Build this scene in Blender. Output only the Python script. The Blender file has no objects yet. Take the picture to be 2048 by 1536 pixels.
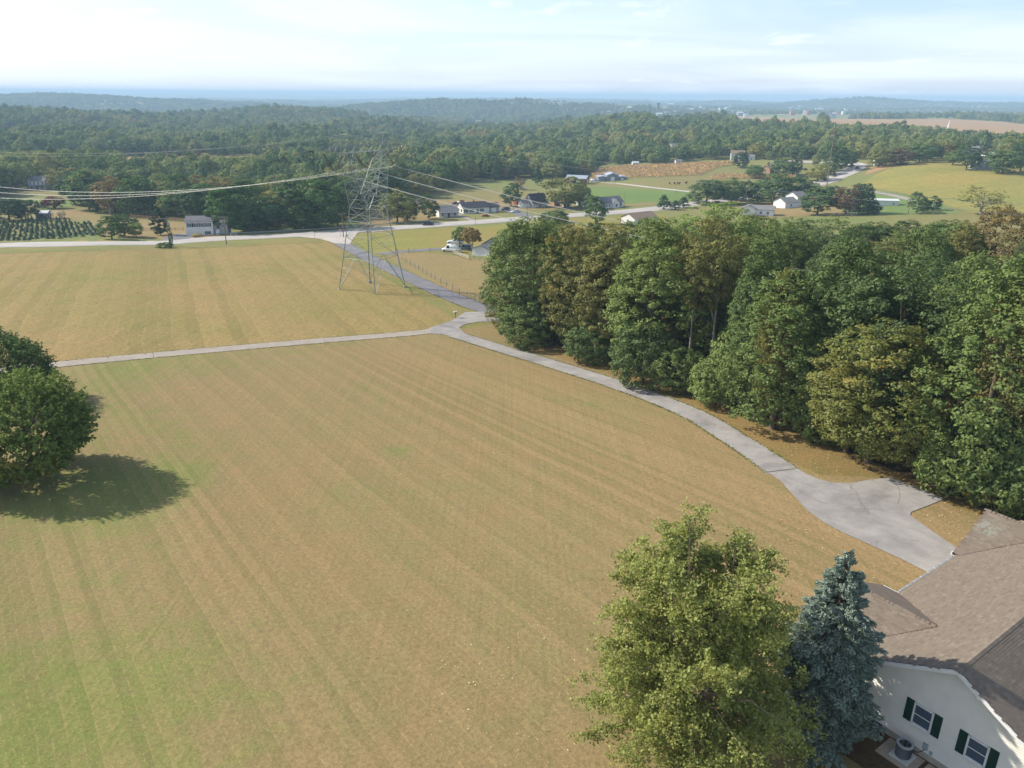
import bpy, bmesh, math, random
import numpy as np
from mathutils import Vector, Matrix
from mathutils.geometry import delaunay_2d_cdt
random.seed(7); rng = np.random.default_rng(7)
SC = bpy.context.scene
COL = SC.collection
R_ = math.radians

# ---------------------------------------------------------------- camera, sky, sun, exposure
CAM_H = 33.0
HAZE = 0.00019
F_PX = 1547.0
PITCH, ROLL = R_(20.5), R_(0.45)
cam = bpy.data.objects.new('camera', bpy.data.cameras.new('camera'))
COL.objects.link(cam)
cam.data.sensor_width = 36.0
cam.data.lens = 36.0 * F_PX / 2048.0
cam.data.clip_start = 0.5
cam.data.clip_end = 60000
cam.location = (0, 0, CAM_H)
cam.rotation_euler = (Matrix.Rotation(R_(90) - PITCH, 4, 'X') @ Matrix.Rotation(ROLL, 4, 'Z')).to_euler()
SC.camera = cam

SUN_AZ, SUN_EL = R_(-70), R_(36)           # azimuth from +Y, negative = to the left
SUN_DIR = Vector((math.sin(SUN_AZ) * math.cos(SUN_EL), math.cos(SUN_AZ) * math.cos(SUN_EL), math.sin(SUN_EL)))
sun = bpy.data.objects.new('sun', bpy.data.lights.new('sun', 'SUN'))
COL.objects.link(sun)
sun.data.energy = 3.6
sun.data.angle = R_(0.8)
sun.data.color = (1.0, 0.93, 0.82)
sun.rotation_euler = (-SUN_DIR).to_track_quat('-Z', 'Y').to_euler()

world = bpy.data.worlds.new('World')
SC.world = world
world.use_nodes = True
wn, wl = world.node_tree.nodes, world.node_tree.links
wn.clear()
w_out = wn.new('ShaderNodeOutputWorld')
w_bg = wn.new('ShaderNodeBackground')
w_sky = wn.new('ShaderNodeTexSky')
w_sky.sky_type = 'NISHITA'
w_sky.sun_disc = False
w_sky.sun_elevation = SUN_EL
w_sky.sun_rotation = SUN_AZ
w_sky.altitude = 200
w_sky.air_density = 1.0
w_sky.dust_density = 1.0
w_sky.ozone_density = 3.5
w_bg.inputs['Strength'].default_value = 0.10
w_tc = wn.new('ShaderNodeTexCoord')


def wnode(t, **kw):
    n = wn.new(t)
    for k, v in kw.items():
        if k.startswith('i_'):
            n.inputs[k[2:]].default_value = v
        else:
            setattr(n, k, v)
    return n


# thin high cloud: direction projected on a cloud deck, so streaks flatten towards the horizon
w_sep = wnode('ShaderNodeSeparateXYZ')
wl.new(w_tc.outputs['Generated'], w_sep.inputs[0])
w_zc = wnode('ShaderNodeMath', operation='MAXIMUM'); w_zc.inputs[1].default_value = 0.0
wl.new(w_sep.outputs['Z'], w_zc.inputs[0])
w_za = wnode('ShaderNodeMath', operation='ADD'); w_za.inputs[1].default_value = 0.06
wl.new(w_zc.outputs[0], w_za.inputs[0])
w_dx = wnode('ShaderNodeMath', operation='DIVIDE'); w_dy = wnode('ShaderNodeMath', operation='DIVIDE')
wl.new(w_sep.outputs['X'], w_dx.inputs[0]); wl.new(w_za.outputs[0], w_dx.inputs[1])
wl.new(w_sep.outputs['Y'], w_dy.inputs[0]); wl.new(w_za.outputs[0], w_dy.inputs[1])
w_cmb = wnode('ShaderNodeCombineXYZ')
wl.new(w_dx.outputs[0], w_cmb.inputs['X']); wl.new(w_dy.outputs[0], w_cmb.inputs['Y'])
w_n1 = wnode('ShaderNodeTexNoise', i_Scale=0.30, i_Detail=7.0, i_Roughness=0.5, i_Distortion=0.8)
wl.new(w_cmb.outputs[0], w_n1.inputs['Vector'])
w_r1 = wnode('ShaderNodeMapRange'); w_r1.inputs[1].default_value = 0.40; w_r1.inputs[2].default_value = 0.74
w_r1.inputs[3].default_value = 0.0; w_r1.inputs[4].default_value = 0.85
wl.new(w_n1.outputs['Fac'], w_r1.inputs[0])
w_mix = wnode('ShaderNodeMix', data_type='RGBA')
wl.new(w_r1.outputs[0], w_mix.inputs['Factor'])
wl.new(w_sky.outputs[0], w_mix.inputs[6])
w_mix.inputs[7].default_value = (6.5, 6.75, 7.2, 1)
# small fair-weather puffs low in the sky
w_n2 = wnode('ShaderNodeTexNoise', i_Scale=1.15, i_Detail=5.0, i_Roughness=0.6)
w_m2 = wnode('ShaderNodeMapping'); w_m2.inputs['Scale'].default_value = (1.0, 0.55, 1.0); w_m2.inputs['Location'].default_value = (3.7, 1.3, 0)
wl.new(w_cmb.outputs[0], w_m2.inputs['Vector']); wl.new(w_m2.outputs[0], w_n2.inputs['Vector'])
w_r2 = wnode('ShaderNodeMapRange'); w_r2.inputs[1].default_value = 0.60; w_r2.inputs[2].default_value = 0.74; w_r2.inputs[3].default_value = 0.0; w_r2.inputs[4].default_value = 0.7
wl.new(w_n2.outputs['Fac'], w_r2.inputs[0])
w_mix2 = wnode('ShaderNodeMix', data_type='RGBA')
wl.new(w_r2.outputs[0], w_mix2.inputs['Factor']); wl.new(w_mix.outputs[2], w_mix2.inputs[6]); w_mix2.inputs[7].default_value = (7.4, 7.45, 7.5, 1)
# pale bank of air low over the horizon
w_r3 = wnode('ShaderNodeMapRange'); w_r3.inputs[1].default_value = 0.16; w_r3.inputs[2].default_value = 0.0; w_r3.inputs[3].default_value = 0.0; w_r3.inputs[4].default_value = 0.62
wl.new(w_zc.outputs[0], w_r3.inputs[0])
w_mix3 = wnode('ShaderNodeMix', data_type='RGBA')
wl.new(w_r3.outputs[0], w_mix3.inputs['Factor']); wl.new(w_mix2.outputs[2], w_mix3.inputs[6]); w_mix3.inputs[7].default_value = (4.9, 5.6, 7.0, 1)
wl.new(w_mix3.outputs[2], w_bg.inputs['Color'])
wl.new(w_bg.outputs[0], w_out.inputs['Surface'])

SC.view_settings.view_transform = 'Standard'
SC.view_settings.look = 'None'
SC.view_settings.exposure = 0.92
SC.view_settings.gamma = 1.0
SC.view_settings.use_curve_mapping = False
SC.cycles.use_denoising = True
SC.cycles.max_bounces = 6
SC.cycles.diffuse_bounces = 2
SC.cycles.glossy_bounces = 2
SC.cycles.transmission_bounces = 3
SC.cycles.transparent_max_bounces = 4
SC.cycles.volume_bounces = 0
SC.render.film_transparent = False

# ---------------------------------------------------------------- colours and materials


def lin(h):
    if isinstance(h, str):
        h = h.lstrip('#')
        c = [int(h[i:i + 2], 16) / 255 for i in (0, 2, 4)]
        return tuple(v / 12.92 if v <= 0.04045 else ((v + 0.055) / 1.055) ** 2.4 for v in c)
    return tuple(h)


def rgba(c):
    c = lin(c)
    return (c[0], c[1], c[2], 1.0)


class NT:
    """small helper round a material's node tree"""
    def __init__(s, name):
        s.m = bpy.data.materials.new(name)
        s.m.use_nodes = True
        s.n, s.l = s.m.node_tree.nodes, s.m.node_tree.links
        s.b = s.n['Principled BSDF']
        s.out = s.n['Material Output']
        s.b.inputs['Roughness'].default_value = 0.8
        s.b.inputs['Specular IOR Level'].default_value = 0.25

    def node(s, t, **kw):
        n = s.n.new(t)
        for k, v in kw.items():
            if k.startswith('i_'):
                n.inputs[k[2:].replace('_', ' ')].default_value = v
            else:
                setattr(n, k, v)
        return n

    def link(s, a, b):
        s.l.new(a, b)

    def coord(s, kind='pos', scale=(1, 1, 1), rot=0.0):
        if kind == 'pos':
            o = s.node('ShaderNodeNewGeometry').outputs['Position']
        else:
            o = s.node('ShaderNodeTexCoord').outputs['Object']
        mp = s.node('ShaderNodeMapping')
        mp.inputs['Scale'].default_value = scale
        mp.inputs['Rotation'].default_value = (0, 0, rot)
        s.link(o, mp.inputs['Vector'])
        return mp.outputs[0]

    def noise(s, vec, scale, detail=3.0, rough=0.55, dist=0.0):
        n = s.node('ShaderNodeTexNoise', i_Scale=scale, i_Detail=detail, i_Roughness=rough, i_Distortion=dist)
        s.link(vec, n.inputs['Vector'])
        return n.outputs['Fac']

    def ramp(s, fac, stops):
        r = s.node('ShaderNodeValToRGB')
        e = r.color_ramp.elements
        while len(e) < len(stops):
            e.new(0.5)
        for i, (p, c) in enumerate(stops):
            e[i].position = p
            e[i].color = rgba(c) if not isinstance(c, float) else (c, c, c, 1)
        s.link(fac, r.inputs[0])
        return r.outputs[0]

    def rng(s, fac, a, b, c=0.0, d=1.0):
        r = s.node('ShaderNodeMapRange')
        for i, v in zip((1, 2, 3, 4), (a, b, c, d)):
            r.inputs[i].default_value = v
        s.link(fac, r.inputs[0])
        return r.outputs[0]

    def mix(s, fac, a, b, mode='MIX'):
        m = s.node('ShaderNodeMix', data_type='RGBA', blend_type=mode)
        for val, idx in ((fac, 0), (a, 6), (b, 7)):
            if isinstance(val, (int, float)):
                m.inputs[idx].default_value = val if idx == 0 else (val, val, val, 1)
            elif isinstance(val, (str, tuple)):
                m.inputs[idx].default_value = rgba(val)
            else:
                s.link(val, m.inputs[idx])
        return m.outputs[2]

    def math(s, op, a, b=0.0):
        m = s.node('ShaderNodeMath', operation=op)
        for v, i in ((a, 0), (b, 1)):
            if isinstance(v, (int, float)):
                m.inputs[i].default_value = v
            else:
                s.link(v, m.inputs[i])
        return m.outputs[0]

    def base(s, c):
        if isinstance(c, (str, tuple)):
            s.b.inputs['Base Color'].default_value = rgba(c)
        else:
            s.link(c, s.b.inputs['Base Color'])

    def bump(s, h, strength=0.3, dist=0.05):
        b = s.node('ShaderNodeBump', i_Strength=strength, i_Distance=dist)
        s.link(h, b.inputs['Height'])
        s.link(b.outputs[0], s.b.inputs['Normal'])


MATS = {}


def plain(name, col, rough=0.7, metal=0.0, vary=0.12, scale=3.0, coord='obj', spec=0.3):
    """painted or built surface: base colour with fine soiling"""
    if name in MATS:
        return MATS[name]
    t = NT(name)
    v = t.coord(coord)
    n = t.noise(v, scale, 4.0, 0.6)
    c = lin(col)
    lo = tuple(x * (1 - vary) for x in c)
    hi = tuple(min(1, x * (1 + vary * 0.5)) for x in c)
    t.base(t.mix(t.rng(n, 0.3, 0.7), lo, hi))
    t.b.inputs['Roughness'].default_value = rough
    t.b.inputs['Metallic'].default_value = metal
    t.b.inputs['Specular IOR Level'].default_value = spec
    MATS[name] = t.m
    return t.m


def glass_mat(name='window_glass', col='#4a5866', rough=0.12):
    if name in MATS:
        return MATS[name]
    t = NT(name)
    t.base(col)
    t.b.inputs['Roughness'].default_value = rough
    t.b.inputs['Specular IOR Level'].default_value = 0.6
    MATS[name] = t.m
    return t.m


# ---------------------------------------------------------------- mesh helpers


def new_mesh(name, verts, faces, mat=None, smooth=False):
    me = bpy.data.meshes.new(name)
    me.from_pydata([tuple(v) for v in verts], [], faces)
    if mat:
        me.materials.append(mat)
    if smooth:
        me.polygons.foreach_set('use_smooth', [True] * len(me.polygons))
    me.update()
    return me


def np_mesh(name, verts, quads, mat=None, smooth=False):
    me = bpy.data.meshes.new(name)
    nv, nf = len(verts), len(quads)
    k = quads.shape[1]
    me.vertices.add(nv)
    me.vertices.foreach_set('co', np.ascontiguousarray(verts, dtype=np.float32).ravel())
    me.loops.add(nf * k)
    me.loops.foreach_set('vertex_index', np.ascontiguousarray(quads, dtype=np.int32).ravel())
    me.polygons.add(nf)
    me.polygons.foreach_set('loop_start', np.arange(0, nf * k, k, dtype=np.int32))
    if smooth:
        me.polygons.foreach_set('use_smooth', np.ones(nf, dtype=bool))
    if mat:
        me.materials.append(mat)
    me.update(calc_edges=True)
    me.validate()
    if not smooth:
        me.shade_flat()
    return me


def link(name, me, parent=None, loc=None, label=None, cat=None, group=None, kind=None):
    o = bpy.data.objects.new(name, me)
    COL.objects.link(o)
    if parent is not None:
        o.parent = parent
    if loc is not None:
        o.location = loc
    tag(o, label, cat, group, kind)
    return o


def tag(o, label=None, cat=None, group=None, kind=None):
    if label: o['label'] = label
    if cat: o['category'] = cat
    if group: o['group'] = group
    if kind: o['kind'] = kind
    return o


def thing(name, label, cat, loc=(0, 0, 0), rz=0.0, group=None):
    o = bpy.data.objects.new(name, None)
    COL.objects.link(o)
    o.empty_display_size = 0.5
    o.location = loc
    o.rotation_euler = (0, 0, rz)
    return tag(o, label, cat, group)


def copy_tree(o, parent=None):
    c = o.copy()
    COL.objects.link(c)
    c.parent = parent
    for ch in list(o.children):
        copy_tree(ch, c)
    return c


class MB:
    def __init__(s):
        s.v, s.f = [], []

    def add(s, vs, fs):
        k = len(s.v)
        s.v += [tuple(v) for v in vs]
        s.f += [tuple(i + k for i in f) for f in fs]
        return s

    def box(s, x0, x1, y0, y1, z0, z1):
        return s.add([(x0, y0, z0), (x1, y0, z0), (x1, y1, z0), (x0, y1, z0), (x0, y0, z1), (x1, y0, z1), (x1, y1, z1), (x0, y1, z1)],
                     [(3, 2, 1, 0), (4, 5, 6, 7), (0, 1, 5, 4), (1, 2, 6, 5), (2, 3, 7, 6), (3, 0, 4, 7)])

    def prism(s, poly, axis, a, b):
        """poly in the two other axes, extruded along axis from a to b"""
        def pt(p, q):
            if axis == 'x': return (q, p[0], p[1])
            if axis == 'y': return (p[0], q, p[1])
            return (p[0], p[1], q)
        n = len(poly)
        vs = [pt(p, a) for p in poly] + [pt(p, b) for p in poly]
        fs = [tuple(range(n))[::-1], tuple(range(n, 2 * n))]
        fs += [(i, (i + 1) % n, n + (i + 1) % n, n + i) for i in range(n)]
        return s.add(vs, fs)

    def tube(s, pts, rad, n=6, cap=True):
        pts = [Vector(p) for p in pts]
        if isinstance(rad, (int, float)):
            rad = [rad] * len(pts)
        vs, fs = [], []
        ref = Vector((0.31, 0.17, 0.93)).normalized()
        for i, p in enumerate(pts):
            d = (pts[min(i + 1, len(pts) - 1)] - pts[max(i - 1, 0)])
            d = d.normalized() if d.length > 1e-9 else Vector((0, 0, 1))
            r = ref if abs(d.dot(ref)) < 0.95 else Vector((1, 0, 0))
            a = d.cross(r).normalized(); b = d.cross(a)
            for k in range(n):
                t = 2 * math.pi * k / n
                vs.append(p + a * (math.cos(t) * rad[i]) + b * (math.sin(t) * rad[i]))
        for i in range(len(pts) - 1):
            for k in range(n):
                fs.append((i * n + k, i * n + (k + 1) % n, (i + 1) * n + (k + 1) % n, (i + 1) * n + k))
        if cap:
            fs.append(tuple(range(n))); fs.append(tuple(range((len(pts) - 1) * n, len(pts) * n))[::-1])
        return s.add(vs, fs)

    def bar(s, p, q, w):
        return s.tube([p, q], w * 0.5, 4)

    def lathe(s, prof, n=16, c=(0, 0, 0)):
        vs = [(c[0] + r * math.cos(2 * math.pi * k / n), c[1] + r * math.sin(2 * math.pi * k / n), c[2] + z) for r, z in prof for k in range(n)]
        fs = [(i * n + k, i * n + (k + 1) % n, (i + 1) * n + (k + 1) % n, (i + 1) * n + k) for i in range(len(prof) - 1) for k in range(n)]
        fs += [tuple(range(n))[::-1], tuple(range((len(prof) - 1) * n, len(prof) * n))]
        return s.add(vs, fs)

    def mesh(s, name, mat, smooth=False):
        return new_mesh(name, s.v, s.f, mat, smooth)

    def build(s, name, mat, parent=None, smooth=False, **kw):
        return link(name, s.mesh(name, mat, smooth), parent, **kw)


# ---------------------------------------------------------------- rays of the photograph's camera, used to find real places on the terrain
CP, SP, CR, SR = math.cos(PITCH), math.sin(PITCH), math.cos(ROLL), math.sin(ROLL)


def ray(px, py):
    u, v = (px - 1024) / F_PX, (py - 768) / F_PX
    u, v = u * CR + v * SR, -u * SR + v * CR
    return u, CP - v * SP, -(SP + v * CP)


def at_drop(px, py, h):
    x, y, d = ray(px, py)
    t = h / -d
    return (x * t, y * t, CAM_H - h)


def lg(x, y):
    r = np.hypot(x, y) + 1e-6
    s = np.log1p(r / 80.0) / r
    return np.stack([x * s, y * s], -1)


CTRL = [(0, 0, 0), (-40, 0, 0), (40, 0, .3), (0, -60, .5), (-100, -60, 0), (100, -60, 1), (0, -300, -5), (-300, -300, -10), (300, -300, 0),
        (25, 35, 0), (36, 52, 0), (30, 62, -.25), (18, 28, 0), (10, 40, -.1), (0, 45, -.5), (-30, 40, -.8), (-60, 40, -1.2), (50, 66, -.6), (46, 40, .2), (24, 46, 0), (60, 30, .5)]
for X in (-130, -60, 0, 60, 120):
    for Y, z in ((82, -2.6), (120, -4.9), (160, -7.4), (205, -10.2), (250, -13.0)):
        CTRL.append((X, Y, z + (0.02 * X if X > 0 else 0) * (Y / 200)))
PXC = [(0, 492, 47), (-300, 505, 46), (320, 486, 48), (640, 470, 49), (1000, 441, 52), (1310, 420, 54), (1500, 397, 53.5), (1620, 372, 52), (1700, 345, 47.5), (1690, 321, 45),
       (82, 378, 57), (400, 470, 49.5), (280, 430, 54), (340, 322, 60), (100, 300, 60), (600, 400, 55), (600, 300, 58), (950, 415, 54.5), (1070, 412, 55), (1155, 368, 57), (1222, 362, 57),
       (1215, 415, 54.5), (1300, 345, 53.5), (1450, 324, 50), (1540, 355, 51), (1520, 432, 51.5), (1590, 412, 52), (1770, 412, 49), (1900, 400, 47), (1850, 340, 42.5), (1950, 330, 41),
       (1800, 326, 42.5), (2040, 345, 41), (1000, 350, 60), (1000, 300, 68), (900, 275, 80), (620, 264, 78), (300, 270, 76), (1010, 264, 84), (800, 241, 96), (300, 236, 94), (1180, 238, 88), (1250, 300, 56), (1360, 273, 48), (1895, 272, 46), (1800, 247, 46), (1500, 240, 50), (1950, 300, 43.5),
       (1230, 260, 52), (60, 240, 58), (2200, 380, 44), (-300, 380, 56), (2300, 300, 42)]
CTRL += [at_drop(*c) for c in PXC]
for az in range(-180, 180, 30):
    a = R_(az)
    if abs(az) > 50:
        CTRL += [(700 * math.sin(a), 700 * math.cos(a), -14.0), (1600 * math.sin(a), 1600 * math.cos(a), -25.0)]
    CTRL += [(5000 * math.sin(a), 5000 * math.cos(a), -36.0), (22000 * math.sin(a), 22000 * math.cos(a), -44.0)]
CTRL = np.array(CTRL, float)
_Q = lg(CTRL[:, 0], CTRL[:, 1])


def _k(d):
    return np.where(d > 1e-9, d * d * np.log(d + 1e-12), 0.0)


_n = len(CTRL)
_A = np.zeros((_n + 3, _n + 3))
_A[:_n, :_n] = _k(np.linalg.norm(_Q[:, None] - _Q[None], axis=-1)) + np.eye(_n) * 2e-4
_A[:_n, _n:] = np.c_[np.ones(_n), _Q]; _A[_n:, :_n] = _A[:_n, _n:].T
_W = np.linalg.solve(_A, np.r_[CTRL[:, 2], 0, 0, 0])


def terrain0(x, y):
    x, y = np.asarray(x, float), np.asarray(y, float)
    sh = x.shape
    q = lg(x.ravel(), y.ravel())
    z = np.empty(len(q))
    for i in range(0, len(q), 20000):
        qq = q[i:i + 20000]
        z[i:i + 20000] = _k(np.linalg.norm(qq[:, None] - _Q[None], axis=-1)) @ _W[:_n] + _W[_n] + qq @ _W[_n + 1:]
    return z.reshape(sh)


def rolling(x, y):
    """rolling country far from the houses"""
    r = np.hypot(x, y)
    a = np.clip((r - 900) / 3000, 0, 1)
    f = lambda l, p, q, s: np.sin(x / l + s + 1.3 * np.sin(y / (l * p))) * np.cos(y / (l * q) + s * 1.7 + np.sin(x / (l * 1.4)))
    return a * (13 * f(420, 1.4, .8, .3) + 9 * f(260, 1.2, .9, 1.9) + 4 * f(150, 1.1, 1.2, 4.0))


# ridges: pixel of the crest, distance, half width across, half depth, height of the wood on top
RIDGES = [(80, 197, 5200, 900, 600, 14), (340, 195, 4400, 800, 450, 14), (560, 214, 2100, 330, 240, 17), (240, 232, 1700, 240, 170, 17), (760, 240, 1500, 170, 120, 17), (620, 205, 6500, 1500, 500, 12), (860, 203, 3600, 560, 340, 14), (1090, 209, 3300, 480, 300, 12),
          (1240, 243, 1150, 150, 110, 21), (1330, 207, 4300, 500, 300, 12), (1690, 199, 6200, 560, 500, 4), (1960, 209, 6600, 700, 500, 4), (1500, 206, 7000, 500, 400, 4), (1150, 203, 12000, 3000, 900, 10),
          (500, 190, 15000, 5200, 1500, 5), (1850, 225, 3000, 420, 200, 12), (150, 262, 1250, 240, 120, 17), (1640, 266, 900, 150, 80, 20), (-500, 195, 6000, 900, 700, 14), (2500, 205, 9000, 1200, 900, 10)]
_RB = []
for px, py, R0, sw, sd, th in RIDGES:
    x, y, d = ray(px, py)
    t = R0 / math.hypot(x, y)
    gx, gy = x * t, y * t
    top = CAM_H + d * t - th
    g = float(terrain0(gx, gy) + rolling(gx, gy))
    _RB.append((gx, gy, max(0.0, top - g), sw, sd, math.atan2(gx, gy)))


def terrain(x, y):
    x, y = np.asarray(x, float), np.asarray(y, float)
    z = terrain0(x, y) + rolling(x, y)
    for gx, gy, hh, sw, sd, a in _RB:
        dx, dy = x - gx, y - gy
        u = dx * math.cos(a) - dy * math.sin(a)
        w = dx * math.sin(a) + dy * math.cos(a)
        z = z + hh * np.exp(-(u / sw) ** 2 - (w / sd) ** 2)
    return z


def tz(x, y):
    return float(terrain(np.array([x]), np.array([y]))[0])


_TS = np.geomspace(12, 16000, 420)


def G(px, py):
    """place on the terrain seen at a pixel of the photograph (x, y, z)"""
    x, y, d = ray(px, py)
    z = CAM_H + d * _TS - terrain(x * _TS, y * _TS)
    i = int(np.argmax(z < 0)) if (z < 0).any() else len(_TS) - 1
    a, b = _TS[max(i - 1, 0)], _TS[i]
    for _ in range(18):
        m = 0.5 * (a + b)
        if CAM_H + d * m > tz(x * m, y * m): a = m
        else: b = m
    return Vector((x * a, y * a, tz(x * a, y * a)))


def pix(p):
    """pixel of a point (to size things and to sort labels)"""
    x, y, z = p[0], p[1], p[2] - CAM_H
    dep = y * CP - z * SP
    u, v = x / dep, -(y * SP + z * CP) / dep
    u, v = u * CR - v * SR, u * SR + v * CR
    return 1024 + u * F_PX, 768 + v * F_PX, dep


def height_to(px, py, pos):
    """height a thing standing at pos must have for its top to reach row py"""
    x, y, d = ray(px, py)
    return CAM_H + d * pos[1] / y - pos[2]


def in_poly(x, y, poly):
    x, y = np.asarray(x), np.asarray(y)
    r = np.zeros(x.shape, bool)
    n = len(poly)
    for i in range(n):
        x0, y0, x1, y1 = *poly[i][:2], *poly[(i + 1) % n][:2]
        if y0 == y1: continue
        c = ((y0 > y) != (y1 > y)) & (x < (x1 - x0) * (y - y0) / (y1 - y0) + x0)
        r ^= c
    return r

# ================================================================ SETTING
# ---------------------------------------------------------------- ground materials


def grass_mat(name, cols, stripe_rot=None, stripe_w=1.1, stripe_amt=0.25, big=0.03, mid=0.25, fine=3.0, bump=0.5, patch_pos=None, cross=None):
    """cols: three colours of the sward from dry to green; optional mowing stripes"""
    t = NT(name)
    p = t.coord('pos')
    n_big = t.noise(p, big, 4.0, 0.55, 0.4)
    n_mid = t.noise(p, mid, 5.0, 0.62, 0.5)
    n_fin = t.noise(p, fine, 4.0, 0.7)
    f = t.math('ADD', t.math('MULTIPLY', n_big, 0.62), t.math('MULTIPLY', n_mid, 0.38))
    if patch_pos:      # greener corner of the ground round a point
        g = t.node('ShaderNodeNewGeometry').outputs['Position']
        for cx, cy, rad, amt in patch_pos:
            d = t.node('ShaderNodeVectorMath', operation='DISTANCE')
            t.link(g, d.inputs[0]); d.inputs[1].default_value = (cx, cy, -2)
            f = t.math('ADD', f, t.rng(d.outputs['Value'], rad, rad * 0.15, 0.0, amt))
    c = t.ramp(f, [(0.42, cols[0]), (0.55, cols[1]), (0.71, cols[2])])
    h = n_fin
    if stripe_rot is not None:
        q = t.coord('pos', rot=stripe_rot)
        sx = t.node('ShaderNodeSeparateXYZ'); t.link(q, sx.inputs[0])
        X_ = t.math('ADD', sx.outputs['X'], t.math('MULTIPLY', t.noise(q, 0.05, 2.0), stripe_w * 1.2))
        X_ = t.math('DIVIDE', X_, stripe_w)
        wn_ = t.node('ShaderNodeTexWhiteNoise', noise_dimensions='1D'); t.link(t.math('FLOOR', X_), wn_.inputs['W'])
        fr = t.math('FRACT', X_)
        stq = t.coord('pos', scale=(2.2 / stripe_w, 0.05, 0.1), rot=stripe_rot)
        sn = t.noise(stq, 1.0, 3.0, 0.6)
        amt = t.rng(t.noise(p, 0.02, 2.0), 0.35, 0.6, stripe_amt * 0.35, stripe_amt)
        lum = t.math('ADD', t.math('MULTIPLY', wn_.outputs['Value'], 0.55), t.math('MULTIPLY', sn, 0.9))
        c = t.mix(t.math('MULTIPLY', t.rng(lum, 0.72, 1.15), amt), c, tuple(min(1, x * 1.45) for x in lin(cols[0])))
        c = t.mix(t.math('MULTIPLY', t.rng(lum, 0.72, 0.30), amt), c, tuple(x * 0.62 for x in lin(cols[2])))
        edge = t.math('MULTIPLY', t.rng(fr, 0.16, 0.0, 0.0, 1.0), t.rng(sn, 0.35, 0.6))
        c = t.mix(t.math('MULTIPLY', edge, stripe_amt * 0.9), c, tuple(min(1, x * 1.6) for x in lin(cols[0])))
        if cross:
            q2 = t.coord('pos', rot=stripe_rot + R_(90))
            s2 = t.node('ShaderNodeSeparateXYZ'); t.link(q2, s2.inputs[0])
            for off, wd in cross:
                dd_ = t.math('ABSOLUTE', t.math('SUBTRACT', t.math('ADD', s2.outputs['X'], t.math('MULTIPLY', t.noise(q2, 0.08, 2.0), 1.2)), off))
                c = t.mix(t.math('MULTIPLY', t.rng(dd_, wd, wd * 0.3, 0.0, 0.4), t.rng(n_mid, 0.4, 0.6)), c, tuple(min(1, x * 1.6) for x in lin(cols[0])))
    # tufts: fine light and dark blades
    c = t.mix(t.rng(n_fin, 0.40, 0.72, 0.0, 0.55), c, tuple(x * 0.42 for x in lin(cols[1])))
    n_dot = t.noise(p, fine * 2.3, 2.0, 0.5)
    c = t.mix(t.rng(n_dot, 0.56, 0.74, 0.0, 0.5), c, tuple(min(1, x * 1.55) for x in lin(cols[0])))
    t.base(c)
    t.b.inputs['Roughness'].default_value = 0.95
    t.b.inputs['Specular IOR Level'].default_value = 0.1
    t.bump(t.math('ADD', h, t.math('MULTIPLY', n_mid, 1.5)), bump, 0.09)
    return t.m


HOUSE_YAW = math.atan2(0.586, 0.81)
M_lawn = grass_mat('lawn_grass', ('#8d7753', '#867751', '#727a40'), stripe_rot=-HOUSE_YAW, stripe_w=0.72, stripe_amt=0.42, cross=[(64.0, 0.7), (61.5, 0.5), (50.0, 0.4)], big=0.032, mid=0.4, fine=3.6,
                   patch_pos=[(-34, 28, 30, 0.28), (-37, 63, 11, 0.32), (-70, 60, 45, 0.18), (-12, 74, 3, 0.16), (-50, 108, 24, 0.06)])
M_meadow = grass_mat('meadow_grass', ('#917b50', '#877a48', '#72743f'), stripe_rot=R_(-24), stripe_w=2.2, stripe_amt=0.34, big=0.018, mid=0.12, fine=1.6, bump=0.7)
M_verge = grass_mat('verge_grass', ('#857a4a', '#787744', '#68723a'), big=0.03, mid=0.2, fine=2.0)
M_yard = grass_mat('yard_grass', ('#927c54', '#887a50', '#7a7844'), big=0.02, mid=0.12, fine=1.4)
M_plot = grass_mat('plot_grass', ('#8a7c45', '#82803f', '#737a3b'), stripe_rot=R_(52), stripe_w=1.8, stripe_amt=0.32, big=0.02, mid=0.14, fine=1.6)
M_pasture = grass_mat('pasture_grass', ('#83794c', '#787c48', '#6a7840'), big=0.012, mid=0.06, fine=0.8)
M_green = grass_mat('green_pasture', ('#75804a', '#6a7d42', '#60763c'), big=0.012, mid=0.06, fine=0.8)
M_crop = grass_mat('soy_crop', ('#958648', '#878345', '#7a7e42'), stripe_rot=R_(70), stripe_w=4.0, stripe_amt=0.22, big=0.012, mid=0.045, fine=0.5, bump=0.8)
M_stubble = grass_mat('stubble', ('#a88a66', '#a3845e', '#977d54'), big=0.006, mid=0.03, fine=0.4)
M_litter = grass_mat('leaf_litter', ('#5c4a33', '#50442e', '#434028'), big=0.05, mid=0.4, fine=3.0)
M_dryedge = grass_mat('dry_edge_grass', ('#8a7248', '#816e44', '#6c6a3a'), big=0.05, mid=0.3, fine=2.8)

t = NT('open_country')
p = t.coord('pos')
n1 = t.noise(p, 0.0016, 5.0, 0.6, 0.5); n2 = t.noise(p, 0.018, 5.0, 0.7); n3 = t.noise(p, 0.09, 3.0, 0.7)
c = t.ramp(n1, [(0.40, '#78804c'), (0.48, '#9a8a62'), (0.55, '#6d7a45'), (0.62, '#a8946c')])
c = t.mix(t.rng(n2, 0.45, 0.75, 0.0, 0.4), c, '#5a6a3a')
c = t.mix(t.rng(n3, 0.45, 0.8, 0.0, 0.3), c, '#4a5a30')
t.base(c); t.b.inputs['Roughness'].default_value = 1.0; t.b.inputs['Specular IOR Level'].default_value = 0.0
t.bump(n3, 0.4, 1.0)
M_country = t.m


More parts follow.
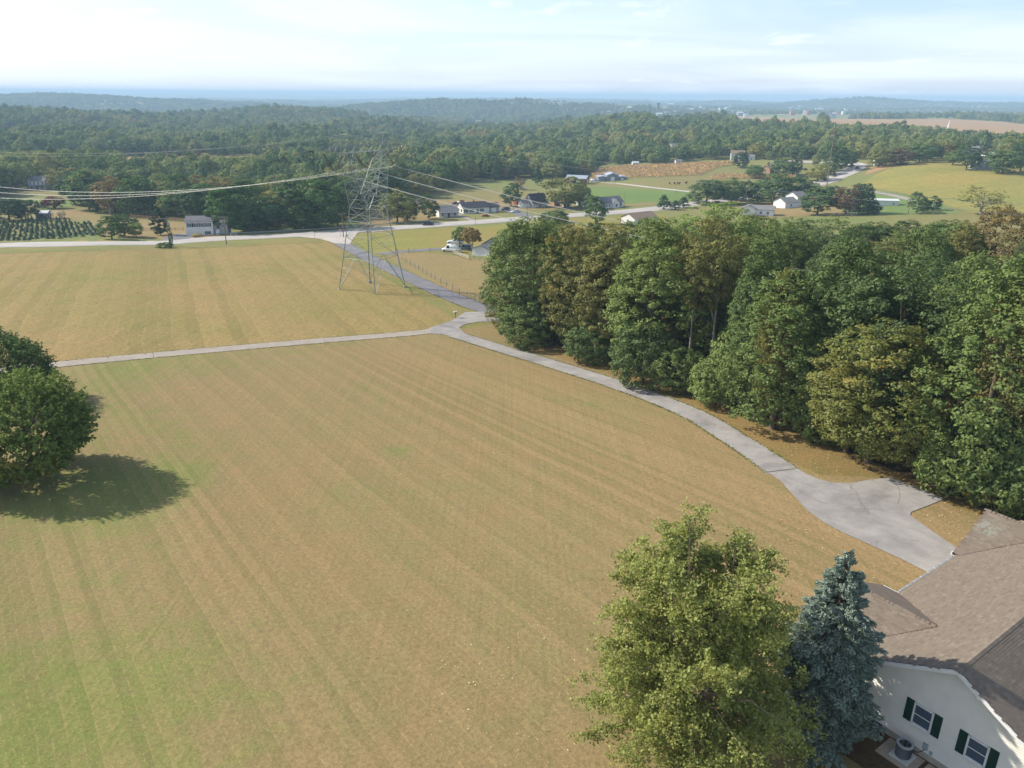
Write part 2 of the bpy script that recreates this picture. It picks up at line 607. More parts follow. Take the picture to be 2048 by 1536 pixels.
def paving(name, c0, c1, crack=0.0, scale=0.5, fine=9.0, rough=0.9, joints=0.0, stain='#55534f'):
    t = NT(name)
    p = t.coord('pos')
    n = t.noise(p, scale, 5.0, 0.65, 0.3)
    f = t.noise(p, fine, 3.0, 0.75)
    c = t.mix(t.rng(n, 0.32, 0.68), c0, c1)
    c = t.mix(t.rng(f, 0.40, 0.75, 0.0, 0.30), c, tuple(x * 0.6 for x in lin(c0)))
    s = t.noise(p, scale * 0.35, 4.0, 0.6, 1.2)
    c = t.mix(t.rng(s, 0.52, 0.68, 0.0, 0.45), c, stain)
    if crack:
        q = t.coord('pos', scale=(1, 1, 0.01))
        w = t.node('ShaderNodeTexNoise', i_Scale=0.5, i_Detail=3.0); t.link(q, w.inputs['Vector'])
        va = t.node('ShaderNodeVectorMath', operation='ADD'); t.link(q, va.inputs[0]); t.link(w.outputs['Color'], va.inputs[1])
        v = t.node('ShaderNodeTexVoronoi', feature='DISTANCE_TO_EDGE', i_Scale=crack); t.link(va.outputs[0], v.inputs['Vector'])
        m = t.noise(p, 0.12, 2.0)
        k = t.math('MULTIPLY', t.rng(v.outputs['Distance'], 0.007, 0.0, 0.0, 0.75), t.rng(m, 0.50, 0.57))
        c = t.mix(t.math('MULTIPLY', k, 0.8), c, '#2c2b29')
    t.base(c)
    t.b.inputs['Roughness'].default_value = rough
    t.bump(f, 0.25, 0.01)
    return t.m


M_drive = paving('old_asphalt', '#85817d', '#a09b95', crack=0.22, scale=0.35, fine=7.0)
M_lane = paving('lane_asphalt', '#6b6a6c', '#7d7b7c', scale=0.3, fine=6.0)
M_conc = paving('lane_concrete', '#8f8679', '#a0968a', scale=0.5, fine=7.0, stain='#857a6a')
M_road = paving('road_asphalt', '#a5a09b', '#b5afa9', scale=0.06, fine=2.0, stain='#7a7672')
M_shoulder = paving('road_shoulder', '#a89f95', '#b9b0a4', scale=0.1, fine=2.0, stain='#8d8478')
M_line = plain('road_paint', '#d8d6cc', 0.7, vary=0.25, scale=0.8, coord='pos')
M_yline = plain('yellow_road_paint', '#c9a63c', 0.7, vary=0.25, scale=0.8, coord='pos')

# ---------------------------------------------------------------- ground sheet: fine in the view, coarser elsewhere
azs = np.unique(np.r_[np.arange(-180, -46, 4.0), np.arange(-46, 46.01, 0.28), np.arange(48, 180.1, 4.0)])
rs = np.r_[np.geomspace(3, 12, 8)[:-1], np.geomspace(12, 24000, 430)]
AZ, RR = np.meshgrid(np.radians(azs), rs)
GX, GY = RR * np.sin(AZ), RR * np.cos(AZ)
GZ = terrain(GX, GY)
na, nr = len(azs), len(rs)
V = np.stack([GX, GY, GZ], -1).reshape(-1, 3)
idx = np.arange(nr * na).reshape(nr, na)
Qd = np.stack([idx[:-1, :-1], idx[:-1, 1:], idx[1:, 1:], idx[1:, :-1]], -1).reshape(-1, 4)[:, ::-1]
V = np.r_[V, [[0, 0, tz(0, 0)]]]
me = np_mesh('ground', V, Qd, M_country, smooth=True)
ground = link('ground', me, kind='structure', label='rolling open country reaching to the hazy horizon')
# centre fan
fan = MB()
ring = [V[idx[0, j]] for j in range(na)]
fan.add(ring + [V[-1]], [(j, na, j + 1) for j in range(na - 1)])
fo = fan.build('ground_under_camera', M_lawn, kind='structure')


def lift(x, y):
    return 0.005 + 0.00013 * np.hypot(x, y)


def sheet(name, poly, mat, layer=1, step=None, kind='structure', label=None, px=True, extra=0.0):
    """flat ground cover draped on the terrain; poly in photograph pixels (px) or plan metres"""
    P = [tuple(G(*q))[:2] for q in poly] if px else [tuple(q) for q in poly]
    c = np.mean(np.array(P), 0)
    R0 = float(np.min(np.hypot(*np.array(P).T)))
    st = step or max(2.0, R0 * 0.022)
    # refine the outline
    B = []
    for i in range(len(P)):
        a, b = np.array(P[i]), np.array(P[(i + 1) % len(P)])
        n = max(1, int(np.hypot(*(b - a)) / st))
        B += [tuple(a + (b - a) * k / n) for k in range(n)]
    B = np.array(B)
    x0, y0 = B.min(0); x1, y1 = B.max(0)
    gx, gy = np.meshgrid(np.arange(x0, x1, st), np.arange(y0, y1, st))
    gx = gx + (np.arange(gx.shape[0]) % 2)[:, None] * st * 0.5
    gx, gy = gx.ravel(), gy.ravel()
    ins = in_poly(gx, gy, B)
    gx, gy = gx[ins], gy[ins]
    if len(gx):
        d = np.min(np.hypot(gx[:, None] - B[None, :, 0], gy[:, None] - B[None, :, 1]), 1)
        gx, gy = gx[d > st * 0.4], gy[d > st * 0.4]
    pts = np.r_[B, np.c_[gx, gy]]
    r = delaunay_2d_cdt([Vector(q) for q in pts], [(i, (i + 1) % len(B)) for i in range(len(B))], [], 1, 1e-4)
    vv = np.array([tuple(q) for q in r[0]])
    zz = terrain(vv[:, 0], vv[:, 1]) + lift(vv[:, 0], vv[:, 1]) * layer + extra
    me = new_mesh(name, np.c_[vv, zz], r[2], mat, True)
    me.validate()
    for pl in me.polygons:
        pass
    bm = bmesh.new(); bm.from_mesh(me); bmesh.ops.recalc_face_normals(bm, faces=bm.faces)
    if sum(f.normal.z for f in bm.faces) < 0: bmesh.ops.reverse_faces(bm, faces=bm.faces)
    bm.to_mesh(me); bm.free()
    return link(name, me, kind=kind, label=label)


def smooth_line(pts, step):
    """Catmull-Rom through plan points, even steps"""
    P = [np.array(p[:2], float) for p in pts]
    P = [2 * P[0] - P[1]] + P + [2 * P[-1] - P[-2]]
    out = []
    for i in range(1, len(P) - 2):
        n = max(2, int(np.hypot(*(P[i + 1] - P[i])) / step))
        for k in range(n):
            s = k / n
            out.append(0.5 * ((2 * P[i]) + (-P[i - 1] + P[i + 1]) * s + (2 * P[i - 1] - 5 * P[i] + 4 * P[i + 1] - P[i + 2]) * s * s + (-P[i - 1] + 3 * P[i] - 3 * P[i + 1] + P[i + 2]) * s ** 3))
    out.append(P[-2])
    return np.array(out)


def strip(name, line, w, mat, layer=2, off=0.0, nx=4, kind='structure', label=None, wob=0.0, w_end=None):
    """road or path along a plan line, draped on the terrain"""
    d = np.gradient(line, axis=0); d /= np.linalg.norm(d, axis=1)[:, None] + 1e-9
    nrm = np.c_[-d[:, 1], d[:, 0]]
    n = len(line)
    ww = np.full(n, w) if w_end is None else np.linspace(w, w_end, n)
    wl_ = ww + wob * np.interp(np.arange(n), np.arange(0, n, 3), rng.normal(0, 1, len(np.arange(0, n, 3))))
    wr_ = ww + wob * np.interp(np.arange(n), np.arange(0, n, 3), rng.normal(0, 1, len(np.arange(0, n, 3))))
    rows = []
    for k in range(nx + 1):
        s = k / nx * 2 - 1
        o = off + np.where(s < 0, s * wl_ * 0.5, s * wr_ * 0.5)
        rows.append(line + nrm * o[:, None])
    A = np.stack(rows, 1)
    zz = terrain(A[..., 0], A[..., 1]) + lift(A[..., 0], A[..., 1]) * layer
    V = np.concatenate([A, zz[..., None]], -1).reshape(-1, 3)
    ix = np.arange(n * (nx + 1)).reshape(n, nx + 1)
    q = np.stack([ix[:-1, :-1], ix[1:, :-1], ix[1:, 1:], ix[:-1, 1:]], -1).reshape(-1, 4)[:, ::-1]
    return link(name, np_mesh(name, V, q, mat, True), kind=kind, label=label)


# main road and lanes (centre lines found on the terrain)
road_px = [(-420, 512), (-200, 503), (0, 491), (200, 487), (400, 480), (560, 472), (640, 467), (760, 458), (860, 451), (960, 444), (1080, 435), (1200, 427), (1310, 418)]
road_pl = [tuple(G(*p))[:2] for p in road_px]
far_pl = [tuple(G(*p))[:2] for p in [(1618, 372), (1668, 356), (1704, 340)]]
e = np.array(far_pl[-1]); dv = e - np.array(far_pl[-2]); dv /= np.hypot(*dv)
nv_ = np.array([-dv[1], dv[0]])
far_pl += [tuple(e + dv * 26 + nv_ * 6), tuple(e + dv * 44 + nv_ * 22), tuple(e + dv * 50 + nv_ * 50), tuple(e + dv * 52 + nv_ * 75)]
ROAD = smooth_line(road_pl + far_pl, 3.0)
strip('road_shoulder', ROAD, 14.5, M_shoulder, 2, nx=6, label='pale gravelly shoulders of the main road')
strip('main_road', ROAD, 10.5, M_road, 3, nx=6, label='pale grey main road crossing the valley')
for off in (-4.6, 4.6):
    strip('edge_line', ROAD, 0.22, M_line, 4, off=off, nx=1)
for off in (-0.25, 0.25):
    strip('centre_line', ROAD, 0.18, M_yline, 4, off=off, nx=1)

lane_pl = [tuple(G(*p))[:2] for p in [(648, 470), (690, 491), (745, 520), (820, 556), (890, 588), (950, 612), (1010, 629), (1080, 646)]]
LANE = smooth_line(lane_pl, 2.0)
strip('access_lane', LANE, 5.2, M_lane, 2.6, nx=5, wob=0.08, label='dark asphalt lane from the main road to the driveways')
sheet('lane_mouth', [(596, 474), (640, 478), (668, 487), (700, 489), (706, 478), (716, 466), (690, 462), (640, 466)], M_shoulder, 2.8)
drive_pl = [tuple(G(*p))[:2] for p in [(950, 634), (905, 652), (912, 670), (990, 694), (1100, 727), (1250, 775), (1380, 826), (1470, 879), (1530, 918), (1568, 945)]]
DRIVE = smooth_line(drive_pl[2:], 1.2)
strip('driveway', DRIVE, 3.4, M_drive, 3, nx=5, wob=0.16, label='long grey asphalt driveway curving to the brick-brown roofed house'.replace('brick-brown', 'brown'))
sheet('driveway_junction', [(858, 657), (905, 641), (930, 625), (965, 624), (1005, 634), (1040, 642), (1010, 645), (955, 644), (928, 650), (918, 656), (930, 668), (965, 683), (955, 690), (915, 676), (885, 669), (862, 668)], M_drive, 3.6, step=2.0)
conc_pl = [tuple(G(*p))[:2] for p in [(-330, 772), (-100, 751), (60, 735), (250, 716), (450, 698), (650, 681), (800, 669), (868, 662)]]
CONC = smooth_line(conc_pl, 2.0)
strip('concrete_lane', CONC, 3.4, M_conc, 2.6, nx=4, wob=0.05, label='pale straight concrete lane dividing lawn and meadow')
# joints across the concrete lane
for k in range(6, len(CONC) - 2, 4):
    d = CONC[k + 1] - CONC[k]; d /= np.hypot(*d); nn = np.array([-d[1], d[0]])
    if random.random() < 0.25:
        strip('lane_joint', np.array([CONC[k] - nn * 1.6, CONC[k], CONC[k] + nn * 1.6]), 0.05, plain('joint_tar', '#4c4843', 0.9), 3.4, nx=1)
sheet('parking_pad', [(1530, 941), (1552, 930), (1592, 938), (1616, 950), (1640, 960), (1668, 966), (1700, 967), (1735, 961), (1780, 956), (1835, 976), (1890, 998), (1856, 1012), (1822, 1025), (1820, 1031), (1832, 1041), (1925, 1105), (1985, 1140), (1900, 1170), (1858, 1147), (1800, 1118), (1750, 1095), (1690, 1068), (1650, 1047), (1615, 1022), (1585, 990), (1560, 962)],
      M_drive, 4.2, step=1.2, label='grey asphalt parking pad in front of the house')
# tar-sealed crack where pad meets driveway
sheet('tar_joint', [(1532, 945), (1590, 938), (1590, 939), (1532, 946.3)], plain('joint_tar', '#4c4843', 0.9), 5.2, step=0.6)

# old tar-filled cracks on driveway and pad
crr = random.Random(21)
M_tar = plain('crack_filler', '#67635e', 0.9)
for k in (14, 27, 33, 44, 58, 66, 71, 79, 84, 88):
    if k >= len(DRIVE) - 2: continue
    d = DRIVE[k + 1] - DRIVE[k]; d /= np.hypot(*d); nn = np.array([-d[1], d[0]])
    strip('tar_crack', np.array([DRIVE[k] + nn * (-1.6 + 3.2 * j / 7) + d * crr.uniform(-.22, .22) for j in range(8)]), crr.uniform(.02, .035), M_tar, 3.9, nx=1)
for pts_ in ([(1560, 948), (1590, 962), (1622, 972), (1650, 990)], [(1700, 970), (1716, 990), (1722, 1012), (1745, 1040)], [(1600, 985), (1640, 1004), (1690, 1010)], [(1770, 1060), (1800, 1078), (1838, 1082)], [(1785, 960), (1800, 985), (1795, 1008)]):
    strip('tar_crack', smooth_line([tuple(G(*q))[:2] for q in pts_], .5) + rng.normal(0, .05, (len(smooth_line([tuple(G(*q))[:2] for q in pts_], .5)), 2)), .022, M_tar, 5.0, nx=1)

# grass and fields
sheet('valley_grass', [(-500, 505), (-300, 395), (0, 330), (400, 320), (900, 330), (1300, 322), (1600, 300), (2000, 300), (2500, 350), (2600, 450), (2200, 520), (1500, 480), (1000, 450), (640, 474), (0, 498)], M_pasture, 0.55, step=9)
sheet('near_grass', [(450, 488), (700, 470), (1000, 452), (1350, 430), (1350, 500), (1120, 560), (1130, 720), (900, 690), (700, 690), (600, 560)], M_verge, 0.6, step=4)
sheet('lawn', [(-600, 800), (-100, 757), (60, 740), (250, 721), (450, 702), (650, 686), (800, 673), (870, 665), (1050, 640), (1200, 690), (1400, 770), (1600, 840), (1800, 925), (2100, 1050), (2600, 1250), (3200, 1536), (2400, 1900), (1500, 2100), (600, 2100), (-500, 1900), (-1000, 1300)], M_lawn, 1, step=2.6, label='dry brown mown lawn with pale mowing stripes')
sheet('meadow', [(-600, 795), (-330, 768), (60, 733), (450, 696), (800, 667), (868, 660), (925, 630), (880, 590), (810, 557), (735, 520), (680, 491), (640, 480), (560, 481), (400, 489), (200, 496), (0, 500), (-420, 522), (-900, 600)], M_meadow, 1, step=3.5, label='uncut yellow green meadow between concrete lane and road')
sheet('lane_verge', [(925, 632), (880, 597), (800, 560), (725, 522), (672, 494), (700, 520), (780, 562), (860, 606), (905, 636)], M_verge, 1.7)
sheet('road_verge', [(-300, 514), (0, 499), (200, 495), (400, 488), (560, 480), (640, 478), (645, 486), (560, 489), (400, 497), (200, 503), (0, 508), (-300, 520)], M_verge, 1.7)
sheet('paddock', [(800, 505), (860, 506), (930, 514), (985, 524), (1060, 545), (1090, 640), (1020, 628), (960, 609), (900, 585), (840, 555), (800, 532), (775, 512)], M_yard, 1.5, label='fenced dry paddock beside the asphalt lane')
sheet('mown_plot', [(690, 480), (720, 468), (860, 458), (960, 452), (1080, 443), (1200, 436), (1330, 428), (1330, 470), (1060, 520), (985, 516), (930, 506), (880, 498), (790, 504), (745, 512)], M_plot, 1.3, label='striped mown grass plot below the main road')
drv2 = smooth_line([tuple(G(*p))[:2] for p in [(760, 508), (800, 504), (850, 500), (900, 497), (950, 500), (985, 508)]], 2.0)
strip('side_driveway', drv2, 4.6, M_lane, 2.4, nx=3, label='asphalt driveway from the lane to the grey roofed house')
sheet('forest_floor', [(985, 610), (1000, 645), (1050, 668), (1250, 735), (1400, 795), (1600, 862), (1750, 925), (1860, 972), (2100, 1060), (2700, 1250), (3000, 900), (2300, 560), (1900, 480), (1400, 470), (1090, 500)], M_litter, 1.9, step=3.0, label='leaf litter under the wood')
sheet('wood_edge', [(1010, 655), (1060, 668), (1250, 728), (1400, 783), (1600, 850), (1750, 912), (1860, 960), (2100, 1045), (2100, 1085), (1900, 1010), (1780, 955), (1640, 950), (1560, 915), (1470, 855), (1330, 785), (1180, 735), (1040, 685)], M_dryedge, 1.6, step=2.0)
sheet('yard_north', [(700, 470), (760, 452), (860, 440), (905, 428), (1000, 424), (1100, 420), (1310, 409), (1310, 400), (1150, 398), (1000, 398), (900, 400), (820, 395), (740, 425)], M_yard, 1.4, label='dry brown front yards beyond the road')
sheet('back_field', [(905, 400), (1000, 398), (1150, 400), (1180, 395), (1180, 368), (1120, 362), (1010, 362), (940, 370), (870, 385)], M_pasture, 1.3)
sheet('green_pasture', [(1150, 414), (1320, 404), (1400, 398), (1380, 384), (1250, 376), (1170, 372), (1150, 385)], M_green, 1.5, label='bright green pasture behind the roadside houses')
sheet('upper_pasture', [(1170, 372), (1250, 376), (1380, 386), (1480, 380), (1500, 362), (1440, 352), (1300, 357), (1235, 360), (1180, 364)], M_pasture, 1.4)
sheet('stubble_field', [(1420, 352), (1510, 350), (1560, 330), (1500, 322), (1440, 330)], M_pasture, 1.45)
sheet('soy_field', [(1715, 372), (1750, 350), (1790, 333), (1860, 324), (1950, 327), (2060, 345), (2300, 372), (2350, 430), (2060, 445), (1940, 425), (1880, 405), (1800, 386)], M_crop, 1.4, step=6, label='wide yellow green bean field on the right hillside')
sheet('shed_yard', [(1720, 380), (1800, 388), (1880, 407), (1920, 428), (1700, 432), (1690, 405)], M_green, 1.3)
sheet('bank', [(1730, 350), (1770, 338), (1800, 333), (1770, 330), (1740, 335)], M_stubble, 1.6)
sheet('village_yard', [(1480, 440), (1600, 432), (1700, 430), (1640, 395), (1540, 400), (1480, 415)], M_yard, 1.35)
sheet('tree_farm_ground', [(-120, 470), (0, 440), (70, 436), (180, 441), (205, 472), (120, 480), (-50, 488)], M_pasture, 1.4)
sheet('left_yard', [(70, 436), (110, 418), (150, 420), (200, 432), (300, 440), (370, 445), (440, 460), (445, 476), (300, 478), (205, 473), (180, 441)], M_yard, 1.3, label='brown grass yard left of the white raised house')
sheet('pale_field', [(85, 424), (70, 402), (140, 400), (150, 412), (110, 418)], M_green, 1.5)
sheet('brown_clearing', [(60, 345), (230, 342), (420, 346), (560, 344), (560, 318), (420, 312), (230, 312), (90, 314)], M_stubble, 1.3, label='brown field among the woods')
sheet('pale_clearing', [(-80, 268), (110, 263), (125, 284), (-80, 296)], M_pasture, 1.3)
sheet('tan_clearing', [(660, 312), (730, 306), (745, 332), (670, 338)], M_stubble, 1.3)
sheet('far_clearing', [(905, 258), (950, 241), (1002, 246), (1000, 262), (950, 264)], M_stubble, 1.3)
sheet('tan_field', [(1400, 240), (1470, 233), (1560, 236), (1640, 240), (1640, 262), (1500, 260)], M_stubble, 1.3)
sheet('wide_tan_field', [(1640, 238), (1760, 240), (1880, 238), (1960, 242), (2060, 250), (2200, 262), (2060, 284), (1900, 280), (1780, 276), (1660, 266)], M_stubble, 1.3, label='wide tan harvested field on the far right')
yard_drive = smooth_line([tuple(G(*p))[:2] for p in [(1065, 437), (1040, 428), (1005, 417)]], 2.0)
strip('side_driveway', yard_drive, 7.0, M_lane, 2.4, nx=3)
house_drive = smooth_line([tuple(G(*p))[:2] for p in [(345, 485), (360, 474), (380, 468)]], 2.0)
strip('side_driveway', house_drive, 9.0, M_lane, 2.4, nx=3)
walk = smooth_line([tuple(G(*p))[:2] for p in [(945, 441), (925, 434), (912, 428)]], 2.0)
strip('front_walk', walk, 3.0, M_conc, 2.4, nx=2)
farm_track = smooth_line([tuple(G(*p))[:2] for p in [(1205, 365), (1240, 368), (1300, 375), (1380, 384)]], 3.0)
strip('farm_track', farm_track, 4.0, M_shoulder, 2.2, nx=2)
shed_track = smooth_line([tuple(G(*p))[:2] for p in [(1700, 380), (1740, 383), (1780, 390), (1830, 402)]], 3.0)
strip('shed_driveway', shed_track, 4.5, M_conc, 2.2, nx=2)

# ================================================================ TREES
ORD = ['first', 'second', 'third', 'fourth', 'fifth', 'sixth', 'seventh', 'eighth', 'ninth', 'tenth', 'eleventh', 'twelfth']


def ordinal(n):
    return ORD[n - 1] if n <= 12 else '%d%s' % (n, {1: 'st', 2: 'nd', 3: 'rd'}.get(n % 10 if n % 100 not in (11, 12, 13) else 0, 'th'))


def leaf_mat(name, instanced=None, var=0.42, trans=0.22, clump=0.35, warm=0.0, warmcol='#a08a38'):
    """foliage; the hue comes from the object's own colour (or, for instanced woods, from each tree's random number)"""
    t = NT(name)
    geo = t.node('ShaderNodeNewGeometry')
    oi = t.node('ShaderNodeObjectInfo')
    isl = geo.outputs['Random Per Island']
    if instanced:
        ln_ = t.node('ShaderNodeTexNoise', i_Scale=0.006, i_Detail=2.0); t.link(oi.outputs['Location'], ln_.inputs['Vector'])
        col = t.ramp(t.math('ADD', t.math('MULTIPLY', oi.outputs['Random'], 0.62), t.rng(ln_.outputs['Fac'], 0.33, 0.67, 0.0, 0.38)), instanced)
    else:
        col = oi.outputs['Color']
    v = t.coord('obj')
    n = t.noise(v, clump, 2.0, 0.5)
    k = t.math('ADD', t.math('MULTIPLY', isl, var), t.math('MULTIPLY', n, var * 1.6))
    hs = t.node('ShaderNodeHueSaturation')
    t.link(t.rng(k, 0.2 * var, 2.2 * var, 1.0 - var, 1.0 + var), hs.inputs['Value'])
    hs.inputs['Saturation'].default_value = 1.0
    t.link(t.rng(isl, 0, 1, 0.485, 0.515), hs.inputs['Hue'])
    t.link(col, hs.inputs['Color'])
    c = hs.outputs[0]
    if warm:
        n2 = t.noise(v, clump * 0.6, 3.0, 0.6)
        c = t.mix(t.rng(n2, 0.55, 0.72, 0.0, warm), c, warmcol)
    tr = t.node('ShaderNodeBsdfTranslucent')
    df = t.node('ShaderNodeBsdfDiffuse')
    gl = t.node('ShaderNodeBsdfGlossy'); gl.inputs['Roughness'].default_value = 0.6; gl.inputs['Color'].default_value = (1, 1, 1, 1)
    t.link(c, df.inputs['Color']); t.link(c, tr.inputs['Color'])
    m1 = t.node('ShaderNodeMixShader'); m1.inputs[0].default_value = trans
    t.link(df.outputs[0], m1.inputs[1]); t.link(tr.outputs[0], m1.inputs[2])
    m2 = t.node('ShaderNodeMixShader'); m2.inputs[0].default_value = 0.015
    t.link(m1.outputs[0], m2.inputs[1]); t.link(gl.outputs[0], m2.inputs[2])
    t.link(m2.outputs[0], t.out.inputs['Surface'])
    t.n.remove(t.b)
    return t.m


M_leaf = leaf_mat('leaves')
M_leaf_warm = leaf_mat('leaves_turning', warm=0.6)
M_birch_leaf = leaf_mat('birch_leaves', var=0.4, trans=0.45, clump=0.5, warm=0.25, warmcol='#8f8238')
M_needle = leaf_mat('spruce_needles', var=0.34, trans=0.1, clump=1.2)
M_needle2 = leaf_mat('conifer_needles', var=0.3, trans=0.12, clump=0.6)
WOOD_RAMP = [(0.0, '#445a36'), (0.2, '#53693a'), (0.4, '#677941'), (0.58, '#788548'), (0.74, '#878e4f'), (0.9, '#979152'), (1.0, '#9c8046')]
M_leaf_far = leaf_mat('woodland_leaves', instanced=WOOD_RAMP, var=0.3, clump=0.2)
M_bark = plain('bark', '#6a5c4c', 0.95, vary=0.45, scale=2.5)
M_bark_pale = plain('pale_bark', '#9b9080', 0.9, vary=0.35, scale=2.0)
M_bark_birch = plain('birch_bark', '#b39a86', 0.85, vary=0.4, scale=3.0)
M_bark_spruce = plain('spruce_bark', '#54463a', 0.95, vary=0.4, scale=3.0)


def unit(v):
    return v / (np.linalg.norm(v, axis=-1, keepdims=True) + 1e-9)


def leaves(C, N, size, aspect=0.62, mat=None, name='crown', tang=None):
    """one small four-cornered leaf face at each point"""
    n = len(C)
    N = unit(N)
    T = rng.normal(size=(n, 3)) if tang is None else tang
    T = unit(T - N * np.sum(T * N, 1, keepdims=True))
    B = np.cross(N, T)
    s = np.asarray(size)[:, None] if np.ndim(size) else size
    V = np.stack([C - T * s * .5, C + B * s * aspect * .5 - T * s * .08, C + T * s * .5, C - B * s * aspect * .5 - T * s * .08], 1).reshape(-1, 3)
    Q = np.arange(4 * n).reshape(n, 4)
    return np_mesh(name, V, Q, mat)


def rdir(n):
    return unit(rng.normal(size=(n, 3)))


def crown_points(H, R, z0, nclump, per, prof='round', rough=0.22, flat=0.75, cs=0.34, lean=0.0, jit=0.45):
    """clumps of leaves over an uneven crown; returns points and outward normals"""
    zc, hz = (z0 + H) * 0.5, (H - z0) * 0.5
    d = rdir(nclump * 2)
    d = d[d[:, 2] > -0.9][:nclump]
    n = len(d)
    # uneven outline: a few big bulges
    bul = rdir(9); amp = rng.uniform(-rough, rough, 9)
    f = 1 + (np.exp(-((1 - d @ bul.T) / 0.25)) * amp).sum(1)
    rad = f * (0.55 + 0.45 * rng.random(n) ** 0.6)
    zz = d[:, 2]
    wid = np.ones(n)
    if prof == 'egg':
        wid = np.where(zz > 0, 1 - 0.30 * zz, 1 + 0.0 * zz)
    elif prof == 'cone':
        wid = np.clip(0.72 - 0.6 * zz, 0.08, 1.2)
    elif prof == 'vase':
        wid = 0.86 + 0.26 * zz
    elif prof == 'column':
        wid = np.full(n, 1.0)
    c = np.c_[d[:, 0] * R * rad * wid, d[:, 1] * R * rad * wid, zc + d[:, 2] * hz * rad]
    c[:, 0] += lean * (c[:, 2] - z0)
    cr = R * cs * rng.uniform(0.65, 1.25, n)
    C, N = [], []
    for i in range(n):
        e = rdir(per * 2)
        out = unit(np.array([[d[i, 0], d[i, 1], d[i, 2] + 0.45]]))
        e = e[(e @ out.T)[:, 0] > -0.35][:per]
        k = len(e)
        rr = cr[i] * (0.45 + 0.6 * rng.random(k) ** 0.5)
        pts = c[i] + e * rr[:, None] * np.array([1, 1, flat])
        C.append(pts)
        N.append(e + out * 0.5 + rng.normal(0, jit, (k, 3)) + np.array([0, 0, 0.35]))
    return np.concatenate(C), np.concatenate(N), c


def trunk_mb(H, R, z0, clumps, r0, nlimb=7, bend=0.03, seed=0, top=0.8):
    rr = random.Random(seed)
    mb = MB()
    pts, rad = [], []
    bx, by = rr.uniform(-bend, bend), rr.uniform(-bend, bend)
    for k in range(7):
        s = k / 6
        pts.append((bx * H * math.sin(s * 3), by * H * math.sin(s * 2.4), s * H * top - (0.4 if k == 0 else 0)))
        rad.append(r0 * (1.25 if k == 0 else 1) * (1 - 0.8 * s) + 0.02)
    mb.tube(pts, rad, 8)
    for k in range(nlimb):
        c = clumps[rr.randrange(len(clumps))]
        s = min(0.75, max(z0 * 0.8, c[2] - abs(c[0]) - abs(c[1]) * 0.5) / (H * top))
        i = max(1, min(5, int(s * 6)))
        a = Vector(pts[i]); b = Vector(c)
        m = a.lerp(b, 0.5) + Vector((0, 0, -0.06 * (b - a).length))
        mb.tube([a, m, b], [rad[i] * 0.6, rad[i] * 0.38, 0.03], 5)
    return mb


PROTO = {}


def make_proto(key, H, R, z0, nclump, per, leaf, prof='round', rough=0.22, r0=0.28, mat=None, bark=None, nlimb=7, cs=0.14, flat=0.62, **kw):
    C, N, cl = crown_points(H, R, z0, nclump, per, prof, rough, cs=cs, flat=flat, **kw)
    C[:, 2] = np.maximum(C[:, 2], 0.15)
    s = leaf * rng.uniform(0.65, 1.3, len(C))
    cm = leaves(C, N, s, mat=mat or M_leaf)
    tm = trunk_mb(H, R, z0, cl, r0, nlimb, seed=len(PROTO)).mesh('trunk', bark or M_bark, True)
    ext = float(np.percentile(np.hypot(C[:, 0], C[:, 1]), 97))
    top = float(np.percentile(C[:, 2], 99.7))
    PROTO[key] = (cm, tm, top, ext)


# broadleaf trees of the near wood (leaf sprays about 30 cm)
make_proto('oak_a', 18, 5.2, 1.6, 560, 42, 0.27, 'round', 0.30)
make_proto('oak_b', 19, 4.6, 1.2, 560, 42, 0.26, 'egg', 0.35)
make_proto('oak_c', 17, 5.6, 2.4, 560, 42, 0.28, 'vase', 0.30)
make_proto('oak_d', 20, 4.4, 0.4, 620, 40, 0.26, 'egg', 0.30)
make_proto('oak_w', 18, 5.0, 1.6, 560, 42, 0.27, 'round', 0.32, mat=M_leaf_warm)
make_proto('tall_open', 20, 4.2, 9.0, 240, 42, 0.26, 'vase', 0.35, r0=0.22, bark=M_bark_pale, nlimb=12, cs=0.16)
make_proto('shrub', 5, 3.0, 0.1, 260, 34, 0.21, 'round', 0.45, r0=0.10, cs=0.15)
make_proto('shrub_w', 6, 3.2, 0.1, 260, 34, 0.21, 'egg', 0.45, r0=0.10, mat=M_leaf_warm, cs=0.15)
# trees of the middle distance (sprays about 70 cm)
make_proto('mid_a', 14, 5.5, 1.0, 130, 40, 0.62, 'round', 0.30, nlimb=4, cs=.22)
make_proto('mid_b', 16, 5.0, 1.2, 130, 40, 0.62, 'egg', 0.32, nlimb=4, cs=.22)
make_proto('mid_c', 13, 6.0, 1.5, 130, 40, 0.64, 'vase', 0.30, nlimb=4, cs=.22)
make_proto('mid_w', 14, 5.5, 1.2, 130, 40, 0.62, 'round', 0.30, mat=M_leaf_warm, nlimb=4, cs=.22)
make_proto('mid_sparse', 14, 5.0, 3.0, 45, 26, 0.62, 'vase', 0.35, nlimb=12, bark=M_bark_pale, cs=0.28)
make_proto('mid_cone', 14, 4.2, 0.8, 70, 36, 0.70, 'cone', 0.12, r0=0.2, mat=M_needle2, bark=M_bark_spruce, cs=0.30)
make_proto('mid_column', 10, 2.4, 0.5, 50, 36, 0.60, 'egg', 0.15, r0=0.15, mat=M_needle2, bark=M_bark_spruce, cs=0.36)


make_proto('yard_maple', 8, 3.0, 3.2, 90, 40, 0.42, 'round', 0.25, r0=0.12, mat=M_leaf_warm, nlimb=6, cs=.24)


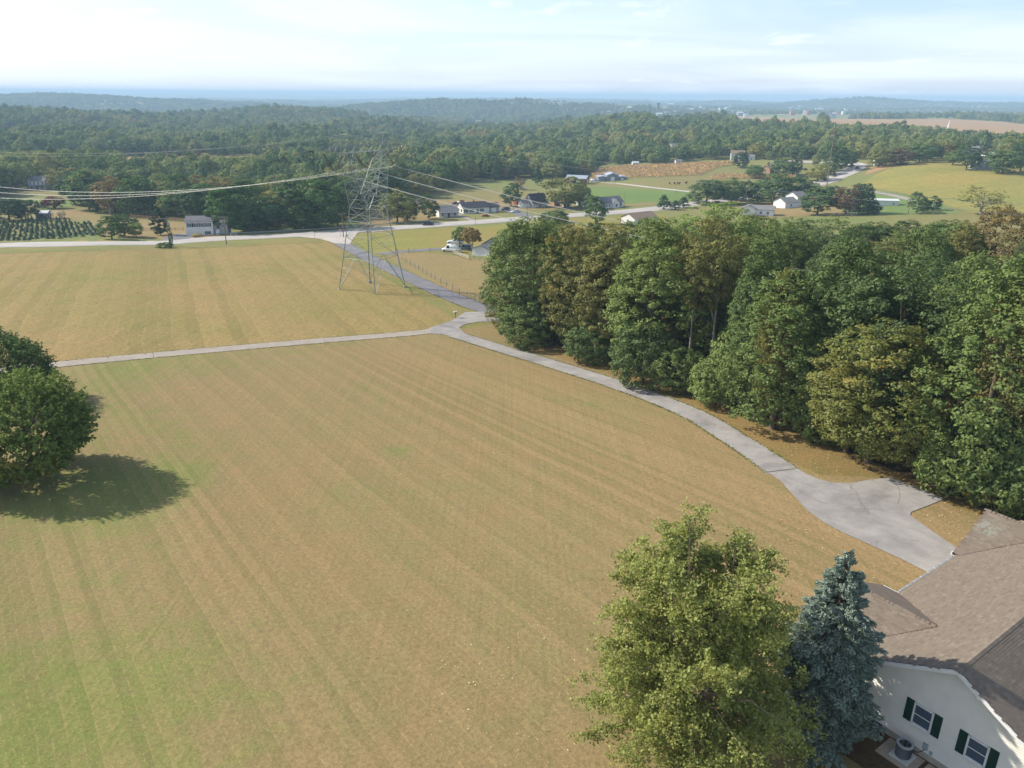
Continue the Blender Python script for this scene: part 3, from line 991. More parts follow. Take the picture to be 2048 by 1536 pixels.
# bare dead spruce
def dead_proto():
    mb = MB(); rr = random.Random(5)
    mb.tube([(0, 0, 0), (0, 0, 12)], [0.2, 0.03], 6)
    tw = MB()
    for k in range(90):
        z = rr.uniform(1.0, 11.6); a = rr.uniform(0, 6.28); L = (12.4 - z) * 0.30 + 0.2
        p = Vector((0, 0, z)); q = p + Vector((math.cos(a) * L, math.sin(a) * L, -L * 0.15))
        tw.tube([p, q], [0.05, 0.015], 4)
        for j in range(4):
            s = rr.uniform(0.3, 1); b = a + rr.choice((-1, 1)) * rr.uniform(.5, 1)
            m = p.lerp(q, s); tw.tube([m, m + Vector((math.cos(b), math.sin(b), -0.3)) * L * 0.3], [0.03, 0.01], 3)
    return tw.mesh('crown', plain('dead_twigs', '#8a7f73', 0.95)), mb.mesh('trunk', M_bark_pale), 12.0, 3.2


PROTO['dead'] = dead_proto()

TREES_PLACED = []


def plant(name, proto, pos, h, w, color, label, cat='tree', group=None, rz=None, sink=0.15):
    cm, tm, ph, pr = PROTO[proto]
    o = thing(name, label, cat, (pos[0], pos[1], pos[2] - sink), rng.uniform(0, 6.28) if rz is None else rz, group)
    o.scale = (w / (2 * pr), w / (2 * pr), h / ph)
    link('trunk', tm, o)
    c = link('crown', cm, o)
    c.color = rgba(color)
    TREES_PLACED.append((pos[0], pos[1], w * 0.5))
    return o


def tree_px(name, proto, px, base, top, wpx, color, label, **kw):
    """tree whose foot is seen (or would be seen) at (px, base) and whose top reaches row top"""
    p = G(px, base)
    dep = pix(p)[2]
    return plant(name, proto, p, max(1.0, height_to(px, top, p)), wpx / F_PX * dep, color, label, **kw)


def tree_y(name, proto, px, Y, top, wpx, color, label, **kw):
    """tree standing Y metres ahead in the direction of column px"""
    x, y, d = ray(px, 600)
    X = x * Y / y
    p = Vector((X, Y, tz(X, Y)))
    return plant(name, proto, p, max(2.0, height_to(px, top, p)), wpx / F_PX * pix(p)[2], color, label, **kw)


# ---------------------------------------------------------------- the near wood on the right
G1, G2, G3, G4, OL, YG, BR = '#63733a', '#566836', '#707f40', '#4f6034', '#76753d', '#868042', '#80683e'
WOODG = 'trees of the wood beside the driveway'
FRONT = [  # name, proto, px, base, top, width, colour, label
    ('oak_tree', 'oak_a', 1062, 668, 432, 165, G1, 'dark green oak at the left tip of the wood, overhanging the lane end'),
    ('oak_tree', 'oak_d', 1012, 640, 520, 90, G2, 'lower dark tree leaning over the lane at the wood\'s left tip'),
    ('shrub', 'shrub', 1058, 690, 610, 100, G1, 'round green shrub at the foot of the wood\'s leftmost oak'),
    ('oak_tree', 'oak_w', 1150, 700, 450, 120, OL, 'olive and rusty tree second along the wood edge from the lane'),
    ('oak_tree', 'oak_b', 1212, 716, 458, 125, OL, 'yellow tinged tree between the rusty tree and the large bright green oak'),
    ('shrub', 'shrub', 1180, 722, 650, 90, G2, 'dark shrub low on the wood edge near its left end'),
    ('oak_tree', 'oak_d', 1292, 748, 436, 180, G3, 'large bright green oak with drooping boughs, mid left of the wood edge'),
    ('shrub', 'shrub', 1285, 770, 645, 110, G2, 'dense shrub under the large bright green oak'),
    ('shrub', 'shrub', 1345, 782, 690, 95, G1, 'tall green shrub right of the large bright green oak'),
    ('bare_stem_tree', 'tall_open', 1375, 765, 440, 110, OL, 'tall bare stemmed tree with pale trunks showing in the wood\'s gap'),
    ('bare_stem_tree', 'tall_open', 1420, 770, 436, 120, OL, 'second tall bare stemmed tree right of the first in the gap'),
    ('elm_shrub', 'shrub', 1425, 808, 715, 100, G3, 'feathery low elm shrub at the edge below the bare stems'),
    ('ivy_tree', 'oak_d', 1545, 858, 545, 190, G1, 'tall ivy clad tree with tan top standing proud of the wood edge'),
    ('ivy_tree', 'oak_w', 1530, 852, 538, 75, YG, 'thin tan topped crown inside the ivy clad tree'),
    ('oak_tree', 'oak_b', 1490, 812, 470, 130, G2, 'dark tree left behind the ivy clad tree'),
    ('oak_tree', 'oak_d', 1640, 862, 480, 170, G2, 'dark green tree right behind the ivy clad tree'),
    ('hornbeam', 'oak_w', 1735, 925, 640, 235, '#6c7036', 'broad yellow green low tree bulging from the wood edge near the pad'),
    ('hornbeam', 'oak_a', 1690, 905, 720, 130, '#737638', 'small yellow green bush left of the broad yellow green tree'),
    ('oak_tree', 'oak_c', 1760, 895, 500, 220, G4, 'grey green tree rising behind the broad yellow green tree'),
    ('oak_tree', 'oak_d', 1940, 995, 515, 235, G1, 'huge green tree right above the house roof\'s far corner'),
    ('shrub', 'shrub', 1890, 985, 850, 130, G3, 'leafy green shrub at the wood edge above the parking pad corner'),
    ('shrub', 'shrub', 1980, 1010, 850, 150, G1, 'dark shrub right of the leafy shrub above the roof corner'),
    ('shrub', 'shrub_w', 1830, 948, 850, 120, OL, 'olive shrub between the broad yellow green tree and the leafy shrub'),
    ('oak_tree', 'oak_w', 2040, 1010, 560, 190, '#6b683a', 'olive brown tree low at the right picture edge beside the huge green tree'),
    ('shrub', 'shrub', 2060, 1025, 800, 170, G2, 'big shrub at the right picture edge above the roof'),
]
for f in FRONT:
    tree_px(f[0], f[1], f[2], f[3], f[4], f[5] * 1.22, f[6], f[7], group=WOODG)
BACK = [  # px, distance, top row, width, proto, colour, label
    (1050, 168, 448, 110, 'oak_a', G2, 'dark crown behind the wood\'s leftmost oak'),
    (1105, 162, 432, 120, 'oak_b', G1, 'green crown second from the left on the wood\'s skyline'),
    (1165, 158, 452, 110, 'oak_w', '#7d6d3a', 'brownish crown low in the wood\'s skyline, left third'),
    (1225, 150, 445, 120, 'oak_c', '#7a783c', 'olive crown beside the brownish crown'),
    (1300, 150, 438, 140, 'oak_a', G1, 'green crown behind the large bright green oak'),
    (1360, 142, 470, 100, 'oak_w', '#7f663a', 'brownish olive crown above the bare stemmed trees'),
    (1425, 146, 402, 170, 'oak_c', '#748840', 'brightest lime green crown, highest point of the wood\'s skyline'),
    (1490, 140, 432, 130, 'oak_a', G3, 'fresh green crown right of the lime green crown'),
    (1560, 132, 452, 140, 'oak_b', G1, 'green crown above the ivy clad tree'),
    (1625, 138, 446, 130, 'oak_c', '#647444', 'grey green crown right of centre on the wood\'s skyline'),
    (1690, 124, 478, 150, 'oak_a', '#687040', 'dull green crown in the middle of the right half of the wood'),
    (1760, 118, 476, 150, 'oak_c', '#6e6e40', 'dull brownish green broad crown right of centre'),
    (1835, 122, 462, 140, 'oak_b', G2, 'dark crown behind the broad brownish one'),
    (1900, 128, 448, 130, 'oak_a', G1, 'green crown near the right of the wood\'s skyline'),
    (1968, 124, 412, 140, 'oak_w', '#77683e', 'tall brownish crown at the right end of the wood\'s skyline'),
    (2035, 116, 440, 130, 'oak_w', '#6a603a', 'olive brown crown cut by the right edge above the huge green tree'),
    (1790, 165, 440, 120, 'oak_b', G4, 'dark crown in the far row behind the wood, right'),
    (1720, 170, 442, 120, 'oak_a', G4, 'dark crown in the far row behind the wood, right of centre'),
    (1860, 165, 438, 120, 'oak_a', G2, 'dark green crown in the far row before the bean field'),
    (1655, 165, 436, 110, 'oak_c', G1, 'rounded crown in the far row, below the white houses'),
    (1580, 160, 438, 120, 'oak_b', G2, 'dark rounded crown in the far row below the white ranch'),
    (2110, 120, 470, 160, 'oak_a', G2, 'dark crown cut by the right edge below the olive brown crown'),
]
for px, Y, top, w, pr, c, lab in BACK:
    tree_y('oak_tree', pr, px, Y, top, w * 1.18, c, lab, group=WOODG)
# shrub row closing the wood edge
EDGE = [(1020, 655), (1060, 672), (1120, 692), (1180, 712), (1250, 734), (1320, 762), (1400, 792), (1480, 822), (1560, 852), (1640, 880), (1700, 904), (1760, 928), (1830, 956), (1900, 984), (1980, 1012), (2050, 1030)]
ek = 0
for (ax_, ay_), (bx_, by_) in zip(EDGE[:-1], EDGE[1:]):
    for s_ in (0.2, 0.7):
        if rng.random() < 0.28: continue
        ek += 1
        ex_, ey_ = ax_ + (bx_ - ax_) * s_ + rng.uniform(-8, 8), ay_ + (by_ - ay_) * s_ - rng.uniform(2, 9)
        hh = (rng.uniform(45, 70) if 1340 < ex_ < 1450 else rng.uniform(90, 165)) * (0.75 + 0.5 * (ex_ - 1000) / 1000)
        tree_px('edge_shrub', ['shrub', 'shrub_w', 'shrub'][ek % 3], ex_, ey_, ey_ - hh, hh * rng.uniform(.9, 1.2), [G2, OL, G1, G4, G3][ek % 5],
                '%s from the left in the low shrub row along the wood edge' % ordinal(ek), cat='shrub', group='low shrubs along the wood edge')
# shaded inner trees of the wood
k = 0
wood_poly = [tuple(G(*q))[:2] for q in [(1090, 690), (1250, 730), (1400, 785), (1600, 850), (1750, 912), (1900, 975), (2150, 1050)]]
wp = np.array(wood_poly)
tries = 0
inner = []
while len(inner) < 34 and tries < 4000:
    tries += 1
    s = rng.uniform(0, len(wp) - 1.001); i = int(s)
    b = wp[i] + (wp[i + 1] - wp[i]) * (s - i)
    nrm = np.array([0.55, 0.83])
    q = b + nrm * rng.uniform(7, 58)
    if all(np.hypot(q[0] - a[0], q[1] - a[1]) > 5.0 for a in inner) and all(math.hypot(q[0] - a[0], q[1] - a[1]) > 4.0 for a in TREES_PLACED):
        inner.append(q)
inner.sort(key=lambda q: q[0] / q[1])
for i, q in enumerate(inner):
    h = rng.uniform(16.5, 20.0) if q[1] < 132 else rng.uniform(14, 17)
    z = tz(*q)
    # never taller than the skyline rows allow
    plant('oak_tree', ['oak_a', 'oak_b', 'oak_c', 'oak_d'][i % 4], Vector((q[0], q[1], z)), h, rng.uniform(8, 11), [G1, G2, G4, OL, G3][i % 5],
          '%s from the left of the shaded trees inside the wood' % ordinal(i + 1), group=WOODG)

# ---------------------------------------------------------------- the two maples at the left edge
def shoot_crown(H, R, z0, n, per, leaf, squash=1.0):
    """dense crown whose outline is made of outward leafy shoots"""
    d = rdir(n * 2); d = d[d[:, 2] > -0.75][:n]
    zc, hz = z0 + (H - z0) * 0.42, (H - z0) * 0.58
    bul = rdir(12); amp = rng.uniform(-0.26, 0.22, 12)
    f = 1 + (np.exp(-((1 - d @ bul.T) / 0.15)) * amp).sum(1)
    hz_ = np.where(d[:, 2] > 0, hz, zc - z0)
    r1 = f * rng.uniform(0.86, 1.08, len(d))
    e = np.c_[d[:, 0] * R, d[:, 1] * R, d[:, 2] * hz_] * r1[:, None] + [0, 0, zc]
    s = np.c_[d[:, 0] * R, d[:, 1] * R, d[:, 2] * hz_] * (r1 * rng.uniform(0.62, 0.8, len(d)))[:, None] + [0, 0, zc - 0.4]
    k = len(d)
    u = rng.random((k, per)) ** 0.8
    P = s[:, None] + (e - s)[:, None] * u[..., None]
    P = P + rng.normal(0, 0.17, P.shape) * (1.25 - u[..., None])
    ax = unit(e - s)
    N = np.repeat(np.array([[0, 0, 0.8]]), k * per, 0) + np.repeat(ax, per, 0) * 0.5 + rng.normal(0, 0.55, (k * per, 3))
    return P.reshape(-1, 3), N, e


for (px, base, top, wpx, col, lab, nn) in ((72, 948, 742, 275, '#64762f', 'broad dark green maple at the left edge casting a long shadow on the lawn', 2100),
                                           (8, 800, 652, 205, '#50662f', 'dark green maple behind the broad maple at the left edge', 1500)):
    p = G(px, base)
    dep = pix(p)[2]; h = height_to(px, top, p); w = wpx / F_PX * dep
    C, N, e = shoot_crown(h, w * 0.5, 0.1, nn, 20, 0.3)
    o = thing('maple_tree', lab, 'tree', (p.x, p.y, p.z - 0.1), 0.0, 'maples at the left edge of the lawn')
    trunk_mb(h, w / 2, 1.5, e * 0.8, 0.24, 14, seed=px).build('trunk', M_bark, o, True)
    c = link('crown', leaves(C, N, 0.30 * rng.uniform(0.7, 1.3, len(C)), mat=M_leaf_warm if px > 50 else M_leaf), o)
    c.color = rgba(col)

# ---------------------------------------------------------------- birch in front of the house
BP = Vector((9.4, 31.2, tz(9.4, 31.2)))
bo = thing('birch_tree', 'tall airy yellow green birch beside the blue spruce, lower right of the lawn', 'tree', BP)
BH = 14.6
br = random.Random(11)
stem = MB(); twig = MB()
tips = []
for sidx in range(4):
    a = sidx * 1.57 + 0.5
    top = Vector((math.cos(a) * br.uniform(1.2, 2.4), math.sin(a) * br.uniform(1.2, 2.2), BH * (0.98 if sidx == 1 else br.uniform(0.72, 0.9))))
    base = Vector((math.cos(a) * 0.22, math.sin(a) * 0.22, -0.2))
    pts = []
    for k in range(11):
        s = k / 10
        pts.append(base.lerp(top, s) + Vector((math.sin(s * 4 + sidx) * 0.25, math.cos(s * 3 + sidx) * 0.25, 0)))
    rad = [0.16 * (1 - 0.88 * k / 10) + 0.012 for k in range(11)]
    stem.tube(pts, rad, 7)
    for j in range(66):
        s = br.uniform(0.13, 0.98); i = min(9, int(s * 10)); st = Vector(pts[i]).lerp(Vector(pts[i + 1]), s * 10 - i)
        zrel = st.z / BH
        # silhouette: widest near a third of the height, pointed above
        reach = 6.7 * max(0.30, (1 - zrel) ** 0.56) * (0.72 + 0.28 * min(1, zrel / 0.16)) * br.uniform(0.6, 1.05)
        ang = a + br.uniform(-1.7, 1.7)
        L = max(0.7, reach - math.hypot(st.x, st.y) * 0.55)
        up = br.uniform(0.25, 0.75) * L
        m1 = st + Vector((math.cos(ang) * L * 0.5, math.sin(ang) * L * 0.5, up * 0.65))
        en = st + Vector((math.cos(ang) * L, math.sin(ang) * L, up * (0.95 if zrel > 0.5 else 0.55)))
        if en.z > BH: en.z = BH - br.uniform(0, 0.5)
        (twig if j % 3 else stem).tube([st, m1, en], [rad[i] * 0.42 + 0.008, 0.022, 0.008], 5)
        tips.append((st, m1, en))
C, N = [], []
for st, m1, en in tips:
    st, m1, en = np.array(st), np.array(m1), np.array(en)
    L = np.linalg.norm(en - st)
    nt = int(7 + L * 3.6)
    for q in range(nt):      # drooping twigs along the outer two thirds of each branch
        u = br.uniform(0.25, 1.03)
        b = (1 - u) ** 2 * st + 2 * u * (1 - u) * m1 + u * u * en
        dr = np.array([br.gauss(0, .55), br.gauss(0, .55), br.uniform(-0.75, 0.35)])
        n_ = 27
        v = rng.random((n_, 1))
        C.append(b + dr * v + rng.normal(0, 0.10, (n_, 3)) + np.array([0, 0, -0.15]) * v * v)
        N.append(rng.normal(0, 0.7, (n_, 3)) + np.array([0, 0, 0.6]))
C, N = np.concatenate(C), np.concatenate(N)
ok = (C[:, 2] > 0.3)
C, N = C[ok], N[ok]
stem.build('trunk', M_bark_birch, bo, True)
twig.build('twigs', plain('birch_twigs', '#7d6a58', 0.9, vary=0.3), bo, True, kind='stuff')
co = link('crown', leaves(C, N, 0.15 * rng.uniform(0.6, 1.3, len(C)), 0.78, M_birch_leaf), bo)
co.color = rgba('#979d55')

# ---------------------------------------------------------------- blue spruce
SPX = Vector((16.75, 33.0, tz(16.75, 33.0)))
so = thing('blue_spruce', 'blue grey spruce standing against the house gable', 'tree', SPX)
SH = height_to(1668, 1100, SPX)
sr = random.Random(3)
tr = MB(); tr.tube([(0, 0, -0.2), (0, 0, SH * 0.5), (0, 0, SH - .5)], [0.22, 0.11, 0.015], 8)
C, N, T, S = [], [], [], []
bough = MB()
for k in range(560):
    zr = 1 - (sr.random() ** 0.75) * 0.995
    z = 0.25 + zr * (SH - 0.3)
    ang = sr.uniform(0, 6.283)
    # rounded top, long gently tapered flank
    prof = 3.0 * min(1, (1 - zr) * 1.75) ** 0.66 * (1.0 if zr > 0.12 else 0.86) * (0.88 + 0.16 * math.sin(ang * 3 + z * 1.3))
    L = max(0.25, prof * sr.uniform(0.72, 1.10))
    dirv = np.array([math.cos(ang), math.sin(ang), 0.0]); side = np.array([-dirv[1], dirv[0], 0])
    drop = 0.28 * L
    P0 = np.array([0, 0, z + 0.15 * L])
    bough.tube([tuple(P0), tuple(P0 + dirv * L * 0.55 + [0, 0, -drop * 0.5]), tuple(P0 + dirv * L * 0.95 + [0, 0, -drop * 0.8])], [0.03, 0.02, 0.008], 3, cap=False)
    m = int(18 + L * 52)
    u = rng.uniform(0.30, 1.0, m) ** 0.7
    spread = (1.05 - u) * L * 0.42 + 0.05
    w = rng.uniform(-1, 1, m)
    pos = P0 + dirv * (u * L)[:, None] + side * (w * spread)[:, None]
    pos[:, 2] += -drop * u + 0.22 * u ** 3 * L * 0.5 - np.abs(w) * 0.08 + rng.normal(0, 0.05, m)
    tdir = dirv + side * (w * 0.9)[:, None] + rng.normal(0, 0.28, (m, 3)) + np.array([0, 0, 0.10])
    for rep in range(2):
        C.append(pos + rng.normal(0, 0.02, (m, 3))); T.append(tdir)
        nn = rng.normal(0, 0.5, (m, 3)) + (np.array([0, 0, 1.0]) if rep == 0 else side * 0.8 + dirv * 0.3)
        N.append(nn); S.append(rng.uniform(0.15, 0.27, m))
C, N, T, S = map(np.concatenate, (C, N, T, S))
tr.build('trunk', M_bark_spruce, so, True)
bough.build('boughs', M_bark_spruce, so, kind='stuff')
co = link('crown', leaves(C, N, S, 0.36, M_needle, tang=T), so)
co.color = rgba('#7c8b7c')

# ================================================================ THE HOUSE AT THE LOWER RIGHT
HO = (22.43, 31.08, 0.0)
nh = thing('ranch_house', 'large house with brown shingle roof and cream siding, lower right corner', 'house', HO, HOUSE_YAW)
# local axes: x runs along the ridge away from the camera, y across towards the driveway


def shingle_mat(name, c0, c1, c2):
    t = NT(name)
    oi = t.node('ShaderNodeObjectInfo'); ge = t.node('ShaderNodeNewGeometry')
    r = t.math('FRACT', t.math('ADD', oi.outputs['Random'], ge.outputs['Random Per Island']))
    c = t.ramp(r, [(0.0, c0), (0.35, c1), (0.75, c1), (1.0, c2)])
    p = t.coord('pos')
    n = t.noise(p, 0.55, 5.0, 0.65, 1.0)
    c = t.mix(t.rng(n, 0.45, 0.72, 0.0, 0.22), c, '#5c5048')
    g = t.noise(p, 60.0, 2.0, 0.6)
    c = t.mix(t.rng(g, 0.35, 0.7, 0.0, 0.25), c, '#4a3f39')
    # greyish lichen patch on the garage slope
    d = t.node('ShaderNodeVectorMath', operation='DISTANCE')
    t.link(ge.outputs['Position'], d.inputs[0]); d.inputs[1].default_value = (34.4, 48.6, 4.0)
    ln = t.noise(p, 2.2, 4.0, 0.7)
    k = t.math('MULTIPLY', t.rng(d.outputs['Value'], 1.1, 0.2, 0.0, 0.5), t.rng(ln, 0.45, 0.6))
    c = t.mix(k, c, '#8fa094')
    t.base(c)
    t.b.inputs['Roughness'].default_value = 0.95
    t.b.inputs['Specular IOR Level'].default_value = 0.15
    return t.m


M_shingle = shingle_mat('roof_shingles', '#6f6458', '#796e61', '#84786b')
M_white = plain('white_trim', '#dcdcd8', 0.5, vary=0.08)
M_siding = plain('cream_siding', '#dcd8cc', 0.55, vary=0.07, scale=1.2)
M_green_paint = plain('dark_green_paint', '#173a30', 0.5, vary=0.12)
M_found = plain('foundation', '#a79d8d', 0.95, vary=0.2)
M_deck = plain('roof_underlay', '#6d5c51', 0.95, vary=0.2)
M_gl = glass_mat()

PM = 0.53
ZR = 6.55


def zl(x, y): return ZR - PM * abs(y)
def zA(x, y): return 4.85 - 0.5 * abs(x - 4.65)
def zB(x, y): return 4.70 - 0.53 * abs(x - 21.4)


# roof planes: plan polygon, height function, direction of fall (down-slope unit in plan)
PLANES = [
    ('main_left', [(-.35, 0), (25.6, 0), (25.6, 7.55), (25.5, 7.55), (21.4, 3.49), (17.3, 7.6), (17.3, 7.75), (9.55, 7.85), (4.65, 3.21), (-.25, 7.85), (-.35, 7.85)], zl, (0, 1)),
    ('main_right', [(-.35, -7.85), (25.6, -7.85), (25.6, 0), (-.35, 0)], zl, (0, -1)),
    ('wing_far', [(4.65, 3.21), (9.55, 7.85), (9.55, 8.9), (4.65, 8.9)], zA, (1, 0)),
    ('wing_near', [(4.65, 3.21), (4.65, 8.9), (-.25, 8.9), (-.25, 7.85)], zA, (-1, 0)),
    ('garage_near', [(21.4, 3.49), (21.4, 8.1), (17.3, 8.1), (17.3, 7.6)], zB, (-1, 0)),
    ('garage_far', [(21.4, 3.49), (25.5, 7.55), (25.5, 8.1), (21.4, 8.1)], zB, (1, 0)),
]
roof = MB()
for nm, poly, zf, fall in PLANES:
    top = [(x, y, zf(x, y)) for x, y in poly]
    bot = [(x, y, zf(x, y) - 0.16) for x, y in poly]
    n = len(poly)
    k = len(roof.v)
    roof.add(top + bot, [tuple(range(n)), tuple(range(n, 2 * n))[::-1]] + [(i, n + i, n + (i + 1) % n, (i + 1) % n) for i in range(n)])
roof_o = roof.build('roof', M_deck, nh)
bm = bmesh.new(); bm.from_mesh(roof_o.data); bmesh.ops.triangulate(bm, faces=bm.faces); bmesh.ops.recalc_face_normals(bm, faces=bm.faces); bm.to_mesh(roof_o.data); bm.free()

EXP, TW = 0.145, 0.33
tabs = []
mr = random.Random(2)
for nm, poly, zf, fall in PLANES:
    slope = PM if nm.startswith(('main', 'gar')) else 0.5
    cs = 1 / math.sqrt(1 + slope * slope)
    step = EXP * cs
    P = np.array(poly)
    if fall[1]:   # falls along y
        s0, s1 = 0.0, 8.2; a0, a1 = P[:, 0].min(), P[:, 0].max()
    else:
        s0, s1 = 0.0, 5.1; a0, a1 = P[:, 1].min(), P[:, 1].max()
    rc = {'m': 0.0, 'w': 4.65, 'g': 21.4}[nm[0]]
    if nm == 'main_right': a1 = 14.0
    s, row = step * 0.5, 0
    while s < s1:
        a = a0 + (row % 3) * TW / 3 + mr.uniform(-.03, .03)
        while a < a1:
            if fall[1]:
                x, y = a, fall[1] * s
            else:
                x, y = rc + fall[0] * s, a
            tabs.append((x, y, nm, zf, fall, slope, cs))
            a += TW
        s += step; row += 1
TX = np.array([t_[0] for t_ in tabs]); TY = np.array([t_[1] for t_ in tabs]); TN = np.array([t_[2] for t_ in tabs])
keep = np.zeros(len(tabs), bool)
for nm, poly, zf, fall in PLANES:
    keep |= (TN == nm) & in_poly(TX, TY, poly)
tabs = [t_ for t_, k_ in zip(tabs, keep) if k_]


def tab_matrix(t_):
    x, y, nm, zf, fall, slope, cs = t_
    z = zf(x, y)
    down = Vector((fall[0] * cs, fall[1] * cs, -slope * cs))
    along = Vector((-fall[1], fall[0], 0.0))
    nrm = along.cross(down); nrm = nrm if nrm.z > 0 else -nrm
    if along.cross(down).z < 0: along = -along
    down2 = (down + nrm * 0.055).normalized()
    m = Matrix((along, down2, nrm)).transposed().to_4x4()
    m.translation = Vector((x, y, z)) + nrm * 0.012
    return m


tab_me = MB().box(-TW * .5 + .002, TW * .5 - .002, -EXP * .55, EXP * .5, -0.004, 0.004).mesh('shingle', M_shingle)
# nearest tabs (right slope by the gable) are parts of their own
cp = Matrix.Translation(HO) @ Matrix.Rotation(HOUSE_YAW, 4, 'Z')


def tab_px(t_):
    q = cp @ Vector((t_[0], t_[1], t_[3](t_[0], t_[1])))
    return pix(q)


scored = []
for t_ in tabs:
    u, v, dep = tab_px(t_)
    vis = 0 < u < 2048 and 0 < v < 1536 and not (t_[2].endswith('far') or (t_[2] == 'main_left' and u < 1790))
    scored.append((dep if vis else 1e6, t_))
scored.sort(key=lambda q: q[0])
for dep, t_ in scored[:300]:
    o = link('shingle', tab_me, roof_o)
    o.matrix_basis = tab_matrix(t_)
vs0 = np.array([v.co for v in tab_me.vertices]); fs0 = np.array([list(p.vertices) for p in tab_me.polygons])
VV, FF = [], []
for i, (dep, t_) in enumerate(scored[300:]):
    m = np.array(tab_matrix(t_))
    VV.append(vs0 @ m[:3, :3].T + m[:3, 3]); FF.append(fs0 + i * len(vs0))
link('shingles', np_mesh('shingles', np.concatenate(VV), np.concatenate(FF), M_shingle), roof_o, kind='stuff')
# ridge caps
rc_me = MB().add([(-.17, -.15, -.075), (.17, -.15, -.075), (.17, 0, 0.012), (-.17, 0, .012), (.17, .15, -.075), (-.17, .15, -.075)], [(0, 1, 2, 3), (3, 2, 4, 5)]).mesh('ridge_cap', M_shingle)
x = -0.2
while x < 16:
    o = link('ridge_cap', rc_me, roof_o); o.matrix_basis = Matrix.Translation((x, 0, ZR + 0.028)) @ Matrix.Rotation(-0.03, 4, 'Y'); x += 0.27
y = 3.5
while y < 8.85:
    o = link('ridge_cap', rc_me, roof_o); o.matrix_basis = Matrix.Translation((4.65, y, 4.85 + 0.028)) @ Matrix.Rotation(R_(90), 4, 'Z'); y += 0.27
y = 3.8
while y < 8.1:
    o = link('ridge_cap', rc_me, roof_o); o.matrix_basis = Matrix.Translation((21.4, y, 4.70 + 0.028)) @ Matrix.Rotation(R_(90), 4, 'Z'); y += 0.27
# valley flashing
for a, b, zf in (((4.65, 3.21), (9.5, 7.8), zl), ((4.65, 3.21), (-.2, 7.8), zl), ((21.4, 3.49), (17.35, 7.55), zl)):
    MB().tube([(a[0], a[1], zf(*a) + .02), (b[0], b[1], zf(*b) + .02)], 0.028, 5).build('valley_flashing', plain('valley_metal', '#5c4d44', 0.8), roof_o)
# walls
wall = MB()
wall.prism([(-7.35, 0), (7.35, 0), (7.35, ZR - PM * 7.35 - .17), (0, ZR - .17), (-7.35, ZR - PM * 7.35 - .17)], 'x', 0.16, 25.2)
wall_o = wall.build('wall', M_siding, nh)
w2 = MB(); w2.prism([(0.2, 0), (9.2, 0), (9.2, 2.4), (4.65, 4.66), (0.2, 2.42)], 'y', 7.4, 8.6); w2.build('wing_wall', M_siding, nh)
w3 = MB(); w3.prism([(17.7, 0), (25.1, 0), (25.1, 2.55), (21.4, 4.5), (17.7, 2.55)], 'y', 7.4, 7.9); w3.build('garage_wall', M_siding, nh)
MB().box(10.2, 13.0, 7.351, 7.40, 0, 2.1).build('garage_door', M_white, nh)
MB().box(13.6, 16.4, 7.351, 7.40, 0, 2.1).build('garage_door', M_white, nh)
# lap siding boards on the gable end
z = 0.42
lap = 0.15
while z < ZR - 0.3:
    zt = z + lap
    half = min(7.34, (ZR - 0.19 - zt) / PM)
    if half < 0.15: break
    b = MB()
    b.add([(0.108, -half, z), (0.108, half, z), (0.157, half, zt), (0.157, -half, zt), (0.158, -half, z), (0.158, half, z)], [(0, 3, 2, 1), (0, 1, 5, 4)])
    b.build('siding_board', M_siding, wall_o)
    z += lap
MB().box(0.10, 0.17, -7.36, 7.36, 0, 0.42).build('foundation', M_found, nh)
# rake boards and gutters
for s in (-1, 1):
    p = [(0.0, ZR + 0.0), (s * 7.85, ZR - PM * 7.85), (s * 7.85, ZR - PM * 7.85 - .24), (0.0, ZR - .24)]
    mb = MB(); mb.prism([(a, b - 0.01) for a, b in p], 'x', -0.40, -0.352); mb.build('rake_board', M_white, nh)
    mb = MB(); mb.prism([(0.0, ZR - .165), (s * 7.8, ZR - PM * 7.8 - .165), (s * 7.8, ZR - PM * 7.8 - .19), (0.0, ZR - .19)], 'x', -0.35, 0.13); mb.build('soffit', M_white, nh)
g = MB(); ze = ZR - PM * 7.85
g.add([(9.7, 7.86, ze - .13), (17.25, 7.86, ze - .13), (17.25, 7.99, ze - .13), (9.7, 7.99, ze - .13), (9.7, 7.86, ze + .0), (17.25, 7.86, ze + .0), (17.25, 8.0, ze + .01), (9.7, 8.0, ze + .01)],
      [(0, 1, 2, 3), (3, 2, 6, 7), (1, 0, 4, 5), (0, 3, 7, 4), (2, 1, 5, 6)])
gut = g.build('gutter', M_white, nh)
for k in range(9):
    MB().box(9.9 + k * .9, 9.93 + k * .9, 7.86, 8.0, ze + .012, ze + .03).build('gutter_strap', M_white, gut)
g = MB().box(9.56, 9.70, 8.02, 8.9, 2.22, 2.36); g.build('gutter', M_white, nh)
MB().tube([(17.15, 8.02, ze - .1), (17.15, 7.93, ze - .5), (17.15, 7.93, 0.1)], 0.05, 6).build('downpipe', M_white, nh)
MB().box(17.1, 17.32, 8.1, 8.16, 2.35, 2.6).build('rake_return', M_white, nh)
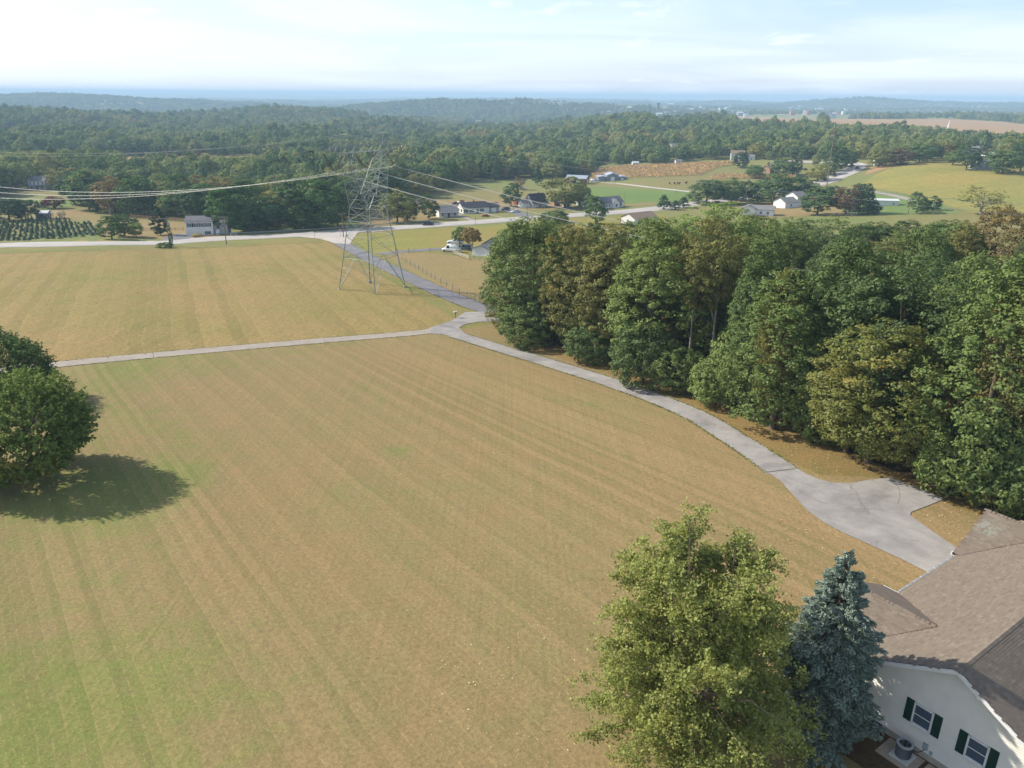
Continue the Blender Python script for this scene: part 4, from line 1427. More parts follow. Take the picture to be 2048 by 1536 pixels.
# windows with shutters on the gable
for yc in (1.22, -1.53):
    w = MB()
    y0, y1, z0, z1 = yc - .47, yc + .47, 1.75, 3.0
    for a in ((y0, y1, z0 - .05, z0 + .05), (y0, y1, z1 - .05, z1 + .05), (y0 - .05, y0 + .04, z0 - .05, z1 + .05), (y1 - .04, y1 + .05, z0 - .05, z1 + .05)):
        w.box(0.06, 0.155, *a)
    w.box(0.075, 0.15, y0, y1, (z0 + z1) / 2 - .025, (z0 + z1) / 2 + .025)
    wo = w.build('window', M_white, nh)
    MB().box(0.10, 0.13, y0 + .04, y1 - .04, z0 + .05, (z0 + z1) / 2 - .025).build('pane', M_gl, wo)
    MB().box(0.09, 0.12, y0 + .04, y1 - .04, (z0 + z1) / 2 + .025, z1 - .05).build('pane', M_gl, wo)
    MB().box(0.03, 0.15, y0 - .07, y1 + .07, z0 - .10, z0 - .052).build('sill', M_white, wo)
    for s in (-1, 1):
        sh = MB()
        ya = y0 - .06 - .42 if s < 0 else y1 + .06
        sh.box(0.10, 0.155, ya, ya + .42, z0 - .08, z1 + .06)
        so_ = sh.build('shutter', M_green_paint, nh)
        for zz in np.arange(z0, z1, 0.075):
            MB().box(0.088, 0.099, ya + .05, ya + .37, zz, zz + .05).build('slat', M_green_paint, so_)
MB().box(0.09, 0.134, 3.1, 3.75, 0.12, 0.40).build('basement_window', M_gl, nh)
MB().tube([(0.12, -.55, .35), (0.02, -.55, .35), (-.10, -.55, .28)], 0.05, 8).build('vent_pipe', M_white, nh, True)
MB().box(0.03, 0.134, 0.62, .88, .62, .98).build('disconnect_box', plain('grey_metal_box', '#9aa3a3', 0.5), nh)
MB().box(0.06, 0.134, 0.35, .5, .5, .7).build('meter_box', plain('grey_metal_box', '#9aa3a3', 0.5), nh)

# air conditioner on its slab


def local(x, y, z=0.0):
    return cp @ Vector((x, y, z))


ac = thing('air_conditioner', 'round grey air conditioning condenser on a concrete pad by the gable wall', 'condenser', local(-.72, 1.42, 0.06), HOUSE_YAW)
M_ac = plain('condenser_grey', '#6e7378', 0.45, metal=0.3, vary=0.15, scale=5)
M_acl = plain('condenser_light_grey', '#a3a9a9', 0.5, vary=0.1)
MB().box(-.5, .5, -.5, .5, 0.0, 0.09).build('base_pad', plain('pale_composite', '#c4c4bd', 0.9), ac)
b = MB()
nr_ = 40
for k in range(nr_):     # louvred sides
    a0, a1 = 2 * math.pi * k / nr_, 2 * math.pi * (k + .55) / nr_
    b.add([(.40 * math.cos(a0), .40 * math.sin(a0), .1), (.385 * math.cos(a1), .385 * math.sin(a1), .1), (.385 * math.cos(a1), .385 * math.sin(a1), .82), (.40 * math.cos(a0), .40 * math.sin(a0), .82)], [(0, 1, 2, 3)])
b.lathe([(.375, .09), (.375, .83)], 28)
b.build('body', M_ac, ac)
tp = MB(); tp.add(*(lambda R1, R0, n: ([(R1 * math.cos(2 * math.pi * k / n), R1 * math.sin(2 * math.pi * k / n), z) for z in (.82, .90) for k in range(n)] + [(R0 * math.cos(2 * math.pi * k / n), R0 * math.sin(2 * math.pi * k / n), z) for z in (.90, .80) for k in range(n)],
      [(k, (k + 1) % n, n + (k + 1) % n, n + k) for k in range(n)] + [(n + k, n + (k + 1) % n, 2 * n + (k + 1) % n, 2 * n + k) for k in range(n)] + [(2 * n + k, 2 * n + (k + 1) % n, 3 * n + (k + 1) % n, 3 * n + k) for k in range(n)]))(.42, .31, 28))
tp.build('top_ring', M_acl, ac)
fan_ = MB()
for k in range(4):
    a = k * math.pi / 2 + .3
    fan_.add([(.05 * math.cos(a), .05 * math.sin(a), .84), (.27 * math.cos(a - .35), .27 * math.sin(a - .35), .83), (.28 * math.cos(a + .35), .28 * math.sin(a + .35), .87)], [(0, 1, 2)])
fan_.lathe([(.07, .82), (.07, .88), (.02, .90)], 10)
fan_.build('fan', plain('dark_metal', '#2b2a2a', 0.5), ac)
gr = MB()
for r in (.1, .17, .24):
    gr.tube([(r * math.cos(2 * math.pi * k / 24), r * math.sin(2 * math.pi * k / 24), .905) for k in range(25)], .004, 4)
for k in range(8):
    a = k * math.pi / 4; gr.bar((0, 0, .905), (.31 * math.cos(a), .31 * math.sin(a), .905), .008)
gr.build('grille', plain('dark_metal', '#2b2a2a', 0.5), ac)
MB().tube([(.36, -.28, .45), (.55, -.45, .3), (.62, -.62, .5), (.75, -.70, .6)], .022, 6).build('refrigerant_line', plain('black_rubber', '#1f1f1f', 0.7), ac, True)
pd = MB().box(-1.55, -.02, .55, 2.5, -0.05, 0.05)
link('concrete_pad', pd.mesh('concrete_pad', plain('pad_concrete', '#a79a87', 0.9, vary=0.2)), None, label='flat concrete pad under the air conditioner', cat='pad').matrix_world = cp
pd = MB().box(-1.0, -.02, -.65, 0.35, -0.05, 0.045)
link('concrete_pad', pd.mesh('concrete_pad', plain('pad_concrete', '#a79a87', 0.9, vary=0.2)), None, label='narrower concrete pad right of the air conditioner pad', cat='pad').matrix_world = cp
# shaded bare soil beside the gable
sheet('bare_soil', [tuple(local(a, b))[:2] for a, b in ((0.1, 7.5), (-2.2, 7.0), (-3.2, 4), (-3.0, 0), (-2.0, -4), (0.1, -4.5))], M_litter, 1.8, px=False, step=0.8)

# ================================================================ HOUSES OF THE VALLEY
WALLS = {'white': plain('white_siding', '#d9d9d4', 0.6, vary=0.1, scale=1.0), 'cream': plain('pale_siding', '#cfc8b6', 0.6, vary=0.1), 'grey': plain('grey_siding', '#9a9b9a', 0.6, vary=0.1),
         'brick': plain('tan_brick', '#a78468', 0.9, vary=0.2, scale=6), 'red': plain('red_barn_siding', '#8a3a30', 0.7, vary=0.2), 'bluegrey': plain('blue_grey_siding', '#7c8288', 0.6, vary=0.1)}
ROOFS = {'dark': plain('dark_shingles', '#44464a', 0.9, vary=0.25, scale=1.5), 'grey': plain('grey_shingles', '#7b7a78', 0.9, vary=0.2, scale=1.5), 'brown': plain('brown_shingles', '#84725f', 0.9, vary=0.2, scale=1.5),
         'metal': plain('pale_metal_roof', '#aeb4ba', 0.4, metal=0.3, vary=0.1), 'white': plain('white_roof', '#cfd1d2', 0.6, vary=0.1), 'slate': plain('slate_roof', '#65666a', 0.8, vary=0.2)}
M_door = plain('door_paint', '#5b4a42', 0.6)
M_brick = plain('chimney_brick', '#8d6a58', 0.95, vary=0.25, scale=8)


def gable_block(o, L, W, h, pitch, wall, roof, x0=0.0, y0=0.0, over=0.35, axis='x', names=('wall', 'roof'), z0=0.0):
    """walls with gable ends and a two-slope roof; ridge along axis"""
    hw = W / 2
    rh = hw * pitch
    mb = MB()
    prof = [(-hw, -0.6 + z0), (hw, -0.6 + z0), (hw, h), (0, h + rh), (-hw, h)]
    if axis == 'x': mb.prism([(y0 + a, b) for a, b in prof], 'x', x0 - L / 2, x0 + L / 2)
    else: mb.prism([(x0 + a, b) for a, b in prof], 'y', y0 - L / 2, y0 + L / 2)
    mb.build(names[0], WALLS[wall], o)
    t_ = 0.14
    rf = MB()
    for s in (-1, 1):
        e = hw + over
        p = [(0, h + rh + .02), (s * e, h - over * pitch + .02), (s * e, h - over * pitch + .02 + t_), (0, h + rh + .02 + t_ * 1.1)]
        if axis == 'x': rf.prism([(y0 + a, b) for a, b in p], 'x', x0 - L / 2 - over, x0 + L / 2 + over)
        else: rf.prism([(x0 + a, b) for a, b in p], 'y', y0 - L / 2 - over, y0 + L / 2 + over)
    return rf.build(names[1], ROOFS[roof], o)


def openings(o, specs, shut=None):
    """specs: side (-y,+y,-x,+x), centre along, z0, z1, width, plane, kind"""
    for side, c, z0, z1, w, pl, kind in specs:
        def bx(d0, d1, a0, a1, q0, q1):
            s = -1 if side[0] == '-' else 1
            e0, e1 = sorted((pl + s * d0, pl + s * d1))
            return MB().box(a0, a1, e0, e1, q0, q1) if side[1] == 'y' else MB().box(e0, e1, a0, a1, q0, q1)
        if kind == 'w':
            f = bx(-.05, .06, c - w / 2 - .08, c + w / 2 + .08, z0 - .08, z1 + .08).build('window', M_white, o)
            bx(.0, .075, c - w / 2, c - .03, z0, z1).build('pane', M_gl, f)
            bx(.0, .075, c + .03, c + w / 2, z0, z1).build('pane', M_gl, f)
            if shut:
                for q in (-1, 1):
                    a = c + q * (w / 2 + .30)
                    bx(-.04, .05, a - .2, a + .2, z0 - .05, z1 + .05).build('shutter', shut, o)
        elif kind == 'd':
            bx(-.05, .07, c - w / 2, c + w / 2, z0, z1).build('door', M_door, o)
        elif kind == 'g':
            bx(-.05, .07, c - w / 2, c + w / 2, z0, z1).build('garage_door', M_white, o)


M_shut = plain('black_shutters', '#23262a', 0.6)


def chimney(ro, x, y, z0, z1, w=0.8):
    c = MB().box(x - w / 2, x + w / 2, y - w / 2, y + w / 2, z0, z1).box(x - w / 2 - .08, x + w / 2 + .08, y - w / 2 - .08, y + w / 2 + .08, z1, z1 + .12)
    c.build('chimney', M_brick, ro)


def porch(o, x0, x1, y0, y1, h, roofm='dark', posts=3):
    """roofed porch with posts between y0 (outer) and y1 (wall)"""
    r = MB(); r.prism([(y0 - .2, h), (y1, h + .55), (y1, h + .68), (y0 - .2, h + .12)], 'x', x0 - .2, x1 + .2); r.build('porch_roof', ROOFS[roofm], o)
    MB().box(x0, x1, y0, y1, -.3, .35).build('porch_floor', plain('porch_wood', '#8f8674', 0.8), o)
    for k in range(posts):
        x = x0 + .1 + (x1 - x0 - .2) * k / max(1, posts - 1)
        MB().box(x - .07, x + .07, y0 + .05, y0 + .19, .35, h + .05).build('porch_post', M_white, o)


def house_at(px, py, yaw, name, label, cat='house', group='houses of the valley'):
    p = G(px, py)
    return thing(name, label, cat, p, R_(yaw), group)


HOUSES_XY = []


def reg(o, r=10):
    HOUSES_XY.append((o.location.x, o.location.y, r))


# white raised ranch by the road, left
o = house_at(405, 468, 10, 'raised_ranch', 'white raised ranch house by the roadside, left of the pylon'); reg(o, 12)
rf = gable_block(o, 9.5, 8.0, 5.2, 0.36, 'white', 'slate')
openings(o, [('-y', x, 3.3, 4.6, 1.0, -4.0, 'w') for x in (-3.2, -1.2, 1.0, 3.2)] + [('-y', 2.8, 0.6, 1.6, 1.0, -4.0, 'w'), ('-y', -1.6, 0.0, 2.1, 2.6, -4.0, 'g'), ('-x', 1.0, 0.2, 2.1, 1.0, -4.75, 'd'), ('-x', -1.8, 3.3, 4.5, 1.0, -4.75, 'w')], M_shut)
gable_block(o, 5.0, 6.5, 4.4, 0.36, 'grey', 'slate', x0=7.27, y0=.4, names=('side_wall', 'side_roof'))
openings(o, [('-y', 6.4, 2.4, 4.2, 1.0, -2.85, 'd'), ('-y', 8.2, 2.8, 3.9, .9, -2.85, 'w')])
st = MB()
for k in range(9): st.box(5.6, 6.8, -4.6 + k * .2, -4.4 + k * .2, -.2, .2 + k * .22)
st.build('entry_steps', M_white, o)
# far white two storey house
o = house_at(84, 379, -4, 'farmhouse', 'white two storey house with long porch among trees, far left'); reg(o, 12)
rf = gable_block(o, 10.5, 8, 5.6, 0.6, 'white', 'slate')
openings(o, [('-y', x, 3.4, 4.8, .9, -4.0, 'w') for x in (-4, -1.6, 1.2, 3.8)] + [('-y', x, .7, 2.2, .9, -4.0, 'w') for x in (-3.6, 3.4)] + [('-y', 0, .1, 2.2, 1.0, -4.0, 'd')])
porch(o, -5.2, 5.2, -6.4, -4.0, 2.5, 'slate', 5)
# shed with white roof, far left
o = house_at(88, 437, 12, 'garden_shed', 'small grey shed with white lean-to by the tree farm, left', 'shed'); reg(o, 6)
gable_block(o, 5, 4, 2.6, .4, 'bluegrey', 'white'); openings(o, [('-y', 0, 0, 2, 1.2, -2.0, 'd')])
rl = MB(); rl.prism([(-2.6, 2.9), (2.6, 2.3), (2.6, 2.42), (-2.6, 3.02)], 'x', 2.6, 8.0); rl.build('lean_to_roof', ROOFS['white'], o)
for x in (3.2, 7.6):
    for y in (-2.2, 2.2): MB().box(x - .08, x + .08, y - .08, y + .08, -.3, 2.4).build('post', M_white, o)
# house with porch behind the round tree (mostly hidden)
o = house_at(893, 433, 22, 'porch_house', 'white porch house half hidden behind the round roadside tree'); reg(o, 9)
rf = gable_block(o, 9, 7, 3.0, .6, 'white', 'grey'); openings(o, [('-y', x, .9, 2.2, .9, -3.5, 'w') for x in (-3, 3)] + [('-y', 0, .1, 2.1, 1, -3.5, 'd')])
porch(o, -4.2, 4.2, -5.6, -3.5, 2.3, 'slate', 4)
# white ranch with dark roof
o = house_at(948, 425, 26, 'ranch_house', 'white ranch house with long dark roof and black shutters across the road'); reg(o, 14)
rf = gable_block(o, 13.5, 8.0, 2.9, .55, 'white', 'dark', x0=-.5); chimney(rf, 0, 0.6, 4.6, 5.9, .6)
openings(o, [('-y', x, .9, 2.2, 1.1, -4, 'w') for x in (-5.8, -3.0, 2.4)] + [('-y', .2, .1, 2.1, 1, -4, 'd')] + [('-x', y, .9, 2.2, .9, -7.25, 'w') for y in (-1.8, 1.8)], M_shut)
gable_block(o, 6.0, 6.4, 2.5, .5, 'grey', 'dark', x0=9.3, y0=.6, names=('garage_wall', 'garage_roof')); openings(o, [('-y', 9.3, 0, 2.1, 2.6, -2.6, 'g')])
# white cape
o = house_at(1072, 414, 30, 'cape_house', 'white steep gabled cape house with swept dark roof'); reg(o, 12)
rf = gable_block(o, 9, 8.2, 3.0, .95, 'white', 'dark'); chimney(rf, 1.5, .4, 6.0, 7.4, .6)
openings(o, [('-x', y, .9, 2.2, .9, -4.5, 'w') for y in (-2.6, 2.2)] + [('-x', y, 3.9, 5.0, .8, -4.5, 'w') for y in (-1.0, 1.0)] + [('-y', x, .9, 2.1, 1.0, -4.1, 'w') for x in (-3.0, 2.8)] + [('-y', 0, .1, 2.1, 1, -4.1, 'd')])
porch(o, -4.2, 4.2, -6.4, -4.1, 2.3, 'dark', 4)
gable_block(o, 4.5, 5, 2.6, .6, 'white', 'grey', x0=-6.77, y0=.6, names=('annex_wall', 'annex_roof'))
# white garage and grey ranch
o = house_at(1172, 411, 33, 'white_garage', 'white garage with pale metal roof behind the roadside tree', 'garage'); reg(o, 8)
gable_block(o, 8, 7, 3.0, .4, 'white', 'white'); openings(o, [('-x', 0, 0, 2.3, 3.0, -4.0, 'g'), ('-y', 1, .9, 1.9, .9, -3.5, 'w')])
o = house_at(1217, 414, 33, 'grey_roof_ranch', 'white ranch house with grey roof and front cross gable at the pasture'); reg(o, 12)
rf = gable_block(o, 13, 8, 2.8, .62, 'white', 'slate')
gable_block(o, 5.0, 4.4, 2.7, .8, 'white', 'slate', x0=.8, y0=-2.9, axis='y', names=('front_gable', 'gable_roof'))
openings(o, [('-y', x, .9, 2.1, 1.0, -4.0, 'w') for x in (-4.6, -2.8, 5.0)] + [('-y', .8, .8, 2.2, 1.2, -5.4, 'w'), ('-y', 3.9, .1, 2.1, .9, -4.0, 'd')])
# grey roofed house beside the paddock
o = house_at(1003, 505, 62, 'grey_roof_house', 'grey roofed house with brick chimney half hidden by the wood'); reg(o, 12)
rf = gable_block(o, 10.5, 8, 2.8, .62, 'grey', 'slate'); chimney(rf, 3.4, 0, 5.0, 6.6, 1.0)
openings(o, [('+y', x, .9, 2.1, 1.0, 4.0, 'w') for x in (-3.6, -1, 3.8)] + [('-x', 0, .1, 2.2, 3.0, -5.25, 'g'), ('+y', 1.6, .1, 2.1, 1, 4.0, 'd')])
gable_block(o, 5, 6, 2.6, .3, 'white', 'slate', x0=-7.77, y0=1.2, names=('garage_wall', 'garage_roof'))
# brown roof by the road
o = house_at(1278, 446, 34, 'brown_roof_house', 'low white house with brown roof showing over the wood'); reg(o, 10)
rf = gable_block(o, 13, 8.5, 2.7, .42, 'white', 'brown'); openings(o, [('-y', x, .9, 2.1, 1.0, -4.25, 'w') for x in (-4, 0, 4)] + [('-x', 0, .9, 2.0, .9, -6.5, 'w')])
# white ranch above the wood
o = house_at(1520, 431, -22, 'white_ranch', 'white ranch house with grey roof just above the lime green crown'); reg(o, 12)
rf = gable_block(o, 12, 8, 3.2, .35, 'white', 'grey'); openings(o, [('-y', x, 1.2, 2.4, 1.0, -4, 'w') for x in (-4, 0.5, 3.6)] + [('-x', y, 1.2, 2.3, .9, -6, 'w') for y in (-2, 2)])
gable_block(o, 5, 6, 3.6, .4, 'white', 'grey', x0=-5.0, y0=-2.4, axis='y', names=('front_wing', 'wing_roof'))
MB().box(-3, 3.6, -6.6, -4, .6, .8).build('deck', plain('deck_wood', '#6d6257', 0.9), o)
# white split level
o = house_at(1578, 414, 28, 'split_level_house', 'white split level house with open garage behind dark trees'); reg(o, 12)
rf = gable_block(o, 9, 8, 2.9, .5, 'white', 'grey', x0=-2.5); gable_block(o, 7, 8, 5.2, .5, 'white', 'grey', x0=5.54, y0=1.0, names=('upper_wall', 'upper_roof'))
openings(o, [('-x', -1.4, 0, 2.3, 3.0, -7, 'g'), ('-y', -3, .9, 2.1, 1, -4, 'w'), ('-y', 4.6, 3.3, 4.5, 1, -3, 'w'), ('-y', 6.6, 3.3, 4.5, 1, -3, 'w'), ('-y', 5.5, .1, 2.1, 1, -3, 'd')])
# long white shed
o = house_at(1768, 411, -10, 'long_shed', 'long low white shed beside the right hand driveway', 'shed'); reg(o, 9)
gable_block(o, 11.5, 5, 2.6, .22, 'white', 'white'); openings(o, [('-y', x, 1.0, 1.8, .8, -2.5, 'w') for x in (-3.5, 3.5)] + [('-x', 0, 0, 2, 1.4, -5.75, 'd')])
# barns
o = house_at(1155, 367, -20, 'red_barn', 'red barn with pale metal roof and white doors at the field edge', 'barn'); reg(o, 11)
gable_block(o, 14, 9, 3.8, .38, 'red', 'metal', over=.5); openings(o, [('+x', 0, 0, 3.2, 3.6, 7.0, 'g'), ('-y', -3, 0, 3.0, 3.2, -4.5, 'g'), ('-y', 1.5, 0, 3.0, 3.0, -4.5, 'g'), ('+x', -3, .1, 2.2, 1.0, 7.0, 'd')])
o = house_at(1222, 361, 4, 'grey_barn', 'grey metal barn with low side wings beside the corn field', 'barn'); reg(o, 13)
gable_block(o, 12, 8, 4.2, .35, 'bluegrey', 'metal', axis='y', over=.4)
gable_block(o, 10, 6, 2.9, .15, 'bluegrey', 'metal', x0=-7.1, axis='y', names=('side_wing', 'wing_roof')); gable_block(o, 10, 6, 2.9, .15, 'bluegrey', 'metal', x0=7.1, axis='y', names=('side_wing', 'wing_roof'))
openings(o, [('-y', 0, 0, 3.0, 2.6, -6.0, 'g'), ('-y', -2.8, 1.0, 2.0, 1, -6.0, 'w'), ('-y', 7, 0, 2.2, 2, -5.0, 'g')])
# white house at the end of the corn
o = house_at(1474, 320, -12, 'white_farmhouse', 'white two storey farmhouse at the corn field\'s upper end'); reg(o, 14)
gable_block(o, 11, 8, 5.6, .5, 'white', 'brown'); gable_block(o, 8, 8, 3.0, .45, 'white', 'grey', x0=9.55, y0=-1, names=('wing_wall', 'wing_roof')); gable_block(o, 6, 7, 3, .45, 'white', 'brown', x0=0.5, y0=-7.1, axis='y', names=('front_wing', 'front_roof'))
openings(o, [('-y', x, 3.4, 4.6, 1.0, -4, 'w') for x in (-4, -1.4, 3.8)] + [('-y', x, .9, 2.0, 1, -5, 'w') for x in (7.8, 11)])
# brick house
o = house_at(1537, 346, 40, 'brick_house', 'tan brick house with gabled end below the yellow tree'); reg(o, 10)
gable_block(o, 8, 7, 3.2, .5, 'brick', 'brown'); gable_block(o, 6, 6, 5.2, .6, 'cream', 'brown', x0=6.8, y0=0, names=('upper_wall', 'upper_roof')); openings(o, [('-y', x, 1, 2.2, 1, -3.5, 'w') for x in (-2, 2)] + [('-x', 0, 1, 2.2, 1, -4, 'w')])
for px, py, yaw, w, r, L, lab in ((1350, 300, 15, 'cream', 'grey', 11, 'cream house below the dark wooded hill'), (1356, 329, 5, 'white', 'grey', 5, 'tiny white hut at the corn field\'s upper edge'),
                                (1348, 275, 8, 'white', 'white', 14, 'long white house on the open knoll, left of its neighbour'), (1374, 270, -8, 'white', 'grey', 10, 'white house on the open knoll, right of the long one'),
                                (1527, 292, 20, 'white', 'grey', 12, 'white house among trees above the white farmhouse'), (1645, 288, -15, 'bluegrey', 'grey', 10, 'grey house behind the roadside poles'),
                                (1628, 298, 25, 'cream', 'brown', 9, 'cream house left of the far bend in the road'), (1940, 308, -20, 'white', 'grey', 11, 'white farmhouse among trees on the right hilltop'),
                                (1975, 318, 15, 'white', 'white', 8, 'low white outbuilding right of the hilltop farmhouse'), (1755, 331, 0, 'white', 'grey', 6, 'small white stand at the top of the bean field'),
                                (1270, 333, 10, 'white', 'white', 5, 'small white shed on the corn field\'s skyline'), (1436, 255, 12, 'white', 'grey', 11, 'white house on the wooded rise, left of two'),
                                (1456, 256, -10, 'white', 'grey', 10, 'white house on the wooded rise, right of two'), (1963, 338, 5, 'grey', 'grey', 12, 'grey shed at the upper right field corner')):
    o = house_at(px, py, yaw, 'village_house', lab); reg(o, L)
    gable_block(o, L, L * .62, 3.2 if L < 10 else 4.6, .5, w, r)
    openings(o, [('-y', x * L, 1, 2.3, 1.1, -L * .31, 'w') for x in (-.3, .05, .32)])
# church
o = house_at(1893, 271, 65, 'church', 'white church with slender steeple among trees on the far right', 'church'); reg(o, 18)
gable_block(o, 18, 10, 5, .8, 'white', 'grey')
MB().box(-11.5, -8.8, -1.4, 1.4, -.5, 10.5).build('bell_tower', WALLS['white'], o)
MB().lathe([(1.7, 10.45), (1.2, 12.0), (.05, 19.5)], 8, (-10.15, 0, 0)).build('steeple', M_white, o)
gable_block(o, 22, 9, 3, .4, 'brick', 'grey', x0=4, y0=18, names=('hall_wall', 'hall_roof'))

# ================================================================ TRANSMISSION TOWER AND ITS WIRES
LD = Vector((0.86, -0.51, 0)).normalized()      # direction of the line
TC = G(745, 577)
t_yaw = math.atan2(LD.y, LD.x)                  # local x along the line, local y across it
M_galv = plain('galvanised_steel', '#959c96', 0.55, metal=0.25, vary=0.2, scale=2.0)
M_insul = plain('brown_insulator', '#63544a', 0.35, vary=0.2)
M_wire = plain('aluminium_wire', '#c4c3bd', 0.5, metal=0.2, vary=0.05)
tw = thing('transmission_tower', 'tall galvanised steel lattice pylon standing in the meadow beside the lane', 'pylon', TC, t_yaw)
TH = 33.2
WZ = 18.0                                        # waist


def hw(z):      # half width of the lower body
    return 5.2 + (2.75 - 5.2) * z / WZ


def lat(p0, p1, q0, q1, n, mb, w=.07, first=True, horiz=True):
    """bracing between two chords p0-p1 and q0-q1 in n panels"""
    P = [Vector(p0).lerp(Vector(p1), k / n) for k in range(n + 1)]
    Q = [Vector(q0).lerp(Vector(q1), k / n) for k in range(n + 1)]
    for k in range(n):
        mb.bar(P[k], Q[k + 1], w); mb.bar(Q[k], P[k + 1], w)
        if horiz and k: mb.bar(P[k], Q[k], w)


cor = [(-1, -1), (1, -1), (1, 1), (-1, 1)]
for sx, sy in cor:
    MB().tube([(sx * hw(-.3), sy * hw(-.3), -.3), (sx * hw(WZ), sy * hw(WZ), WZ)], [.13, .11], 4).build('leg', M_galv, tw)
    MB().lathe([(.45, -.4), (.45, .25), (.3, .3)], 8, (sx * hw(0), sy * hw(0), 0)).build('footing', M_found, tw)
lv = [0.2, 7.2, 12.0, 15.2, 18.0]
for i in range(4):     # four faces of the body
    a, b = cor[i], cor[(i + 1) % 4]
    mb = MB()
    for k in range(4):
        z0, z1 = lv[k], lv[k + 1]
        A0, B0 = Vector((a[0] * hw(z0), a[1] * hw(z0), z0)), Vector((b[0] * hw(z0), b[1] * hw(z0), z0))
        A1, B1 = Vector((a[0] * hw(z1), a[1] * hw(z1), z1)), Vector((b[0] * hw(z1), b[1] * hw(z1), z1))
        w = .10 if k == 0 else .085
        if k == 0:
            m = (A1 + B1) / 2
            mb.bar(A0, m, w); mb.bar(B0, m, w)
            for s in (.35, .65):      # secondary bracing
                mb.bar(A0.lerp(m, s), A0.lerp(A1, s + .12), .055); mb.bar(B0.lerp(m, s), B0.lerp(B1, s + .12), .055)
                mb.bar(A0.lerp(m, s), A0.lerp(A1, s - .1), .05); mb.bar(B0.lerp(m, s), B0.lerp(B1, s - .1), .05)
        else:
            mb.bar(A0, B1, w); mb.bar(B0, A1, w)
            c_ = (A0 + B1) / 2
            mb.bar(c_, (A0 + A1) / 2, .05); mb.bar(c_, (B0 + B1) / 2, .05)
        mb.bar(A1, B1, w)
    mb.build('face_bracing', M_galv, tw)
d_ = MB()
for z in (7.2, 18.0):
    h_ = hw(z); d_.bar((-h_, -h_, z), (h_, h_, z), .07); d_.bar((-h_, h_, z), (h_, -h_, z), .07)
d_.build('diaphragm', M_galv, tw)
# two columns of the head, splaying out to the bridge
ZB_, ZT = 29.6, 30.9
for s in (-1, 1):
    mb = MB()
    base = [(-2.75, s * 2.75), (2.75, s * 2.75)]
    inn = [(-2.2, s * .35), (2.2, s * .35)]
    topo = [(-1.0, s * 7.0), (1.0, s * 7.0)]
    topi = [(-1.0, s * 4.6), (1.0, s * 4.6)]
    for k in range(2):
        mb.tube([(*base[k], WZ), (*topo[k], ZB_)], [.10, .08], 4)
        mb.tube([(*base[k], WZ), (*inn[k], WZ + 2.6)], .07, 4)
        mb.tube([(*inn[k], WZ + 2.6), (*topi[k], ZB_)], [.09, .08], 4)
        lat((*base[k], WZ + .1), (*topo[k], ZB_), (*inn[k], WZ + 2.6), (*topi[k], ZB_), 5, mb, .06)
    lat((*base[0], WZ), (*topo[0], ZB_), (*base[1], WZ), (*topo[1], ZB_), 6, mb, .06)
    lat((*inn[0], WZ + 2.6), (*topi[0], ZB_), (*inn[1], WZ + 2.6), (*topi[1], ZB_), 5, mb, .06)
    mb.build('head_column', M_galv, tw)
    # earth-wire peak
    pk = MB()
    for k in (-1, 1):
        pk.bar((k * 1.0, s * 7.0, ZT), (k * .25, s * 6.2, TH), .09); pk.bar((k * 1.0, s * 4.6, ZT), (k * .25, s * 6.0, TH), .09)
        pk.bar((k * 1.0, s * 7.0, ZT), (k * .5, s * 5.6, (ZT + TH) / 2 + .3), .05); pk.bar((k * 1.0, s * 4.6, ZT), (k * .6, s * 6.5, (ZT + TH) / 2), .05)
    pk.bar((-.9, s * 6.1, TH), (.9, s * 6.1, TH), .12)
    pk.build('peak', M_galv, tw)
    # outer arm
    am = MB()
    tip = Vector((0, s * 12.2, ZB_ + .8))
    for k in (-1, 1):
        am.bar((k * 1.0, s * 7.0, ZB_), tip, .10); am.bar((k * .25, s * 6.2, TH - .6), tip, .08); am.bar((k * 1, s * 7, ZT), tip, .07)
        for q in (.25, .5, .75):
            a = Vector((k * 1.0, s * 7.0, ZB_)).lerp(tip, q); b = Vector((k * .25, s * 6.2, TH - .6)).lerp(tip, q - .12); am.bar(a, b, .05)
            am.bar(a, Vector((k * 1.0, s * 7.0, ZB_)).lerp(tip, q - .25) * 1.0, .05)
    for q in (.25, .5, .75):
        am.bar(Vector((-1, s * 7, ZB_)).lerp(tip, q), Vector((1, s * 7, ZB_)).lerp(tip, q - .2), .05)
    am.build('cross_arm', M_galv, tw)
bg = MB()
for k in (-1, 1):
    for z in (ZB_, ZT): bg.bar((k * 1.0, -7, z), (k * 1.0, 7, z), .10)
    for j in range(10):
        y0, y1 = -7 + j * 1.4, -7 + (j + 1) * 1.4
        bg.bar((k, y0, ZB_ if j % 2 else ZT), (k, y1, ZT if j % 2 else ZB_), .06)
    for s in (-1, 1):
        bg.bar((k, s * 4.6, ZT), (k * .6, s * 2.2, ZT + 1.0), .06); bg.bar((k * .6, s * 2.2, ZT + 1.0), (k, 0, ZT), .06)
for j in range(11): bg.bar((-1, -7 + j * 1.4, ZB_), (1, -7 + (j * 1.4 if j % 2 else j * 1.4), ZB_), .06)
bg.build('bridge', M_galv, tw)
